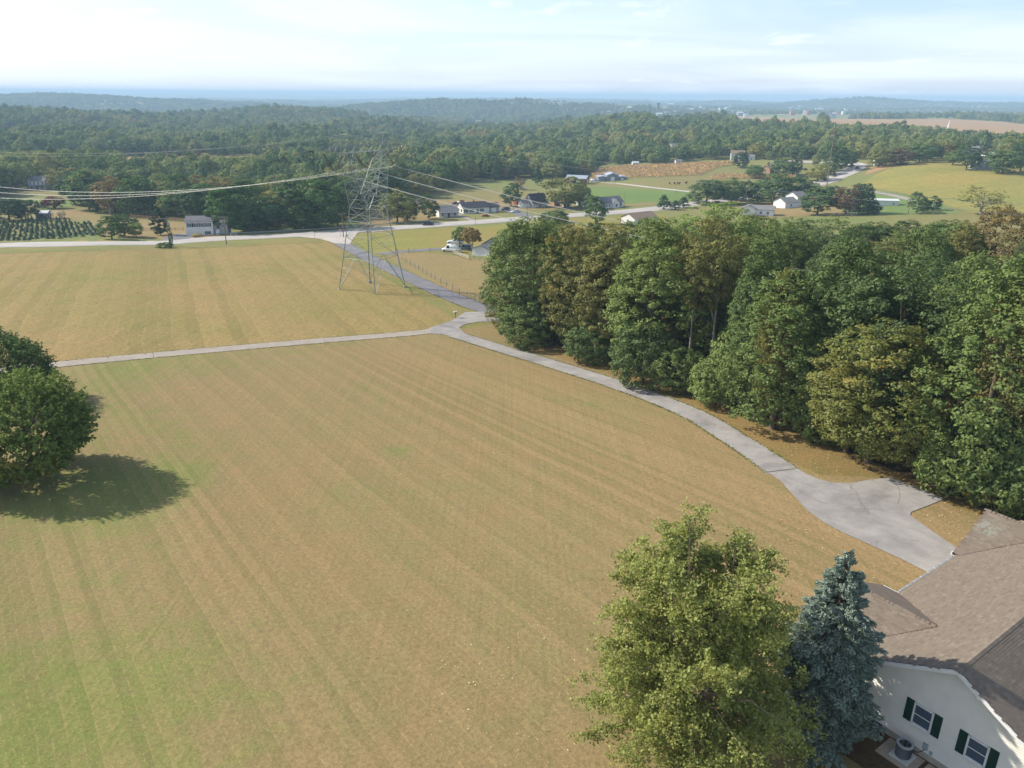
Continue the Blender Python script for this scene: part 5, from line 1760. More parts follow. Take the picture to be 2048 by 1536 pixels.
# insulator strings, a V for each phase, and yokes
PH = [-9.6, 0.0, 9.6]
ZA_ = 26.1
for yc, ya, yb, za, zb in ((-9.6, -12.6, -6.6, ZB_ + .6, ZB_ - .2), (0, -3.4, 3.4, ZB_, ZB_), (9.6, 6.6, 12.6, ZB_ - .2, ZB_ + .6)):
    for y1, z1 in ((ya, za), (yb, zb)):
        st_ = MB()
        A, B = Vector((0, y1, z1)), Vector((0, yc, ZA_))
        for off in (-.18, .18):
            n = 18
            pts, rad = [], []
            for k in range(n * 2 + 1):
                p = A.lerp(B, .08 + .86 * k / (n * 2)); pts.append((off, p.y, p.z)); rad.append(.10 if k % 2 else .05)
            st_.tube(pts, rad, 7)
        st_.bar(A, A.lerp(B, .1), .06); st_.bar(A.lerp(B, .92), B, .06)
        st_.build('insulator_string', M_insul, tw)
    MB().box(-.3, .3, yc - .3, yc + .3, ZA_ - .12, ZA_ + .06).build('yoke', M_galv, tw)

TM = Matrix.Translation(TC) @ Matrix.Rotation(t_yaw, 4, 'Z')


def sag_line(p, q, sag, n=40):
    return [p.lerp(q, k / n) - Vector((0, 0, 4 * sag * (k / n) * (1 - k / n))) for k in range(n + 1)]


names = {-9.6: 'near', 0.0: 'middle', 9.6: 'far'}
for yc in PH:
    for dirn, span, dz, sag, side in ((-1, 330, -3.0, 13.5, 'left'), (1, 420, 8.0, 19.0, 'right')):
        a = TM @ Vector((0, yc, ZA_ - .1)); b = TM @ Vector((dirn * span, yc, ZA_ - .1 + dz))
        pts = sag_line(a, b, sag)
        o = thing('power_conductor', '%s pair of power conductors running %s from the pylon' % (names[yc], side), 'power line', a, 0, 'conductors of the pylon')
        for off in (-.22, .22):
            mb = MB(); nn_ = Vector((-LD.y, LD.x, 0)) * off
            mb.tube([p + nn_ - a for p in pts], .026, 5)
            mb.build('wire', M_wire, o, True)
for s in (-1, 1):
    for dirn, span, dz, sag, side in ((-1, 330, -3, 9, 'left'), (1, 420, 8.0, 11.0, 'right')):
        a = TM @ Vector((0, s * 6.1, TH)); b = TM @ Vector((dirn * span, s * 6.1, TH + dz))
        mb = MB(); mb.tube(sag_line(a, b, sag), .022, 4)
        mb.build('earth_wire', M_galv, None, label='thin earth wire running %s from the pylon\'s %s peak' % (side, 'near' if s < 0 else 'far'), cat='power line', group='earth wires of the pylon')

# ================================================================ UTILITY POLES, SIGNS, FENCES, GUARD RAIL
M_pole = plain('weathered_pole', '#7d7064', 0.9, vary=0.25)
M_dark = plain('dark_metal', '#2b2a2a', 0.5)
POLES = {}


def utility_pole(px, base, top, label, yaw=20, arms=1, box=False, r=.15, key=None):
    p = G(px, base)
    h = height_to(px, top, p)
    o = thing('utility_pole', label, 'utility pole', p, R_(yaw), 'utility poles')
    MB().tube([(0, 0, -.5), (0, 0, h)], [r * 1.2, r * .8], 8).build('pole', M_pole, o)
    tips = []
    for k in range(arms):
        z = h - .35 - k * 1.1
        a = MB().box(-1.3, 1.3, .10, .22, z - .07, z + .07).build('crossarm', M_pole, o)
        for x in (-1.15, -.4, .4, 1.15):
            MB().lathe([(.05, z + .071), (.09, z + .12), (.04, z + .26)], 6, (x, .16, 0)).build('insulator', M_white, a)
    if box: MB().lathe([(.28, h - 2.4), (.3, h - 2.3), (.3, h - 1.5), (.2, h - 1.4)], 10, (.45, 0, 0)).build('transformer', plain('grey_metal_box', '#9aa3a3', 0.5), o)
    if key: POLES[key] = (p, h, R_(yaw))
    return o


utility_pole(453, 489, 433, 'lone utility pole at the meadow edge, left of the lane mouth', 15, 2, key='b')
utility_pole(687, 475, 427, 'utility pole beside the stop sign at the lane mouth', 22, 1, key='c')
utility_pole(340, 493, 436, 'vine covered utility pole with transformer by the road, left', 12, 1, True, key='a')
utility_pole(1650, 395, 246, 'very tall pole rising above the right hand trees before the road', 50, 3, r=.28, key='t')
utility_pole(1552, 406, 383, 'utility pole by the split level house', 40, 1)
utility_pole(1704, 318, 292, 'utility pole at the far bend of the road', 40, 1)
utility_pole(1816, 428, 400, 'utility pole right of the long white shed', 20, 1)
utility_pole(1747, 300, 281, 'distant utility pole left of the bean field top', 20, 1)
utility_pole(1982, 345, 328, 'utility pole at the upper edge of the bean field', 20, 1)
utility_pole(1249, 412, 382, 'thin pole behind the grey roofed ranch', 20, 0, r=.08)
utility_pole(1054, 432, 395, 'utility pole beside the white cape house', 25, 1, key='d')
utility_pole(1352, 388, 381, 'short pole in the upper pasture', 25, 1)
utility_pole(1436, 330, 304, 'pole left of the white two storey farmhouse', 25, 1)


def pole_top(k, off):
    p, h, yaw = POLES[k]
    return p + Vector((math.cos(yaw) * off, math.sin(yaw) * off, h - .1))


for (a, b, lab) in (('a', 'b', 'between the vine covered pole and the lone pole'), ('b', 'c', 'between the lone pole and the stop sign pole'), ('c', 'd', 'between the stop sign pole and the cape house pole')):
    for off, nm in ((-1.1, 'near'), (1.1, 'far')):
        MB().tube(sag_line(pole_top(a, off), pole_top(b, off), 1.0, 16), .018, 4).build('utility_wire', M_dark, None, label='%s thin wire %s' % (nm, lab), cat='wire', group='wires of the utility poles')

# stop sign, street sign, marker posts, mailbox
p = G(681, 474)
o = thing('stop_sign', 'red octagonal stop sign at the lane mouth', 'sign', p, R_(-25))
MB().box(-.04, .04, -.04, .04, -.3, 2.1).build('post', M_galv, o)
MB().prism([(.42 * math.cos(R_(22.5 + 45 * k)), 2.45 + .42 * math.sin(R_(22.5 + 45 * k))) for k in range(8)], 'y', -.07, -.045).build('sign_plate', M_white, o)
MB().prism([(.38 * math.cos(R_(22.5 + 45 * k)), 2.45 + .38 * math.sin(R_(22.5 + 45 * k))) for k in range(8)], 'y', -.075, -.072).build('sign_face', plain('sign_red', '#b3262a', 0.5), o)
fc = bpy.data.curves.new('lettering', 'FONT'); fc.body = 'STOP'; fc.size = .26; fc.align_x = 'CENTER'; fc.align_y = 'CENTER'; fc.extrude = .002; fc.materials.append(M_white)
fo_ = bpy.data.objects.new('lettering', fc); COL.objects.link(fo_); fm_ = bpy.data.meshes.new_from_object(fo_.evaluated_get(bpy.context.evaluated_depsgraph_get())); bpy.data.objects.remove(fo_); fo_ = link('lettering', fm_, o); fo_.location = (0, -.08, 2.45); fo_.rotation_euler = (R_(90), 0, 0)
p = G(630, 478)
o = thing('street_sign', 'small street name post at the left of the lane mouth', 'sign', p, 0)
MB().box(-.04, .04, -.04, .04, -.3, 2.7).build('post', M_galv, o); MB().box(-.45, .45, -.02, .02, 2.5, 2.72).build('name_plate', plain('sign_green', '#2f6a48', 0.5), o)
p = G(951, 452)
o = thing('yellow_marker', 'yellow pipeline marker post beside the road', 'post', p, 0); MB().box(-.06, .06, -.06, .06, -.3, 3.2).build('post', M_galv, o); MB().box(-.15, .15, -.1, .1, 3.2, 3.7).build('cap', plain('marker_yellow', '#c99a2c', 0.6), o)
p = G(911, 636)
o = thing('mailbox', 'pair of pale mailboxes on a wooden post at the driveway junction', 'mailbox', p, R_(20))
MB().box(-.07, .07, -.07, .07, -.3, 1.0).build('post', plain('cedar_post', '#8a7862', 0.9), o)
MB().box(-.38, .38, -.28, .28, 1.0, 1.06).build('shelf', plain('cedar_post', '#8a7862', 0.9), o)
for x in (-.19, .19):
    mb = MB(); mb.prism([(x - .12, 1.062), (x + .12, 1.062), (x + .12, 1.22), (x + .08, 1.3), (x, 1.33), (x - .08, 1.3), (x - .12, 1.22)], 'y', -.26, .26)
    bx_ = mb.build('box', plain('mailbox_grey', '#b9b8b2', 0.5), o)
    MB().box(x + .121, x + .135, -.1, .02, 1.2, 1.4).build('flag', plain('flag_red', '#a33', 0.6) if False else M_dark, bx_)
p = G(878, 672)
o = thing('reflector_post', 'short white driveway marker post at the lawn corner', 'post', p, 0)
MB().tube([(0, 0, -.2), (0, 0, .9)], [.05, .045], 8).build('post', M_white, o); MB().lathe([(.055, .9), (.055, .95), (.02, .98)], 8).build('cap', M_white, o)


def fence(name, label, line, spacing, hgt, rails, post_w=.10, rail_w=.05, mat=None, wire=False, group='fences'):
    mat = mat or M_pole
    L0 = line[0]
    o = thing(name, label, 'fence', (L0[0], L0[1], tz(*L0[:2])), 0, group)
    ln = smooth_line(line, spacing) if len(line) > 2 else np.array([np.array(line[0][:2]) + (np.array(line[1][:2]) - np.array(line[0][:2])) * k / max(1, int(np.hypot(*(np.array(line[1][:2]) - np.array(line[0][:2]))) / spacing)) for k in range(int(np.hypot(*(np.array(line[1][:2]) - np.array(line[0][:2]))) / spacing) + 1)])
    pm = MB().box(-post_w / 2, post_w / 2, -post_w / 2, post_w / 2, -.4, hgt).mesh('post', mat)
    P = []
    for q in ln:
        z = tz(*q)
        po = link('post', pm, o); po.location = (q[0] - L0[0], q[1] - L0[1], z - o.location.z)
        P.append(Vector((q[0] - L0[0], q[1] - L0[1], z - o.location.z)))
    for rz_ in rails:
        if wire:
            MB().tube([p + Vector((0, 0, rz_)) for p in P], rail_w / 2, 3).build('wire', M_galv, o)
        else:
            for a, b in zip(P[:-1], P[1:]):
                MB().tube([a + Vector((0, 0, rz_)), b + Vector((0, 0, rz_))], rail_w, 4).build('rail', mat, o)
    return o


gp = lambda *q: [tuple(G(*a))[:2] for a in q]
fence('paddock_fence', 'wire fence on wooden posts along the lane side of the paddock', gp((796, 516), (830, 536), (870, 560), (905, 580), (950, 604), (990, 620)), 4.0, 1.4, (.5, .9, 1.3), wire=True, rail_w=.03, mat=plain('grey_post', '#9a9184', .9))
fence('paddock_fence', 'wire fence along the paddock\'s far side by the parked cars', gp((796, 508), (860, 505), (925, 512), (970, 528), (1005, 545)), 4.0, 1.4, (.5, .9, 1.3), wire=True, rail_w=.03, mat=plain('grey_post', '#9a9184', .9))
fence('board_fence', 'short wooden board fence behind the white work van', gp((905, 508), (938, 520)), 2.6, 1.2, (.4, .8, 1.1), mat=plain('pale_boards', '#b5ab98', .85), rail_w=.08)
fence('gate_frame', 'wooden gate frame on the paddock\'s corner, left', gp((791, 508), (802, 507)), 2.4, 1.7, (1.6,), rail_w=.08)
fence('gate_frame', 'wooden gate frame in the paddock\'s far side', gp((818, 507), (832, 506)), 2.4, 1.7, (1.6,), rail_w=.08)
fence('rail_fence', 'split rail fence left of the white raised ranch', gp((288, 463), (320, 462), (368, 461)), 2.8, 1.2, (.5, 1.0), rail_w=.06)
fence('board_fence', 'brown board fence at the back of the raised ranch yard', gp((262, 437), (310, 440), (368, 444)), 2.6, 1.6, (.4, .8, 1.2, 1.5), mat=plain('brown_boards', '#7d5b45', .85), rail_w=.12)
fence('white_fence', 'white rail fence at the raised ranch entrance', gp((462, 472), (474, 471)), 1.5, 1.2, (.5, 1.0), mat=M_white, rail_w=.05)
fence('field_fence', 'wire fence along the upper edge of the bean field', gp((1925, 329), (1985, 338), (2050, 349)), 7.0, 1.3, (.6, 1.2), wire=True, rail_w=.04)
# guard rail
gl_ = smooth_line(gp((430, 471), (520, 467), (600, 463), (690, 457), (780, 450), (862, 444)), 4.0)
o = thing('guard_rail', 'galvanised guard rail along the far side of the main road', 'guard rail', (gl_[0][0], gl_[0][1], tz(*gl_[0])), 0)
gpst = MB().box(-.08, .08, -.08, .08, -.3, .75).mesh('post', M_pole)
gz = [tz(*q) for q in gl_]
for q, z in zip(gl_, gz):
    po = link('post', gpst, o); po.location = (q[0] - gl_[0][0], q[1] - gl_[0][1], z - gz[0])
rl = MB()
for i in range(len(gl_) - 1):
    a = Vector((gl_[i][0] - gl_[0][0], gl_[i][1] - gl_[0][1] - .1, gz[i] - gz[0])); b = Vector((gl_[i + 1][0] - gl_[0][0], gl_[i + 1][1] - gl_[0][1] - .1, gz[i + 1] - gz[0]))
    for z0, z1, d0, d1 in ((.45, .55, 0, -.06), (.55, .62, -.06, -.02), (.62, .69, -.02, -.06), (.69, .79, -.06, 0)):
        rl.add([a + Vector((0, d0, z0)), b + Vector((0, d0, z0)), b + Vector((0, d1, z1)), a + Vector((0, d1, z1))], [(0, 1, 2, 3)])
rl.build('rail', M_galv, o)

# ================================================================ VEHICLES
M_tyre = plain('tyre', '#1c1c1c', .85, vary=.1)
M_carglass = glass_mat('car_glass', '#161b20', .08)
M_lamp = plain('lamp_glass', '#c9c7c0', .3)
M_tail = plain('tail_lamp', '#7a1c1c', .4)
PAINT = {}


def paint(c):
    if c not in PAINT:
        t = NT('car_paint_' + c.strip('#'))
        t.base(c); t.b.inputs['Roughness'].default_value = .28; t.b.inputs['Specular IOR Level'].default_value = .5
        t.b.inputs['Coat Weight'].default_value = .6; t.b.inputs['Coat Roughness'].default_value = .08
        PAINT[c] = t.m
    return PAINT[c]


def loft(secs):
    """body from cross sections (x, list of half-profile (y,z)); mirrored"""
    mb = MB()
    m = len(secs[0][1]) * 2
    vs = []
    for x, pr in secs:
        vs += [(x, y, z) for y, z in pr] + [(x, -y, z) for y, z in reversed(pr)]
    fs = []
    for i in range(len(secs) - 1):
        for k in range(m):
            fs.append((i * m + k, i * m + (k + 1) % m, (i + 1) * m + (k + 1) % m, (i + 1) * m + k))
    fs.append(tuple(range(m))[::-1]); fs.append(tuple(range((len(secs) - 1) * m, len(secs) * m)))
    mb.add(vs, fs)
    return mb


def vehicle(kind, px, py, yaw, col, label, group='cars and trucks', name=None, pos=None):
    p = pos or G(px, py)
    p = Vector((p.x, p.y, p.z + .06))
    o = thing(name or {'sedan': 'parked_car', 'suv': 'parked_car', 'pickup': 'pickup_truck', 'van': 'work_van'}[kind], label, {'sedan': 'car', 'suv': 'car', 'pickup': 'truck', 'van': 'van'}[kind], p, R_(yaw), group)
    L, W = {'sedan': (4.6, 1.8), 'suv': (4.8, 1.95), 'pickup': (5.6, 2.0), 'van': (5.8, 2.1)}[kind]
    h, w = L / 2, W / 2
    belt = {'sedan': .88, 'suv': 1.05, 'pickup': 1.08, 'van': 1.15}[kind]
    top = {'sedan': 1.42, 'suv': 1.75, 'pickup': 1.85, 'van': 2.35}[kind]
    g = .28 if kind == 'sedan' else .38

    def lower(x, wz, zt): return (x, [(wz * .92, g), (wz, g + .18), (wz, zt - .14), (wz * .93, zt), (0.01, zt + .02)])
    body = loft([lower(-h, w * .86, belt * .88), lower(-h + .12, w * .97, belt * .96), lower(-h * .5, w, belt), lower(h * .45, w, belt), lower(h - .35, w * .97, belt * .88), lower(h, w * .82, belt * .72)])
    body.build('body', paint(col), o, True)
    if kind == 'sedan': cx = (-h + .55, -h + 1.2, h - 2.05, h - 1.25)
    elif kind == 'suv': cx = (-h + .12, -h + .45, h - 2.1, h - 1.25)
    elif kind == 'pickup': cx = (-.35, -.1, h - 2.4, h - 1.65)
    else: cx = (-h + .06, -h + .2, h - 1.75, h - .95)

    def cab(x, wz, z0, zt): return (x, [(wz, z0), (wz * .98, z0 + (zt - z0) * .5), (wz * .86, zt - .08), (wz * .74, zt), (.01, zt + .02)])
    c_ = loft([cab(cx[0], w * .90, belt - .04, belt + .0), cab(cx[1], w * .90, belt - .04, top - .06), cab((cx[1] + cx[2]) / 2, w * .92, belt - .04, top), cab(cx[2], w * .90, belt - .04, top - .05), cab(cx[3], w * .90, belt - .04, belt + .0)])
    c_.build('cabin', paint(col), o, True)
    zg0, zg1 = belt + .05, top - .16
    for s in (-1, 1):
        n0, n1 = cx[1] - .05, cx[2] + .1
        if kind == 'van': n0 = cx[2] - .9
        mid = (n0 + n1) / 2
        for a, b in ((n0, mid - .05), (mid + .05, n1)) if kind != 'van' else ((n0, n1),):
            ya, yb = s * w * .945, s * w * .835
            MB().add([(a, ya, zg0), (b + .12, ya, zg0), (b - .12, yb, zg1), (a + .08, yb, zg1)], [(0, 1, 2, 3)]).build('side_window', M_carglass, o)
    zt = top - .14
    MB().add([(cx[3] - .10, -w * .8, zg0), (cx[3] - .10, w * .8, zg0), (cx[2] + .10, w * .70, zt), (cx[2] + .10, -w * .70, zt)], [(0, 1, 2, 3)]).build('windscreen', M_carglass, o).location = (.05, 0, .04)
    MB().add([(cx[0] + .10, -w * .8, zg0), (cx[0] + .10, w * .8, zg0), (cx[1] - .06, w * .70, zt), (cx[1] - .06, -w * .70, zt)], [(3, 2, 1, 0)]).build('rear_window', M_carglass, o).location = (-.05, 0, .04)
    if kind == 'pickup':
        bed = MB().box(-h + .15, -.5, -w * .82, w * .82, belt - .02, belt + .035); bed.build('bed', M_dark, o)
        for s in (-1, 1): MB().box(-h + .05, -.45, s * w * .90 - .06, s * w * .90 + .06, belt - .05, belt + .07).build('bed_rail', paint(col), o)
    if kind == 'van':
        for x in (-1.8, -.4): MB().box(x - .04, x + .04, -w * .8, w * .8, top + .02, top + .12).build('roof_rack', M_galv, o)
        MB().box(-2.4, .6, -.25, .25, top + .12, top + .2).build('ladder', M_galv, o)
    R0 = .32 if kind == 'sedan' else .38
    for x in (-h + .85, h - .9):
        for s in (-1, 1):
            tm = MB(); pts = [(x, s * (w - .22), R0), (x, s * (w + .015), R0)]
            tm.tube(pts, R0, 14); wl_o = tm.build('wheel', M_tyre, o)
            MB().tube([(x, s * (w + .016), R0), (x, s * (w + .03), R0)], R0 * .6, 10).build('rim', M_galv, wl_o)
    for s in (-1, 1):
        MB().box(h - .16, h + .01, s * w * .62 - .16, s * w * .62 + .16, belt * .56, belt * .68).build('headlight', M_lamp, o)
        MB().box(-h - .015, -h + .1, s * w * .72 - .1, s * w * .72 + .1, belt * .6, belt * .82).build('tail_light', M_tail, o)
    return o


vehicle('suv', 856, 451, 22, '#15171a', 'black car driving along the main road behind the pylon', name='black_car')
vehicle('sedan', 1031, 425, 205, '#c8cac9', 'silver white car parked on the ranch house driveway')
vehicle('suv', 1010, 421, 205, '#2c2f36', 'dark car parked behind the silver car on the ranch driveway')
vehicle('van', 903, 504, 160, '#d8d9d8', 'white work van with roof rack by the board fence')
vehicle('pickup', 911, 488, 168, '#cfd1d2', 'white pickup truck behind the work van under the small maple')
vehicle('pickup', 962, 504, 150, '#b9c0c0', 'pale pickup parked beside the grey roofed house')
vehicle('suv', 928, 500, 175, '#4a6a66', 'teal car parked between the work van and the maple')
vehicle('van', 1189, 365, -15, '#d6d8d8', 'white box truck parked between the red and grey barns', name='box_truck')
vehicle('sedan', 912, 409, 30, '#23262c', 'dark blue car among the clutter behind the porch house')
vehicle('sedan', 928, 413, 40, '#9a9894', 'grey car in the yard left of the white ranch')
vehicle('sedan', 1046, 379, 10, '#c9cac8', 'white car parked in the far back field')
vehicle('sedan', 1331, 334, 5, '#b8babb', 'pale car on the skyline of the corn field')
vehicle('sedan', 1610, 340, 40, '#5b2420', 'dark red car parked left of the far road')
vehicle('sedan', 93, 431, 15, '#a8b0b4', 'silver car beside the garden shed, far left')


def on_road(px_target, off, col, kind, label, flip=False):
    # car on the far stretch of the main road, in its lane
    best = min(range(2, len(ROAD) - 2), key=lambda i: abs(pix((ROAD[i][0], ROAD[i][1], tz(*ROAD[i])))[1] - px_target) + (0 if ROAD[i][0] > 120 else 1e5))
    d = ROAD[best + 1] - ROAD[best - 1]; d /= np.hypot(*d); n = np.array([-d[1], d[0]])
    q = ROAD[best] + n * off
    vehicle(kind, 0, 0, math.degrees(math.atan2(d[1], d[0])) + (180 if flip else 0), col, label, pos=Vector((q[0], q[1], tz(*q) + .25)), name='car_on_road')


on_road(361, 2.6, '#3a3f45', 'suv', 'nearest dark car on the far stretch of the main road', True)
on_road(353, 2.6, '#23262a', 'suv', 'second dark car from the near end of the far road stretch', True)
on_road(338, -2.6, '#30343a', 'suv', 'dark car in the right lane before the bend')
on_road(331, 2.6, '#1f2226', 'pickup', 'dark truck in the left lane before the bend', True)
on_road(326, -2.6, '#2c3036', 'suv', 'farthest dark car right at the bend')

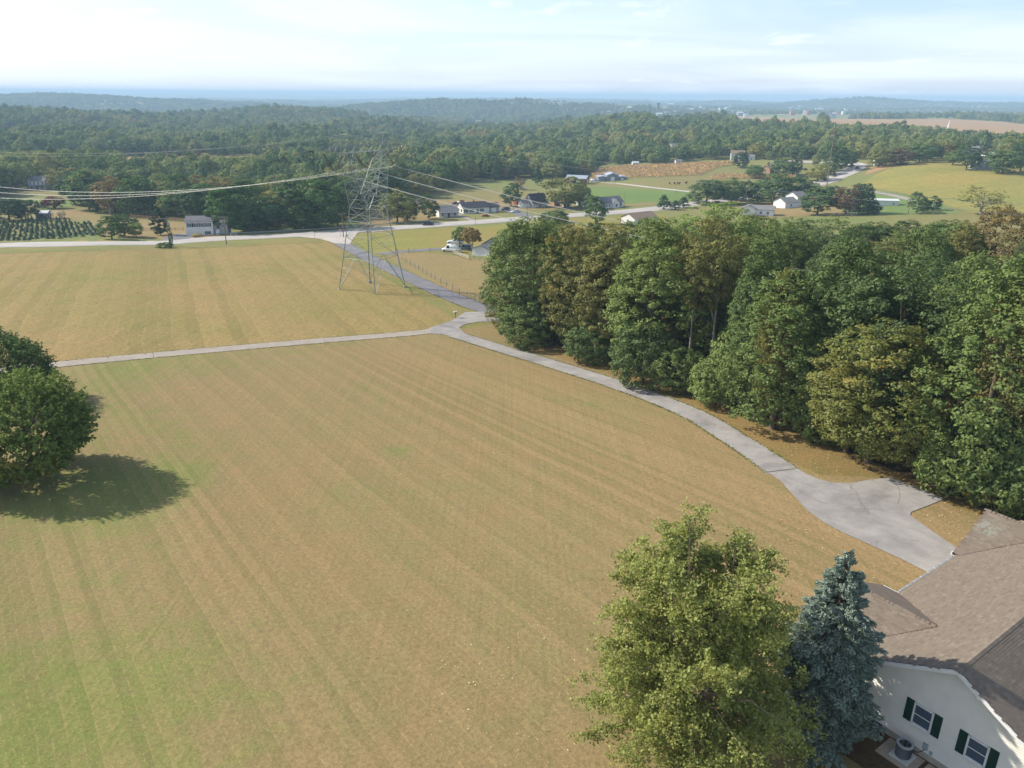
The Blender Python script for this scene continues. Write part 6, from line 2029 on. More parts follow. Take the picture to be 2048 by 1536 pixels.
# ================================================================ TREES OF THE VALLEY
VG = 'single trees of the valley'
D1, D2, D3, D4, D5, D6 = '#4b6333', '#5a7139', '#6a7a3f', '#7c8044', '#8f8b48', '#425a36'
VALLEY = [  # name, proto, px, base, top, width, colour, label
    ('dark_tree', 'mid_a', 18, 441, 394, 62, D6, 'dark bushy tree above the tree farm at the left picture edge'),
    ('dark_tree', 'mid_b', 52, 440, 400, 48, D6, 'dark bushy tree second from the left edge, beside the shed'),
    ('red_maple', 'mid_a', 109, 417, 392, 37, '#6b2b2c', 'dark red maple behind the garden shed'),
    ('small_spruce', 'mid_cone', 76, 418, 401, 12, D6, 'left small conifer beside the red maple'),
    ('small_spruce', 'mid_cone', 86, 418, 402, 12, D6, 'right small conifer beside the red maple'),
    ('sapling', 'mid_sparse', 124, 438, 421, 15, D4, 'thin sapling in the brown yard by the tree farm'),
    ('yard_tree', 'mid_b', 224, 478, 431, 46, D2, 'left tree of the dark pair between tree farm and raised ranch'),
    ('yard_tree', 'mid_a', 250, 473, 428, 46, D1, 'right tree of the dark pair between tree farm and raised ranch'),
    ('willow_shrub', 'mid_c', 273, 475, 442, 29, '#84924a', 'pale lime willow shrub right of the dark pair'),
    ('arborvitae', 'mid_column', 322, 470, 416, 32, '#35492a', 'tall dark evergreen left of the raised ranch'),
    ('grass_clump', 'mid_c', 393, 474, 466, 18, '#b09a5a', 'tan ornamental grass clump before the raised ranch'),
    ('roadside_tree', 'mid_b', 452, 466, 378, 62, '#4c6a30', 'tall green tree right behind the raised ranch'),
    ('roadside_tree', 'mid_a', 490, 464, 388, 58, D1, 'dark tree second right of the raised ranch'),
    ('roadside_tree', 'mid_a', 535, 461, 392, 62, D6, 'dark tree third right of the raised ranch'),
    ('roadside_tree', 'mid_w', 545, 452, 380, 55, D5, 'yellowing tree in the hedge left of the pylon'),
    ('roadside_tree', 'mid_b', 590, 459, 375, 72, D1, 'broad dark tree in the hedge left of the pylon'),
    ('roadside_tree', 'mid_a', 638, 456, 358, 84, '#4f6a32', 'tallest green tree left of the pylon'),
    ('roadside_tree', 'mid_c', 676, 455, 370, 64, D2, 'green tree directly behind the pylon\'s left leg'),
    ('roadside_shrub', 'mid_a', 610, 458, 424, 60, D2, 'low leafy shrub at the guard rail under the tallest tree'),
    ('roadside_shrub', 'mid_a', 510, 462, 436, 60, D6, 'low dark shrub at the guard rail, right of the raised ranch'),
    ('roadside_tree', 'mid_w', 795, 445, 378, 66, D4, 'bushy olive tree right of the pylon, hiding a house'),
    ('roadside_tree', 'mid_a', 815, 443, 395, 40, D6, 'dark tree right beside the bushy olive tree'),
    ('round_tree', 'mid_b', 858, 438, 389, 40, D1, 'round dark green tree in front of the porch house'),
    ('small_tree', 'mid_column', 907, 432, 421, 8, D6, 'tiny clipped tree between porch house and ranch'),
    ('small_tree', 'mid_a', 964, 424, 408, 26, D1, 'dark shrub tree in front of the white ranch'),
    ('round_tree', 'mid_b', 1022, 413, 366, 38, D1, 'round dark tree between ranch house and cape house'),
    ('broad_tree', 'mid_c', 1130, 416, 354, 84, D4, 'large broad olive tree behind the cape house'),
    ('broad_tree', 'mid_a', 1160, 412, 366, 40, D1, 'dark tree tucked behind the large broad olive tree'),
    ('spruce', 'mid_cone', 1075, 371, 334, 19, D6, 'dark pointed spruce at the back field\'s edge'),
    ('lone_tree', 'mid_b', 1191, 448, 391, 42, D2, 'lone tree on the near side of the road before the pasture'),
    ('yard_maple', 'yard_maple', 921, 499, 452, 30, D3, 'left small maple above the white trucks'),
    ('yard_maple', 'yard_maple', 944, 504, 455, 34, '#86703f', 'right small maple with red top above the trucks'),
    ('wood_top', 'mid_a', 1110, 445, 421, 50, D1, 'small tree by the road behind the wood\'s left end'),
    ('spruce', 'mid_cone', 1326, 419, 389, 24, D6, 'left spruce of three above the wood'),
    ('spruce', 'mid_cone', 1350, 420, 400, 20, D6, 'middle short spruce of three above the wood'),
    ('spruce', 'mid_cone', 1367, 416, 393, 24, D6, 'right spruce of three above the wood'),
    ('round_tree', 'mid_a', 1411, 408, 359, 66, '#56683a', 'large grey green tree in the pasture corner'),
    ('round_tree', 'mid_c', 1462, 408, 356, 52, '#62743c', 'pale green tree right of the large pasture corner tree'),
    ('spruce', 'mid_cone', 1507, 407, 366, 24, D6, 'dark spruce left of the village trees'),
    ('village_tree', 'mid_a', 1545, 408, 346, 62, D2, 'tall green tree above the white ranch'),
    ('village_tree', 'mid_b', 1590, 405, 352, 56, D1, 'dark green tree above the split level house'),
    ('village_tree', 'mid_b', 1634, 430, 376, 62, D1, 'dark tree right of the split level house'),
    ('village_tree', 'mid_w', 1690, 430, 370, 52, '#6b553a', 'brownish dark tree left of the dead spruce'),
    ('village_tree', 'mid_a', 1716, 428, 366, 48, D6, 'dark tree right of the brownish tree'),
    ('dead_spruce', 'dead', 1702, 432, 390, 26, '#8a7f73', 'bare grey dead spruce before the dark trees'),
    ('spruce', 'mid_cone', 1746, 428, 399, 26, D6, 'small dark spruce left of the long shed'),
    ('field_tree', 'mid_b', 1833, 427, 384, 36, '#60743a', 'green tree between the long shed and bean field'),
    ('field_tree', 'mid_column', 1866, 421, 391, 26, D6, 'dark rounded evergreen before the bean field'),
    ('field_tree', 'mid_column', 1848, 424, 396, 18, D6, 'small dark evergreen beside the rounded one'),
    ('pale_willow', 'mid_sparse', 1960, 428, 372, 76, '#8a8a44', 'pale yellow see-through tree in the bean field'),
    ('bend_tree', 'mid_w', 1635, 362, 330, 46, D5, 'yellow green tree on the left bank of the far road'),
    ('bend_tree', 'mid_b', 1668, 343, 286, 44, D1, 'tall dark tree left of the far bend'),
    ('bend_tree', 'mid_a', 1690, 336, 298, 40, D2, 'green tree right at the far bend'),
    ('bend_tree', 'mid_a', 1655, 350, 322, 34, D3, 'low green tree on the bank below the tall dark tree'),
    ('yellow_tree', 'mid_w', 1614, 316, 290, 26, '#8a8438', 'bright yellow green tree above the brick house'),
    ('ridge_tree', 'mid_w', 1757, 334, 293, 44, D4, 'olive tree at the top left of the bean field'),
    ('ridge_tree', 'mid_a', 1800, 330, 296, 42, '#6b583a', 'reddish brown tree at the top of the bean field'),
    ('ridge_tree', 'mid_a', 1838, 325, 287, 44, D2, 'green tree at the bean field\'s upper edge, middle'),
    ('ridge_tree', 'mid_w', 1883, 318, 282, 42, '#7a6c3c', 'orange tinged round tree on the hilltop'),
    ('ridge_tree', 'mid_b', 1932, 340, 288, 44, D1, 'dark tree left of the hilltop farmhouse'),
    ('ridge_tree', 'mid_a', 2005, 347, 300, 60, D2, 'large green tree at the upper right corner of the field'),
    ('ridge_tree', 'mid_b', 2040, 344, 288, 50, D6, 'dark tree cut by the right edge above the field'),
    ('cedar', 'mid_column', 1535, 346, 324, 7, D6, 'slim dark cedar left of the pair by the brick house'),
    ('cedar', 'mid_column', 1543, 346, 327, 7, D6, 'slim dark cedar right of the pair by the brick house'),
    ('yard_tree', 'mid_a', 1567, 350, 316, 44, D2, 'green tree right of the brick house'),
    ('yard_tree', 'mid_b', 1591, 352, 318, 22, D6, 'dark tree right of the brick house\'s green tree'),
    ('yellow_tree', 'mid_w', 1512, 318, 284, 34, D5, 'yellowing tree right of the white farmhouse'),
    ('sycamore', 'mid_sparse', 222, 430, 356, 58, '#84764a', 'pale barked thinning sycamore left of the raised ranch'),
    ('yellow_tree', 'mid_w', 122, 380, 335, 42, D5, 'yellow tree right of the far white house'),
    ('orange_tree', 'mid_w', 166, 386, 336, 52, '#87703a', 'orange shouldered round tree among the left woods'),
    ('field_tree', 'mid_sparse', 1040, 380, 352, 22, '#7a5c44', 'thin reddish tree in the far back field'),
    ('village_tree', 'mid_b', 1485, 402, 362, 40, D1, 'dark tree between the pale green tree and the left spruce of the village'),
    ('village_tree', 'mid_a', 1523, 400, 358, 46, D2, 'green tree behind the white ranch, left of the tall one'),
    ('village_tree', 'mid_c', 1612, 398, 362, 46, D3, 'light green tree between split level house and road'),
    ('village_tree', 'mid_b', 1660, 408, 372, 44, D1, 'dark tree behind the very tall pole'),
    ('village_tree', 'mid_a', 1480, 336, 304, 30, D6, 'dark evergreen below the white farmhouse'),
    ('roadside_tree', 'mid_a', 1438, 398, 362, 44, D2, 'green tree between the two pasture corner trees'),
    ('shrub', 'mid_a', 1735, 428, 412, 40, D1, 'low dark shrub left of the long shed'),
    ('ridge_tree', 'mid_b', 1780, 328, 300, 34, D2, 'green tree between the olive and the reddish brown tree'),
    ('ridge_tree', 'mid_a', 1860, 321, 288, 40, D1, 'dark green tree left of the orange tinged round tree'),
    ('ridge_tree', 'mid_c', 1905, 330, 300, 36, D3, 'light green tree right of the orange tinged round tree'),
    ('ridge_tree', 'mid_a', 1960, 336, 304, 40, D1, 'dark tree right before the hilltop farmhouse'),
    ('yard_tree', 'mid_a', 1510, 356, 330, 34, D2, 'green tree below the white farmhouse, left of the brick house'),
    ('back_tree', 'mid_w', 1105, 358, 322, 44, D4, 'olive tree right of the dark pointed spruce'),
    ('back_tree', 'mid_a', 1140, 352, 322, 40, D2, 'green tree behind the red barn'),
    ('back_tree', 'mid_w', 1165, 350, 326, 36, '#7a6a3e', 'tawny tree behind the red barn\'s right end'),
    ('vine', 'mid_column', 344, 493, 452, 7, '#5c6a34', 'vine climbing the transformer pole'),
    ('roadside_weed', 'mid_a', 330, 496, 484, 30, '#53682f', 'clump of weeds at the foot of the vine covered pole'),
]
for f in VALLEY:
    tree_px(*f[:5], f[5] * 1.18, f[6], f[7], group=VG)

# ---------------------------------------------------------------- woods: every tree of the first rows stands alone, the rest is one mass
pp = lambda *q: [tuple(G(*a))[:2] for a in q]
OPEN = [pp(*q) for q in [
    ((60, 346), (230, 343), (420, 347), (560, 345), (560, 316), (420, 312), (230, 312), (90, 314)),
    ((-80, 268), (110, 262), (125, 285), (-80, 297)), ((660, 312), (730, 305), (745, 333), (670, 339)),
    ((905, 258), (950, 240), (1004, 246), (1000, 263), (950, 265)),
    ((1400, 239), (1470, 232), (1560, 235), (1640, 239), (1640, 263), (1500, 261)),
    ((1640, 237), (1760, 239), (1880, 237), (1960, 241), (2060, 249), (2300, 262), (2060, 285), (1900, 281), (1780, 277), (1660, 267)),
    ((870, 387), (940, 364), (1010, 358), (1120, 356), (1180, 358), (1200, 330), (1330, 327), (1500, 316), (1580, 330), (1500, 400), (1310, 420), (1000, 443), (700, 475), (740, 425)),
    ((1600, 395), (1620, 365), (1700, 335), (1760, 333), (1860, 318), (1960, 320), (2060, 340), (2400, 370), (2400, 470), (1480, 470), (1480, 415)),
    ((-200, 470), (0, 444), (60, 400), (140, 396), (150, 412), (200, 432), (300, 438), (370, 440), (440, 455), (445, 500), (0, 505), (-200, 520)),
    ((50, 392), (52, 378), (110, 378), (118, 392)),
    ((1310, 280), (1330, 270), (1400, 266), (1405, 274), (1380, 284)),
    ((1850, 275), (1870, 266), (1930, 266), (1930, 276)), ((1920, 318), (1925, 303), (2000, 305), (2000, 322)),
]]
FRONTL = np.array([(-300, 400), (0, 396), (60, 388), (140, 398), (160, 420), (230, 436), (300, 440), (400, 450), (450, 462), (700, 456), (740, 432), (800, 415), (860, 388), (940, 366), (1010, 361), (1120, 356), (1190, 348), (1210, 334), (1330, 331), (1440, 326), (1480, 316), (1560, 322), (1610, 330), (1640, 333), (1700, 318), (1760, 326), (1860, 317), (1950, 322), (2060, 338), (2400, 360)], float)


def scatter(r0, r1, sp, jit=.45):
    """jittered hex points between two distances, inside the view"""
    a0, a1 = R_(-42), R_(42)
    out = []
    xs = np.arange(-r1 * .75, r1 * .75, sp); ys = np.arange(r0 * .7, r1, sp * .87)
    X_, Y_ = np.meshgrid(xs, ys)
    X_ = X_ + (np.arange(len(ys)) % 2)[:, None] * sp * .5
    X_ = X_ + rng.uniform(-jit, jit, X_.shape) * sp; Y_ = Y_ + rng.uniform(-jit, jit, Y_.shape) * sp
    X_, Y_ = X_.ravel(), Y_.ravel()
    r = np.hypot(X_, Y_); a = np.arctan2(X_, Y_)
    m = (r > r0) & (r < r1) & (np.abs(a) < a1)
    return X_[m], Y_[m]


def woods_mask(x, y, town=True):
    z = terrain(x, y)
    dep = y * CP - (z - CAM_H) * SP
    u, v = x / dep, -(y * SP + (z - CAM_H) * CP) / dep
    u, v = u * CR - v * SR, u * SR + v * CR
    ppx, ppy = 1024 + u * F_PX, 768 + v * F_PX
    ok = ppy < np.interp(ppx, FRONTL[:, 0], FRONTL[:, 1])
    for q in OPEN:
        ok &= ~in_poly(x, y, q)
    for hx, hy, hr in HOUSES_XY:
        # keep the houses and the view of their fronts clear
        d = np.hypot(x - hx, y - hy)
        ok &= d > hr
        ux, uy = -hx / math.hypot(hx, hy), -hy / math.hypot(hx, hy)
        al = (x - hx) * ux + (y - hy) * uy; ac_ = np.abs((x - hx) * uy - (y - hy) * ux)
        ok &= ~((al > 0) & (al < hr * 5.0) & (ac_ < hr * .7))
    rd = np.min(np.hypot(x[:, None] - ROAD[None, ::4, 0], y[:, None] - ROAD[None, ::4, 1]), 1) if len(x) < 40000 else np.full(len(x), 99.)
    ok &= rd > 16
    for tx, ty, tr_ in TREES_PLACED:
        if math.hypot(tx, ty) > 260: ok &= np.hypot(x - tx, y - ty) > max(3.5, tr_ * .8)
    if town:   # open fields of the far country
        n = np.sin(x / 310 + 1.1 * np.sin(y / 270)) + np.sin(y / 380 + 1.7 * np.sin(x / 420) + .6)
        far = (np.hypot(x, y) > 1700) & (np.hypot(x, y) < 5200)
        ok &= ~(far & (n > np.where(np.arctan2(x, y) > R_(4), .45, .95)))
        tn = (np.arctan2(x, y) > R_(3)) & (np.hypot(x, y) > 1900) & (np.hypot(x, y) < 5200)
        ok &= ~(tn & (rng.random(len(x)) < .35))
    return ok, z, ppx, ppy


x, y = scatter(330, 1000, 12.0)
ok, z, qx, qy = woods_mask(x, y)
x, y, z, qx, qy = x[ok], y[ok], z[ok], qx[ok], qy[ok]
r = np.hypot(x, y)
# sort by how large they show: nearest first, but only those near the front of the woods
depth_in = np.interp(qx, FRONTL[:, 0], FRONTL[:, 1]) - qy
score = r + 6.0 * np.maximum(0, depth_in)
order = np.argsort(score)
solo = order[:118]
rest = np.setdiff1d(np.arange(len(x)), solo)
solo = solo[np.argsort(qx[solo])]
TONES = [('dark green', D1, 'mid_a'), ('olive', D4, 'mid_w'), ('mid green', D2, 'mid_b'), ('yellowing', D5, 'mid_w'), ('deep green', D6, 'mid_b'), ('grey green', '#5b6a44', 'mid_c'), ('fresh green', '#5a7234', 'mid_a'), ('tawny', '#80683c', 'mid_w')]
AREAS = [(-1e9, 230, 'around the far white house'), (230, 450, 'behind the raised ranch yard'), (450, 740, 'behind the guard rail'), (740, 1000, 'edging the back field'), (1000, 1220, 'behind the barns'), (1220, 1500, 'above the corn field'), (1500, 1720, 'left of the far road bend'), (1720, 1e9, 'above the bean field')]
cnt = {}
plan_ = []
for i in solo:
    ti = int(rng.choice(8, p=[.2, .16, .18, .1, .13, .1, .08, .05]))
    ar = [a for a in AREAS if a[0] <= qx[i] < a[1]][0]
    plan_.append((i, ti, ar))
    cnt[(ti, ar[0])] = cnt.get((ti, ar[0]), 0) + 1
seen = {}
for i, ti, ar in plan_:
    tone, colr, pr = TONES[ti]
    k = (ti, ar[0]); seen[k] = seen.get(k, 0) + 1
    n_ = cnt[k]
    lab = '%s tree %s' % (tone, ar[2]) if n_ == 1 else '%s from left of the %s trees %s' % (ordinal(seen[k]), tone, ar[2])
    h = rng.uniform(12, 18) * (1.1 if r[i] > 520 else 1.0)
    plant('woodland_tree', pr, Vector((x[i], y[i], z[i])), h, h * rng.uniform(.78, 1.08), tuple(np.array(lin(colr)) * rng.uniform(.85, 1.15)), lab, group='trees standing along the woods\' edge')

# the mass of the woods: instanced on points, one object
PX_, PY_, PZ_, PS_ = [x[rest]], [y[rest]], [z[rest]], [rng.uniform(.65, 1.25, len(rest)) * np.where((qx[rest] > 1300) & (r[rest] > 560), .72, 1.0)]
for r0, r1, sp, sc in ((1000, 1900, 13.5, 1.15), (1900, 3400, 17, 1.15), (3400, 6200, 24, 1.5), (6200, 10500, 42, 2.4)):
    x, y = scatter(r0, r1, sp)
    ok, z, qx, qy = woods_mask(x, y)
    x, y, z = x[ok], y[ok], z[ok]
    PX_.append(x); PY_.append(y); PZ_.append(z); PS_.append(sc * rng.uniform(.7, 1.3, len(x)) * np.where(qx[ok] > 1300, .72, 1.0))
pts = np.c_[np.concatenate(PX_), np.concatenate(PY_), np.concatenate(PZ_) - .3]
scl = np.concatenate(PS_) * (1.0 + .28 * np.sin(pts[:, 0] / 61 + 2 * np.sin(pts[:, 1] / 83)) * np.sin(pts[:, 1] / 74 + 1.5 * np.sin(pts[:, 0] / 97)))
N_WOOD = len(pts)
wm = bpy.data.meshes.new('woodland')
wm.vertices.add(len(pts)); wm.vertices.foreach_set('co', pts.astype(np.float32).ravel())
zs_ = scl * np.where(np.hypot(pts[:, 0], pts[:, 1]) > 3400, .5, 1.0)
a = wm.attributes.new('size', 'FLOAT_VECTOR', 'POINT'); a.data.foreach_set('vector', np.c_[scl, scl, zs_].astype(np.float32).ravel())
a = wm.attributes.new('turn', 'FLOAT', 'POINT'); a.data.foreach_set('value', rng.uniform(0, 6.28, len(pts)).astype(np.float32))
a = wm.attributes.new('kindex', 'INT', 'POINT'); a.data.foreach_set('value', rng.choice(5, len(pts), p=[.34, .22, .28, .12, .04]).astype(np.int32))
wood = link('woodland', wm, kind='stuff', label='unbroken mass of woodland filling the valley to the far ridges')
pc = bpy.data.collections.new('woodland_sources')
for k, (H_, R0_, prf, nc) in enumerate(((14, 6.6, 'round', 50), (16, 6.0, 'egg', 46), (13, 7.0, 'round', 50), (15, 5.6, 'egg', 42), (15, 3.8, 'cone', 40))):
    C, N, cl = crown_points(H_, R0_, 1.0, nc * 2, 30, prf, .25, cs=.26)
    me = leaves(C, N, 0.85 * rng.uniform(.7, 1.3, len(C)), .75, M_leaf_far, name='woodland_crown')
    pc.objects.link(bpy.data.objects.new('woodland_crown_%d' % k, me))
ng = bpy.data.node_groups.new('woodland_scatter', 'GeometryNodeTree')
ng.interface.new_socket('Geometry', in_out='INPUT', socket_type='NodeSocketGeometry')
ng.interface.new_socket('Geometry', in_out='OUTPUT', socket_type='NodeSocketGeometry')
gi, go = ng.nodes.new('NodeGroupInput'), ng.nodes.new('NodeGroupOutput')
m2p = ng.nodes.new('GeometryNodeMeshToPoints'); iop = ng.nodes.new('GeometryNodeInstanceOnPoints'); ci = ng.nodes.new('GeometryNodeCollectionInfo')
ci.inputs['Collection'].default_value = pc; ci.inputs['Separate Children'].default_value = True; ci.inputs['Reset Children'].default_value = True


def named(nm, ty):
    n = ng.nodes.new('GeometryNodeInputNamedAttribute'); n.data_type = ty; n.inputs['Name'].default_value = nm
    return n.outputs['Attribute']


cx_ = ng.nodes.new('ShaderNodeCombineXYZ'); e2r = ng.nodes.new('FunctionNodeEulerToRotation')
ng.links.new(gi.outputs[0], m2p.inputs['Mesh']); ng.links.new(m2p.outputs[0], iop.inputs['Points'])
ng.links.new(ci.outputs[0], iop.inputs['Instance']); iop.inputs['Pick Instance'].default_value = True
ng.links.new(named('kindex', 'INT'), iop.inputs['Instance Index'])
ng.links.new(named('turn', 'FLOAT'), cx_.inputs['Z']); ng.links.new(cx_.outputs[0], e2r.inputs[0]); ng.links.new(e2r.outputs[0], iop.inputs['Rotation'])
ng.links.new(named('size', 'FLOAT_VECTOR'), iop.inputs['Scale'])
ng.links.new(iop.outputs[0], go.inputs[0])
md = wood.modifiers.new('scatter', 'NODES'); md.node_group = ng

# ================================================================ FIELDS WITH THEIR PLANTS
# Christmas-tree farm: rows of little conifers
farm = [tuple(G(*q))[:2] for q in [(-60, 474), (0, 445), (70, 441), (178, 446), (200, 471), (120, 478), (0, 484)]]
fx, fy = [], []
A = np.array(farm)
gx_, gy_ = np.meshgrid(np.arange(A[:, 0].min(), A[:, 0].max(), 2.0), np.arange(A[:, 1].min(), A[:, 1].max(), 3.4))
gx_ = gx_.ravel() + rng.normal(0, .25, gx_.size); gy_ = gy_.ravel() + rng.normal(0, .25, gy_.size)
ins = in_poly(gx_, gy_, farm) & (rng.random(gx_.size) < .86)
gx_, gy_ = gx_[ins], gy_[ins]
row_ = np.round((gy_ - A[:, 1].min()) / 3.4).astype(int)
gz_ = terrain(gx_, gy_)
C, N = [], []
for k in range(16):
    zr = k / 15; m = int(14 * (1 - zr) + 3); a = rng.uniform(0, 6.28, m); rr = .75 * (1 - zr) + .05
    C.append(np.c_[np.cos(a) * rr, np.sin(a) * rr, np.full(m, .15 + zr * 1.85)]); N.append(np.c_[np.cos(a), np.sin(a), np.full(m, .6)])
C, N = np.concatenate(C), np.concatenate(N)
xm = leaves(C, N, .42 * rng.uniform(.7, 1.2, len(C)), .6, M_needle2, 'christmas_tree')
vis = np.array([pix((a, b, c))[0] for a, b, c in zip(gx_, gy_, gz_)])
near = np.argsort(np.where(vis > -5, gy_, 1e6))[:300]
isn = np.zeros(len(gx_), bool); isn[near] = True
rk = {}
near = sorted(near, key=lambda i: (row_[i], gx_[i]))
r0_ = row_[near[0]]
for i in near:
    rk[row_[i]] = rk.get(row_[i], 0) + 1
    o = link('christmas_tree', xm, None, (gx_[i], gy_[i], gz_[i] - .05), label='%s small conifer from the left in the tree farm\'s %s row' % (ordinal(rk[row_[i]]), ordinal(int(row_[i] - r0_) + 1)), cat='small conifer', group='near rows of the tree farm')
    s = rng.uniform(.75, 1.2); o.scale = (s * 1.1, s * 1.1, s * rng.uniform(.5, .68)); o.rotation_euler = (0, 0, rng.uniform(0, 6.28)); o.color = rgba('#3c5236')
vb = np.array([v.co for v in xm.vertices]); fb = np.array([list(p_.vertices) for p_ in xm.polygons])
VV, FF = [], []
for k, i in enumerate(np.where(~isn)[0]):
    s = rng.uniform(.8, 1.25); a = rng.uniform(0, 6.28); c_, s_ = math.cos(a) * s, math.sin(a) * s
    VV.append(np.c_[vb[:, 0] * c_ - vb[:, 1] * s_ + gx_[i], vb[:, 0] * s_ + vb[:, 1] * c_ + gy_[i], vb[:, 2] * s + gz_[i]]); FF.append(fb + k * len(vb))
if VV:
    o = link('tree_farm_rows', np_mesh('tree_farm_rows', np.concatenate(VV), np.concatenate(FF), M_needle2), kind='stuff', label='farther rows of small conifers in the tree farm'); o.color = rgba('#3c5236')


def crop_block(name, poly, h, blade, dens, col, label):
    """standing crop: thousands of upright leaf blades in rows"""
    P = [tuple(G(*q))[:2] for q in poly]
    A = np.array(P)
    gx_, gy_ = np.meshgrid(np.arange(A[:, 0].min(), A[:, 0].max(), dens), np.arange(A[:, 1].min(), A[:, 1].max(), dens))
    gx_ = gx_.ravel() + rng.normal(0, dens * .3, gx_.size); gy_ = gy_.ravel() + rng.normal(0, dens * .3, gy_.size)
    m = in_poly(gx_, gy_, P); gx_, gy_ = gx_[m], gy_[m]
    z = terrain(gx_, gy_)
    C = np.c_[gx_, gy_, z + h * rng.uniform(.35, 1.0, len(z))]
    N = np.c_[rng.normal(0, .6, len(z)), -1 + rng.normal(0, .5, len(z)), rng.uniform(.2, 1.4, len(z))]
    T = np.c_[rng.normal(0, .3, (len(z), 2)), np.ones(len(z))]
    o = link(name, leaves(C, N, blade * rng.uniform(.7, 1.3, len(z)), .55, M_leaf, name, tang=T), kind='stuff', label=label)
    o.color = rgba(col)


crop_block('corn_crop', [(1182, 352), (1200, 340), (1250, 334), (1330, 332), (1420, 327), (1462, 326), (1455, 331), (1425, 340), (1400, 352), (1300, 356), (1240, 358), (1190, 362)], 2.0, 1.1, .72, '#bd9a68', 'ripe tan corn standing on the slope above the pasture')
crop_block('corn_crop', [(1420, 354), (1440, 352), (1500, 352), (1590, 354), (1592, 360), (1500, 358), (1420, 360)], 2.0, 1.1, .8, '#bd9a68', 'narrow strip of ripe corn below the brick house')
crop_block('corn_crop', [(1440, 331), (1462, 327), (1472, 330), (1448, 334)], 2.0, 1.6, 1.0, '#b3905c', 'corner of ripe corn by the white farmhouse')

# fallen leaves over the lawn near wood and house
def litter(name, n, region, size, col, label):
    P = [tuple(G(*q))[:2] for q in region]; A = np.array(P)
    gx_ = rng.uniform(A[:, 0].min(), A[:, 0].max(), n); gy_ = rng.uniform(A[:, 1].min(), A[:, 1].max(), n)
    m = in_poly(gx_, gy_, P); gx_, gy_ = gx_[m], gy_[m]
    z = terrain(gx_, gy_) + .10
    N = np.c_[rng.normal(0, .4, (len(z), 2)), np.ones(len(z))]
    o = link(name, leaves(np.c_[gx_, gy_, z], N, size * rng.uniform(.6, 1.4, len(z)), .7, M_leaf, name), kind='stuff', label=label); o.color = rgba(col)


litter('fallen_leaves', 5200, [(1100, 700), (1300, 752), (1560, 850), (1760, 930), (1900, 985), (2000, 1030), (1960, 1120), (1830, 1040), (1890, 1000), (1780, 952), (1640, 958), (1500, 890), (1300, 790)], .11, '#c4ab80', 'pale fallen leaves along the wood edge')
litter('fallen_leaves', 900, [(820, 1536), (900, 1250), (1200, 1200), (1600, 1020), (1800, 1120), (1700, 1300), (1200, 1536)], .09, '#d6c7a4', 'scattered pale leaves on the lawn round the birch')

# rough grass: blades and tufts that break up the mown and unmown ground
def tufts(name, n, region, h, col, label, along=None, size=1.0):
    if along is None:
        P = [tuple(G(*q))[:2] for q in region]; A = np.array(P)
        gx_ = rng.uniform(A[:, 0].min(), A[:, 0].max(), n); gy_ = rng.uniform(A[:, 1].min(), A[:, 1].max(), n)
        m = in_poly(gx_, gy_, P)
        cl_ = np.sin(gx_ * .9 + 2 * np.sin(gy_ * .35)) + np.sin(gy_ * .8 + 2 * np.sin(gx_ * .4)) + rng.normal(0, 1.1, n)
        m &= cl_ > -.2
        gx_, gy_ = gx_[m], gy_[m]
    else:
        ln, wd = along
        i = rng.integers(1, len(ln) - 1, n); d = ln[np.minimum(i + 1, len(ln) - 1)] - ln[i - 1]; d /= np.hypot(d[:, 0], d[:, 1])[:, None]
        o_ = (wd * .5 + rng.normal(0.03, .10, n)) * rng.choice((-1, 1), n)
        q = ln[i] + np.c_[-d[:, 1], d[:, 0]] * o_[:, None] + d * rng.uniform(-1.2, 1.2, n)[:, None]
        gx_, gy_ = q[:, 0], q[:, 1]
    z = terrain(gx_, gy_)
    N = np.c_[rng.normal(0, .45, (len(z), 2)), np.ones(len(z))]
    T = None
    hh = h * rng.uniform(.5, 1.4, len(z))
    o = link(name, leaves(np.c_[gx_, gy_, z + hh * .4], N, hh, .8 * size, M_leaf, name, tang=T), kind='stuff', label=label); o.color = rgba(col)


tufts('meadow_tufts', 26000, [(-200, 760), (60, 731), (450, 695), (800, 666), (915, 632), (860, 588), (720, 515), (640, 482), (400, 490), (0, 501), (-300, 520)], 0.18, '#968a58', 'long grass tufts over the meadow')
tufts('edge_grass', 5200, None, .15, '#7d7c46', 'grass creeping over the driveway edges', along=(DRIVE, 3.4))
tufts('edge_grass', 2600, None, .20, '#7d7c46', 'grass along the access lane edges', along=(LANE, 5.2))
tufts('edge_grass', 3200, None, .16, '#7d7c46', 'grass along the concrete lane edges', along=(CONC, 3.4))

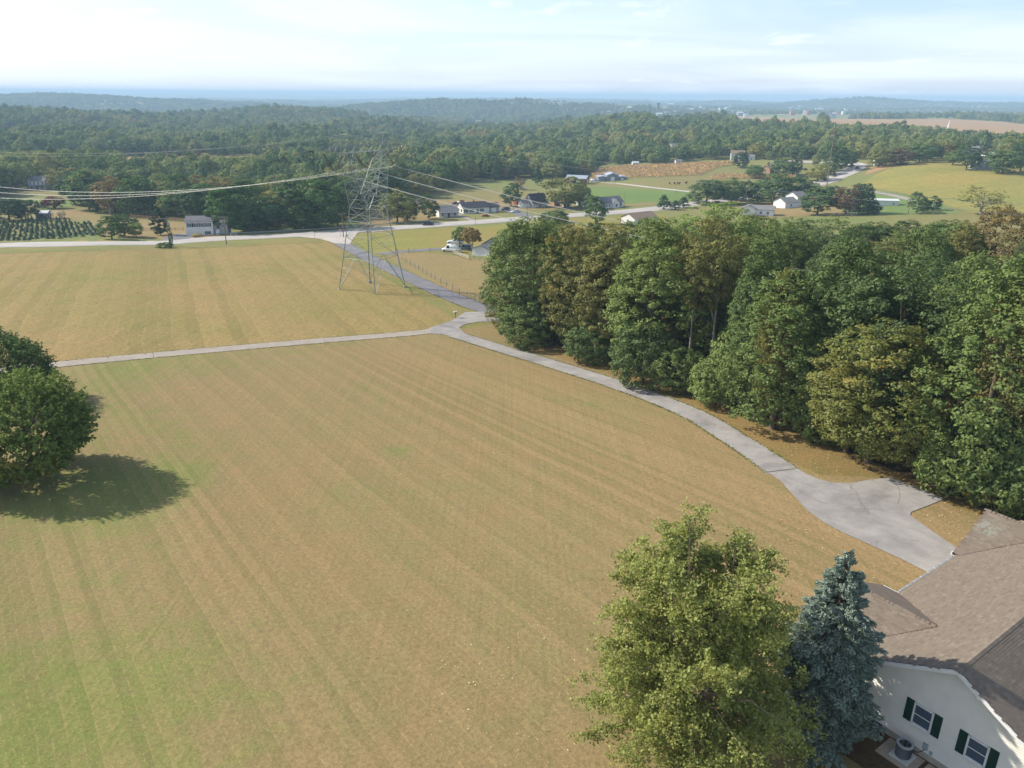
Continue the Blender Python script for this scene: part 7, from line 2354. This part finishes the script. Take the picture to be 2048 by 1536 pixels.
# clutter behind the porch house, wood pile, cows
jc = ['#a8694c', '#c9c4bc', '#7a4a38', '#b98a5e', '#5f6468', '#d8d4ca', '#8a3a30']
jm = [plain('clutter_%d' % i, c_, .8, vary=.25) for i, c_ in enumerate(jc)]
jr = random.Random(4)
jl = ['rusty', 'white', 'brown', 'tan', 'grey', 'pale', 'red']
G0 = G(838, 408)
for i in range(26):
    p = G(jr.uniform(822, 850) if i < 16 else jr.uniform(915, 932), jr.uniform(400, 428) if i < 16 else jr.uniform(404, 412))
    k = i % 7
    o = thing('salvage_pile', '%s %s salvage heap in the yard behind the %s' % (ordinal(i // 7 + 1), jl[k], 'round roadside tree' if i < 16 else 'porch house'), 'heap', p, jr.uniform(0, 3), 'salvage heaps behind the porch house')
    for q in range(3):
        a, b, c_ = jr.uniform(.5, 1.4), jr.uniform(.4, 1.0), jr.uniform(.4, 1.0)
        dx, dy = jr.uniform(-.9, .9), jr.uniform(-.9, .9)
        MB().prism([(dx - a, 0), (dx + a, 0), (dx + a * .8, c_), (dx - a * .6, c_ * 1.3)], 'y', dy - b, dy + b).build('salvage', jm[(k + q * (q == 2)) % 7], o)
p = G(970, 433)
o = thing('log_pile', 'low pile of brown logs on the ranch house lawn', 'log pile', p, R_(15))
lm = MB().tube([(0, -1.2, 0), (0, 1.2, 0)], .22, 8).mesh('log', plain('cut_log', '#8a6a4a', .9, vary=.3))
for row in range(3):
    for k in range(9 - row * 2):
        lo = link('log', lm, o); lo.location = ((k - (8 - row * 2) / 2) * .46, jr.uniform(-.1, .1), .22 + row * .38)
cm_ = loft([(-1.1, [(.18, .75), (.3, .95), (.28, 1.25), (.1, 1.4), (.01, 1.42)]), (-.3, [(.3, .6), (.42, .9), (.4, 1.25), (.15, 1.42), (.01, 1.44)]), (.6, [(.28, .6), (.38, .9), (.34, 1.25), (.12, 1.42), (.01, 1.45)]), (1.0, [(.14, .95), (.2, 1.1), (.18, 1.35), (.08, 1.5), (.01, 1.52)]), (1.45, [(.1, 1.25), (.14, 1.35), (.13, 1.5), (.08, 1.6), (.01, 1.62)]), (1.8, [(.07, 1.15), (.1, 1.2), (.1, 1.32), (.05, 1.4), (.01, 1.42)])])
for sx in (-.8, .7):
    for sy in (-.2, .2): cm_.tube([(sx, sy, .85), (sx - .05, sy, .45), (sx, sy, 0)], [.12, .08, .06], 6)
cow = cm_.mesh('cow', plain('cow_hide', '#2a221d', .9))
for k, (px_, py_, wh) in enumerate(((1339, 369, 'leftmost dark cow grazing in the upper pasture'), (1349, 369, 'second dark cow from the left in the upper pasture'), (1357, 369, 'third dark cow from the left in the upper pasture'), (1372, 368, 'fourth dark cow in the upper pasture, right of three'), (1497, 364, 'lone dark cow by the corn strip'))):
    o = link('cow', cow, None, G(px_, py_), label=wh, cat='cow', group='cows in the upper pasture'); o.rotation_euler = (0, 0, jr.uniform(0, 6))

for px_, py_, yaw_, mat_, nm_, lab_, cat_ in ((1036, 409, 30, 'red', 'red_shed', 'small red shed left of the cape house', 'shed'), (1112, 412, 25, 'brick', 'tan_shed', 'small tan shed under the large broad olive tree', 'shed'), (1133, 414, 30, 'cream', 'garden_hut', 'tiny cream hut right of the tan shed', 'shed')):
    o = house_at(px_, py_, yaw_, nm_, lab_, cat_, 'garden sheds'); gable_block(o, 3.6, 2.8, 2.0, .5, mat_, 'grey', over=.15); openings(o, [('-y', 0, 0, 1.7, 1.1, -1.4, 'd')])

# ================================================================ FAR TOWN AND LANDMARKS
tr_ = random.Random(9)
lab_c = {}
whm = [WALLS['white'], WALLS['cream'], WALLS['grey'], WALLS['brick']]
tpx = sorted(tr_.choice([tr_.uniform(1150, 1480), tr_.uniform(1300, 1480), tr_.uniform(1480, 1700)]) for _ in range(58))
for k, px_ in enumerate(tpx):
    py_ = tr_.uniform(213, 237)
    p = G(px_, py_)
    L = tr_.uniform(12, 24); W = L * .6; h = tr_.uniform(4, 8)
    o = thing('town_house', '%s from the left of the buildings in the hazy far town' % ordinal(k + 1), 'house', p + Vector((0, 0, 6)), tr_.uniform(-.6, .6), 'buildings of the far town')
    MB().prism([(-W / 2, -8), (W / 2, -8), (W / 2, h), (0, h + W * .22), (-W / 2, h)], 'x', -L / 2, L / 2).build('wall', whm[k % 4], o)
    rf = MB()
    for s in (-1, 1): rf.prism([(0, h + W * .22 + .1), (s * (W / 2 + .5), h), (s * (W / 2 + .5), h + .3), (0, h + W * .22 + .5)], 'x', -L / 2 - .5, L / 2 + .5)
    rf.build('roof', ROOFS[['grey', 'slate', 'white', 'brown'][k % 4]], o)
for k in range(12):
    px_ = 1030 + k * 9 + tr_.uniform(-3, 3); p = G(px_, tr_.uniform(209, 213))
    o = thing('hill_house', '%s white house from the left on the far central hilltop' % ordinal(k + 1), 'house', p + Vector((0, 0, 5)), tr_.uniform(-.5, .5), 'houses on the far hilltop')
    MB().prism([(-7, -8), (7, -8), (7, 7), (0, 11), (-7, 7)], 'x', -11, 11).build('wall', WALLS['white'], o)
    rf = MB()
    for s in (-1, 1): rf.prism([(0, 11.1), (s * 7.5, 6.9), (s * 7.5, 7.3), (0, 11.5)], 'x', -11.5, 11.5)
    rf.build('roof', ROOFS['grey'], o)
p = G(1452, 228)
o = thing('water_tower', 'pale teal water tower above the far town', 'water tower', p)
dd = pix(p)[2]; s_ = dd / F_PX
MB().lathe([(0.5 * s_ * 1.0, -4), (.5 * s_, 6 * s_), (3.2 * s_, 7.5 * s_), (4.6 * s_, 9.5 * s_), (4.2 * s_, 11.5 * s_), (1.5 * s_, 13 * s_), (.1, 13.2 * s_)], 16).build('tank', plain('pale_teal_steel', '#a9c4bd', .5), o, True)
for a in range(6): MB().bar((3.6 * s_ * math.cos(a * 1.047), 3.6 * s_ * math.sin(a * 1.047), -4), (3.2 * s_ * math.cos(a * 1.047), 3.2 * s_ * math.sin(a * 1.047), 8 * s_), .5).build('leg', plain('pale_teal_steel', '#a9c4bd', .5), o)
p = G(1316, 226); s_ = pix(p)[2] / F_PX
o = thing('block_tower', 'dark square tower block on the hazy skyline', 'tower', p)
MB().box(-2.3 * s_, 2.3 * s_, -2.3 * s_, 2.3 * s_, -4, 17 * s_).build('shaft', plain('dark_concrete', '#3f4448', .8), o)
MB().box(-2.7 * s_, 2.7 * s_, -2.7 * s_, 2.7 * s_, 17 * s_, 19 * s_).build('top', plain('dark_concrete', '#3f4448', .8), o)
p = G(1196, 222); s_ = pix(p)[2] / F_PX
o = thing('radio_mast', 'thin lattice mast on the far central skyline', 'mast', p)
mb = MB()
for a in range(3): mb.bar((1.2 * s_ * math.cos(a * 2.1), 1.2 * s_ * math.sin(a * 2.1), -3), (.2, .2 * a, 18 * s_), .6)
mb.build('mast', M_galv, o); MB().bar((-1.5 * s_, 0, 12 * s_), (1.5 * s_, 0, 12 * s_), .6).build('crossarm', M_galv, o)

# ================================================================ HAZE
hz = MB().box(-26000, 26000, -26000, 26000, -190, 62)
hm = bpy.data.materials.new('haze_air'); hm.use_nodes = True
hn, hl = hm.node_tree.nodes, hm.node_tree.links
hn.clear()
ho = hn.new('ShaderNodeOutputMaterial'); pv = hn.new('ShaderNodeVolumePrincipled')
pv.inputs['Color'].default_value = (0.56, 0.80, 1.0, 1)
pv.inputs['Density'].default_value = HAZE
pv.inputs['Anisotropy'].default_value = 0.0
hl.new(pv.outputs[0], ho.inputs['Volume'])
hz.build('haze', hm, None, kind='stuff', label='pale blue haze filling the far air')
print('wood instances', N_WOOD)
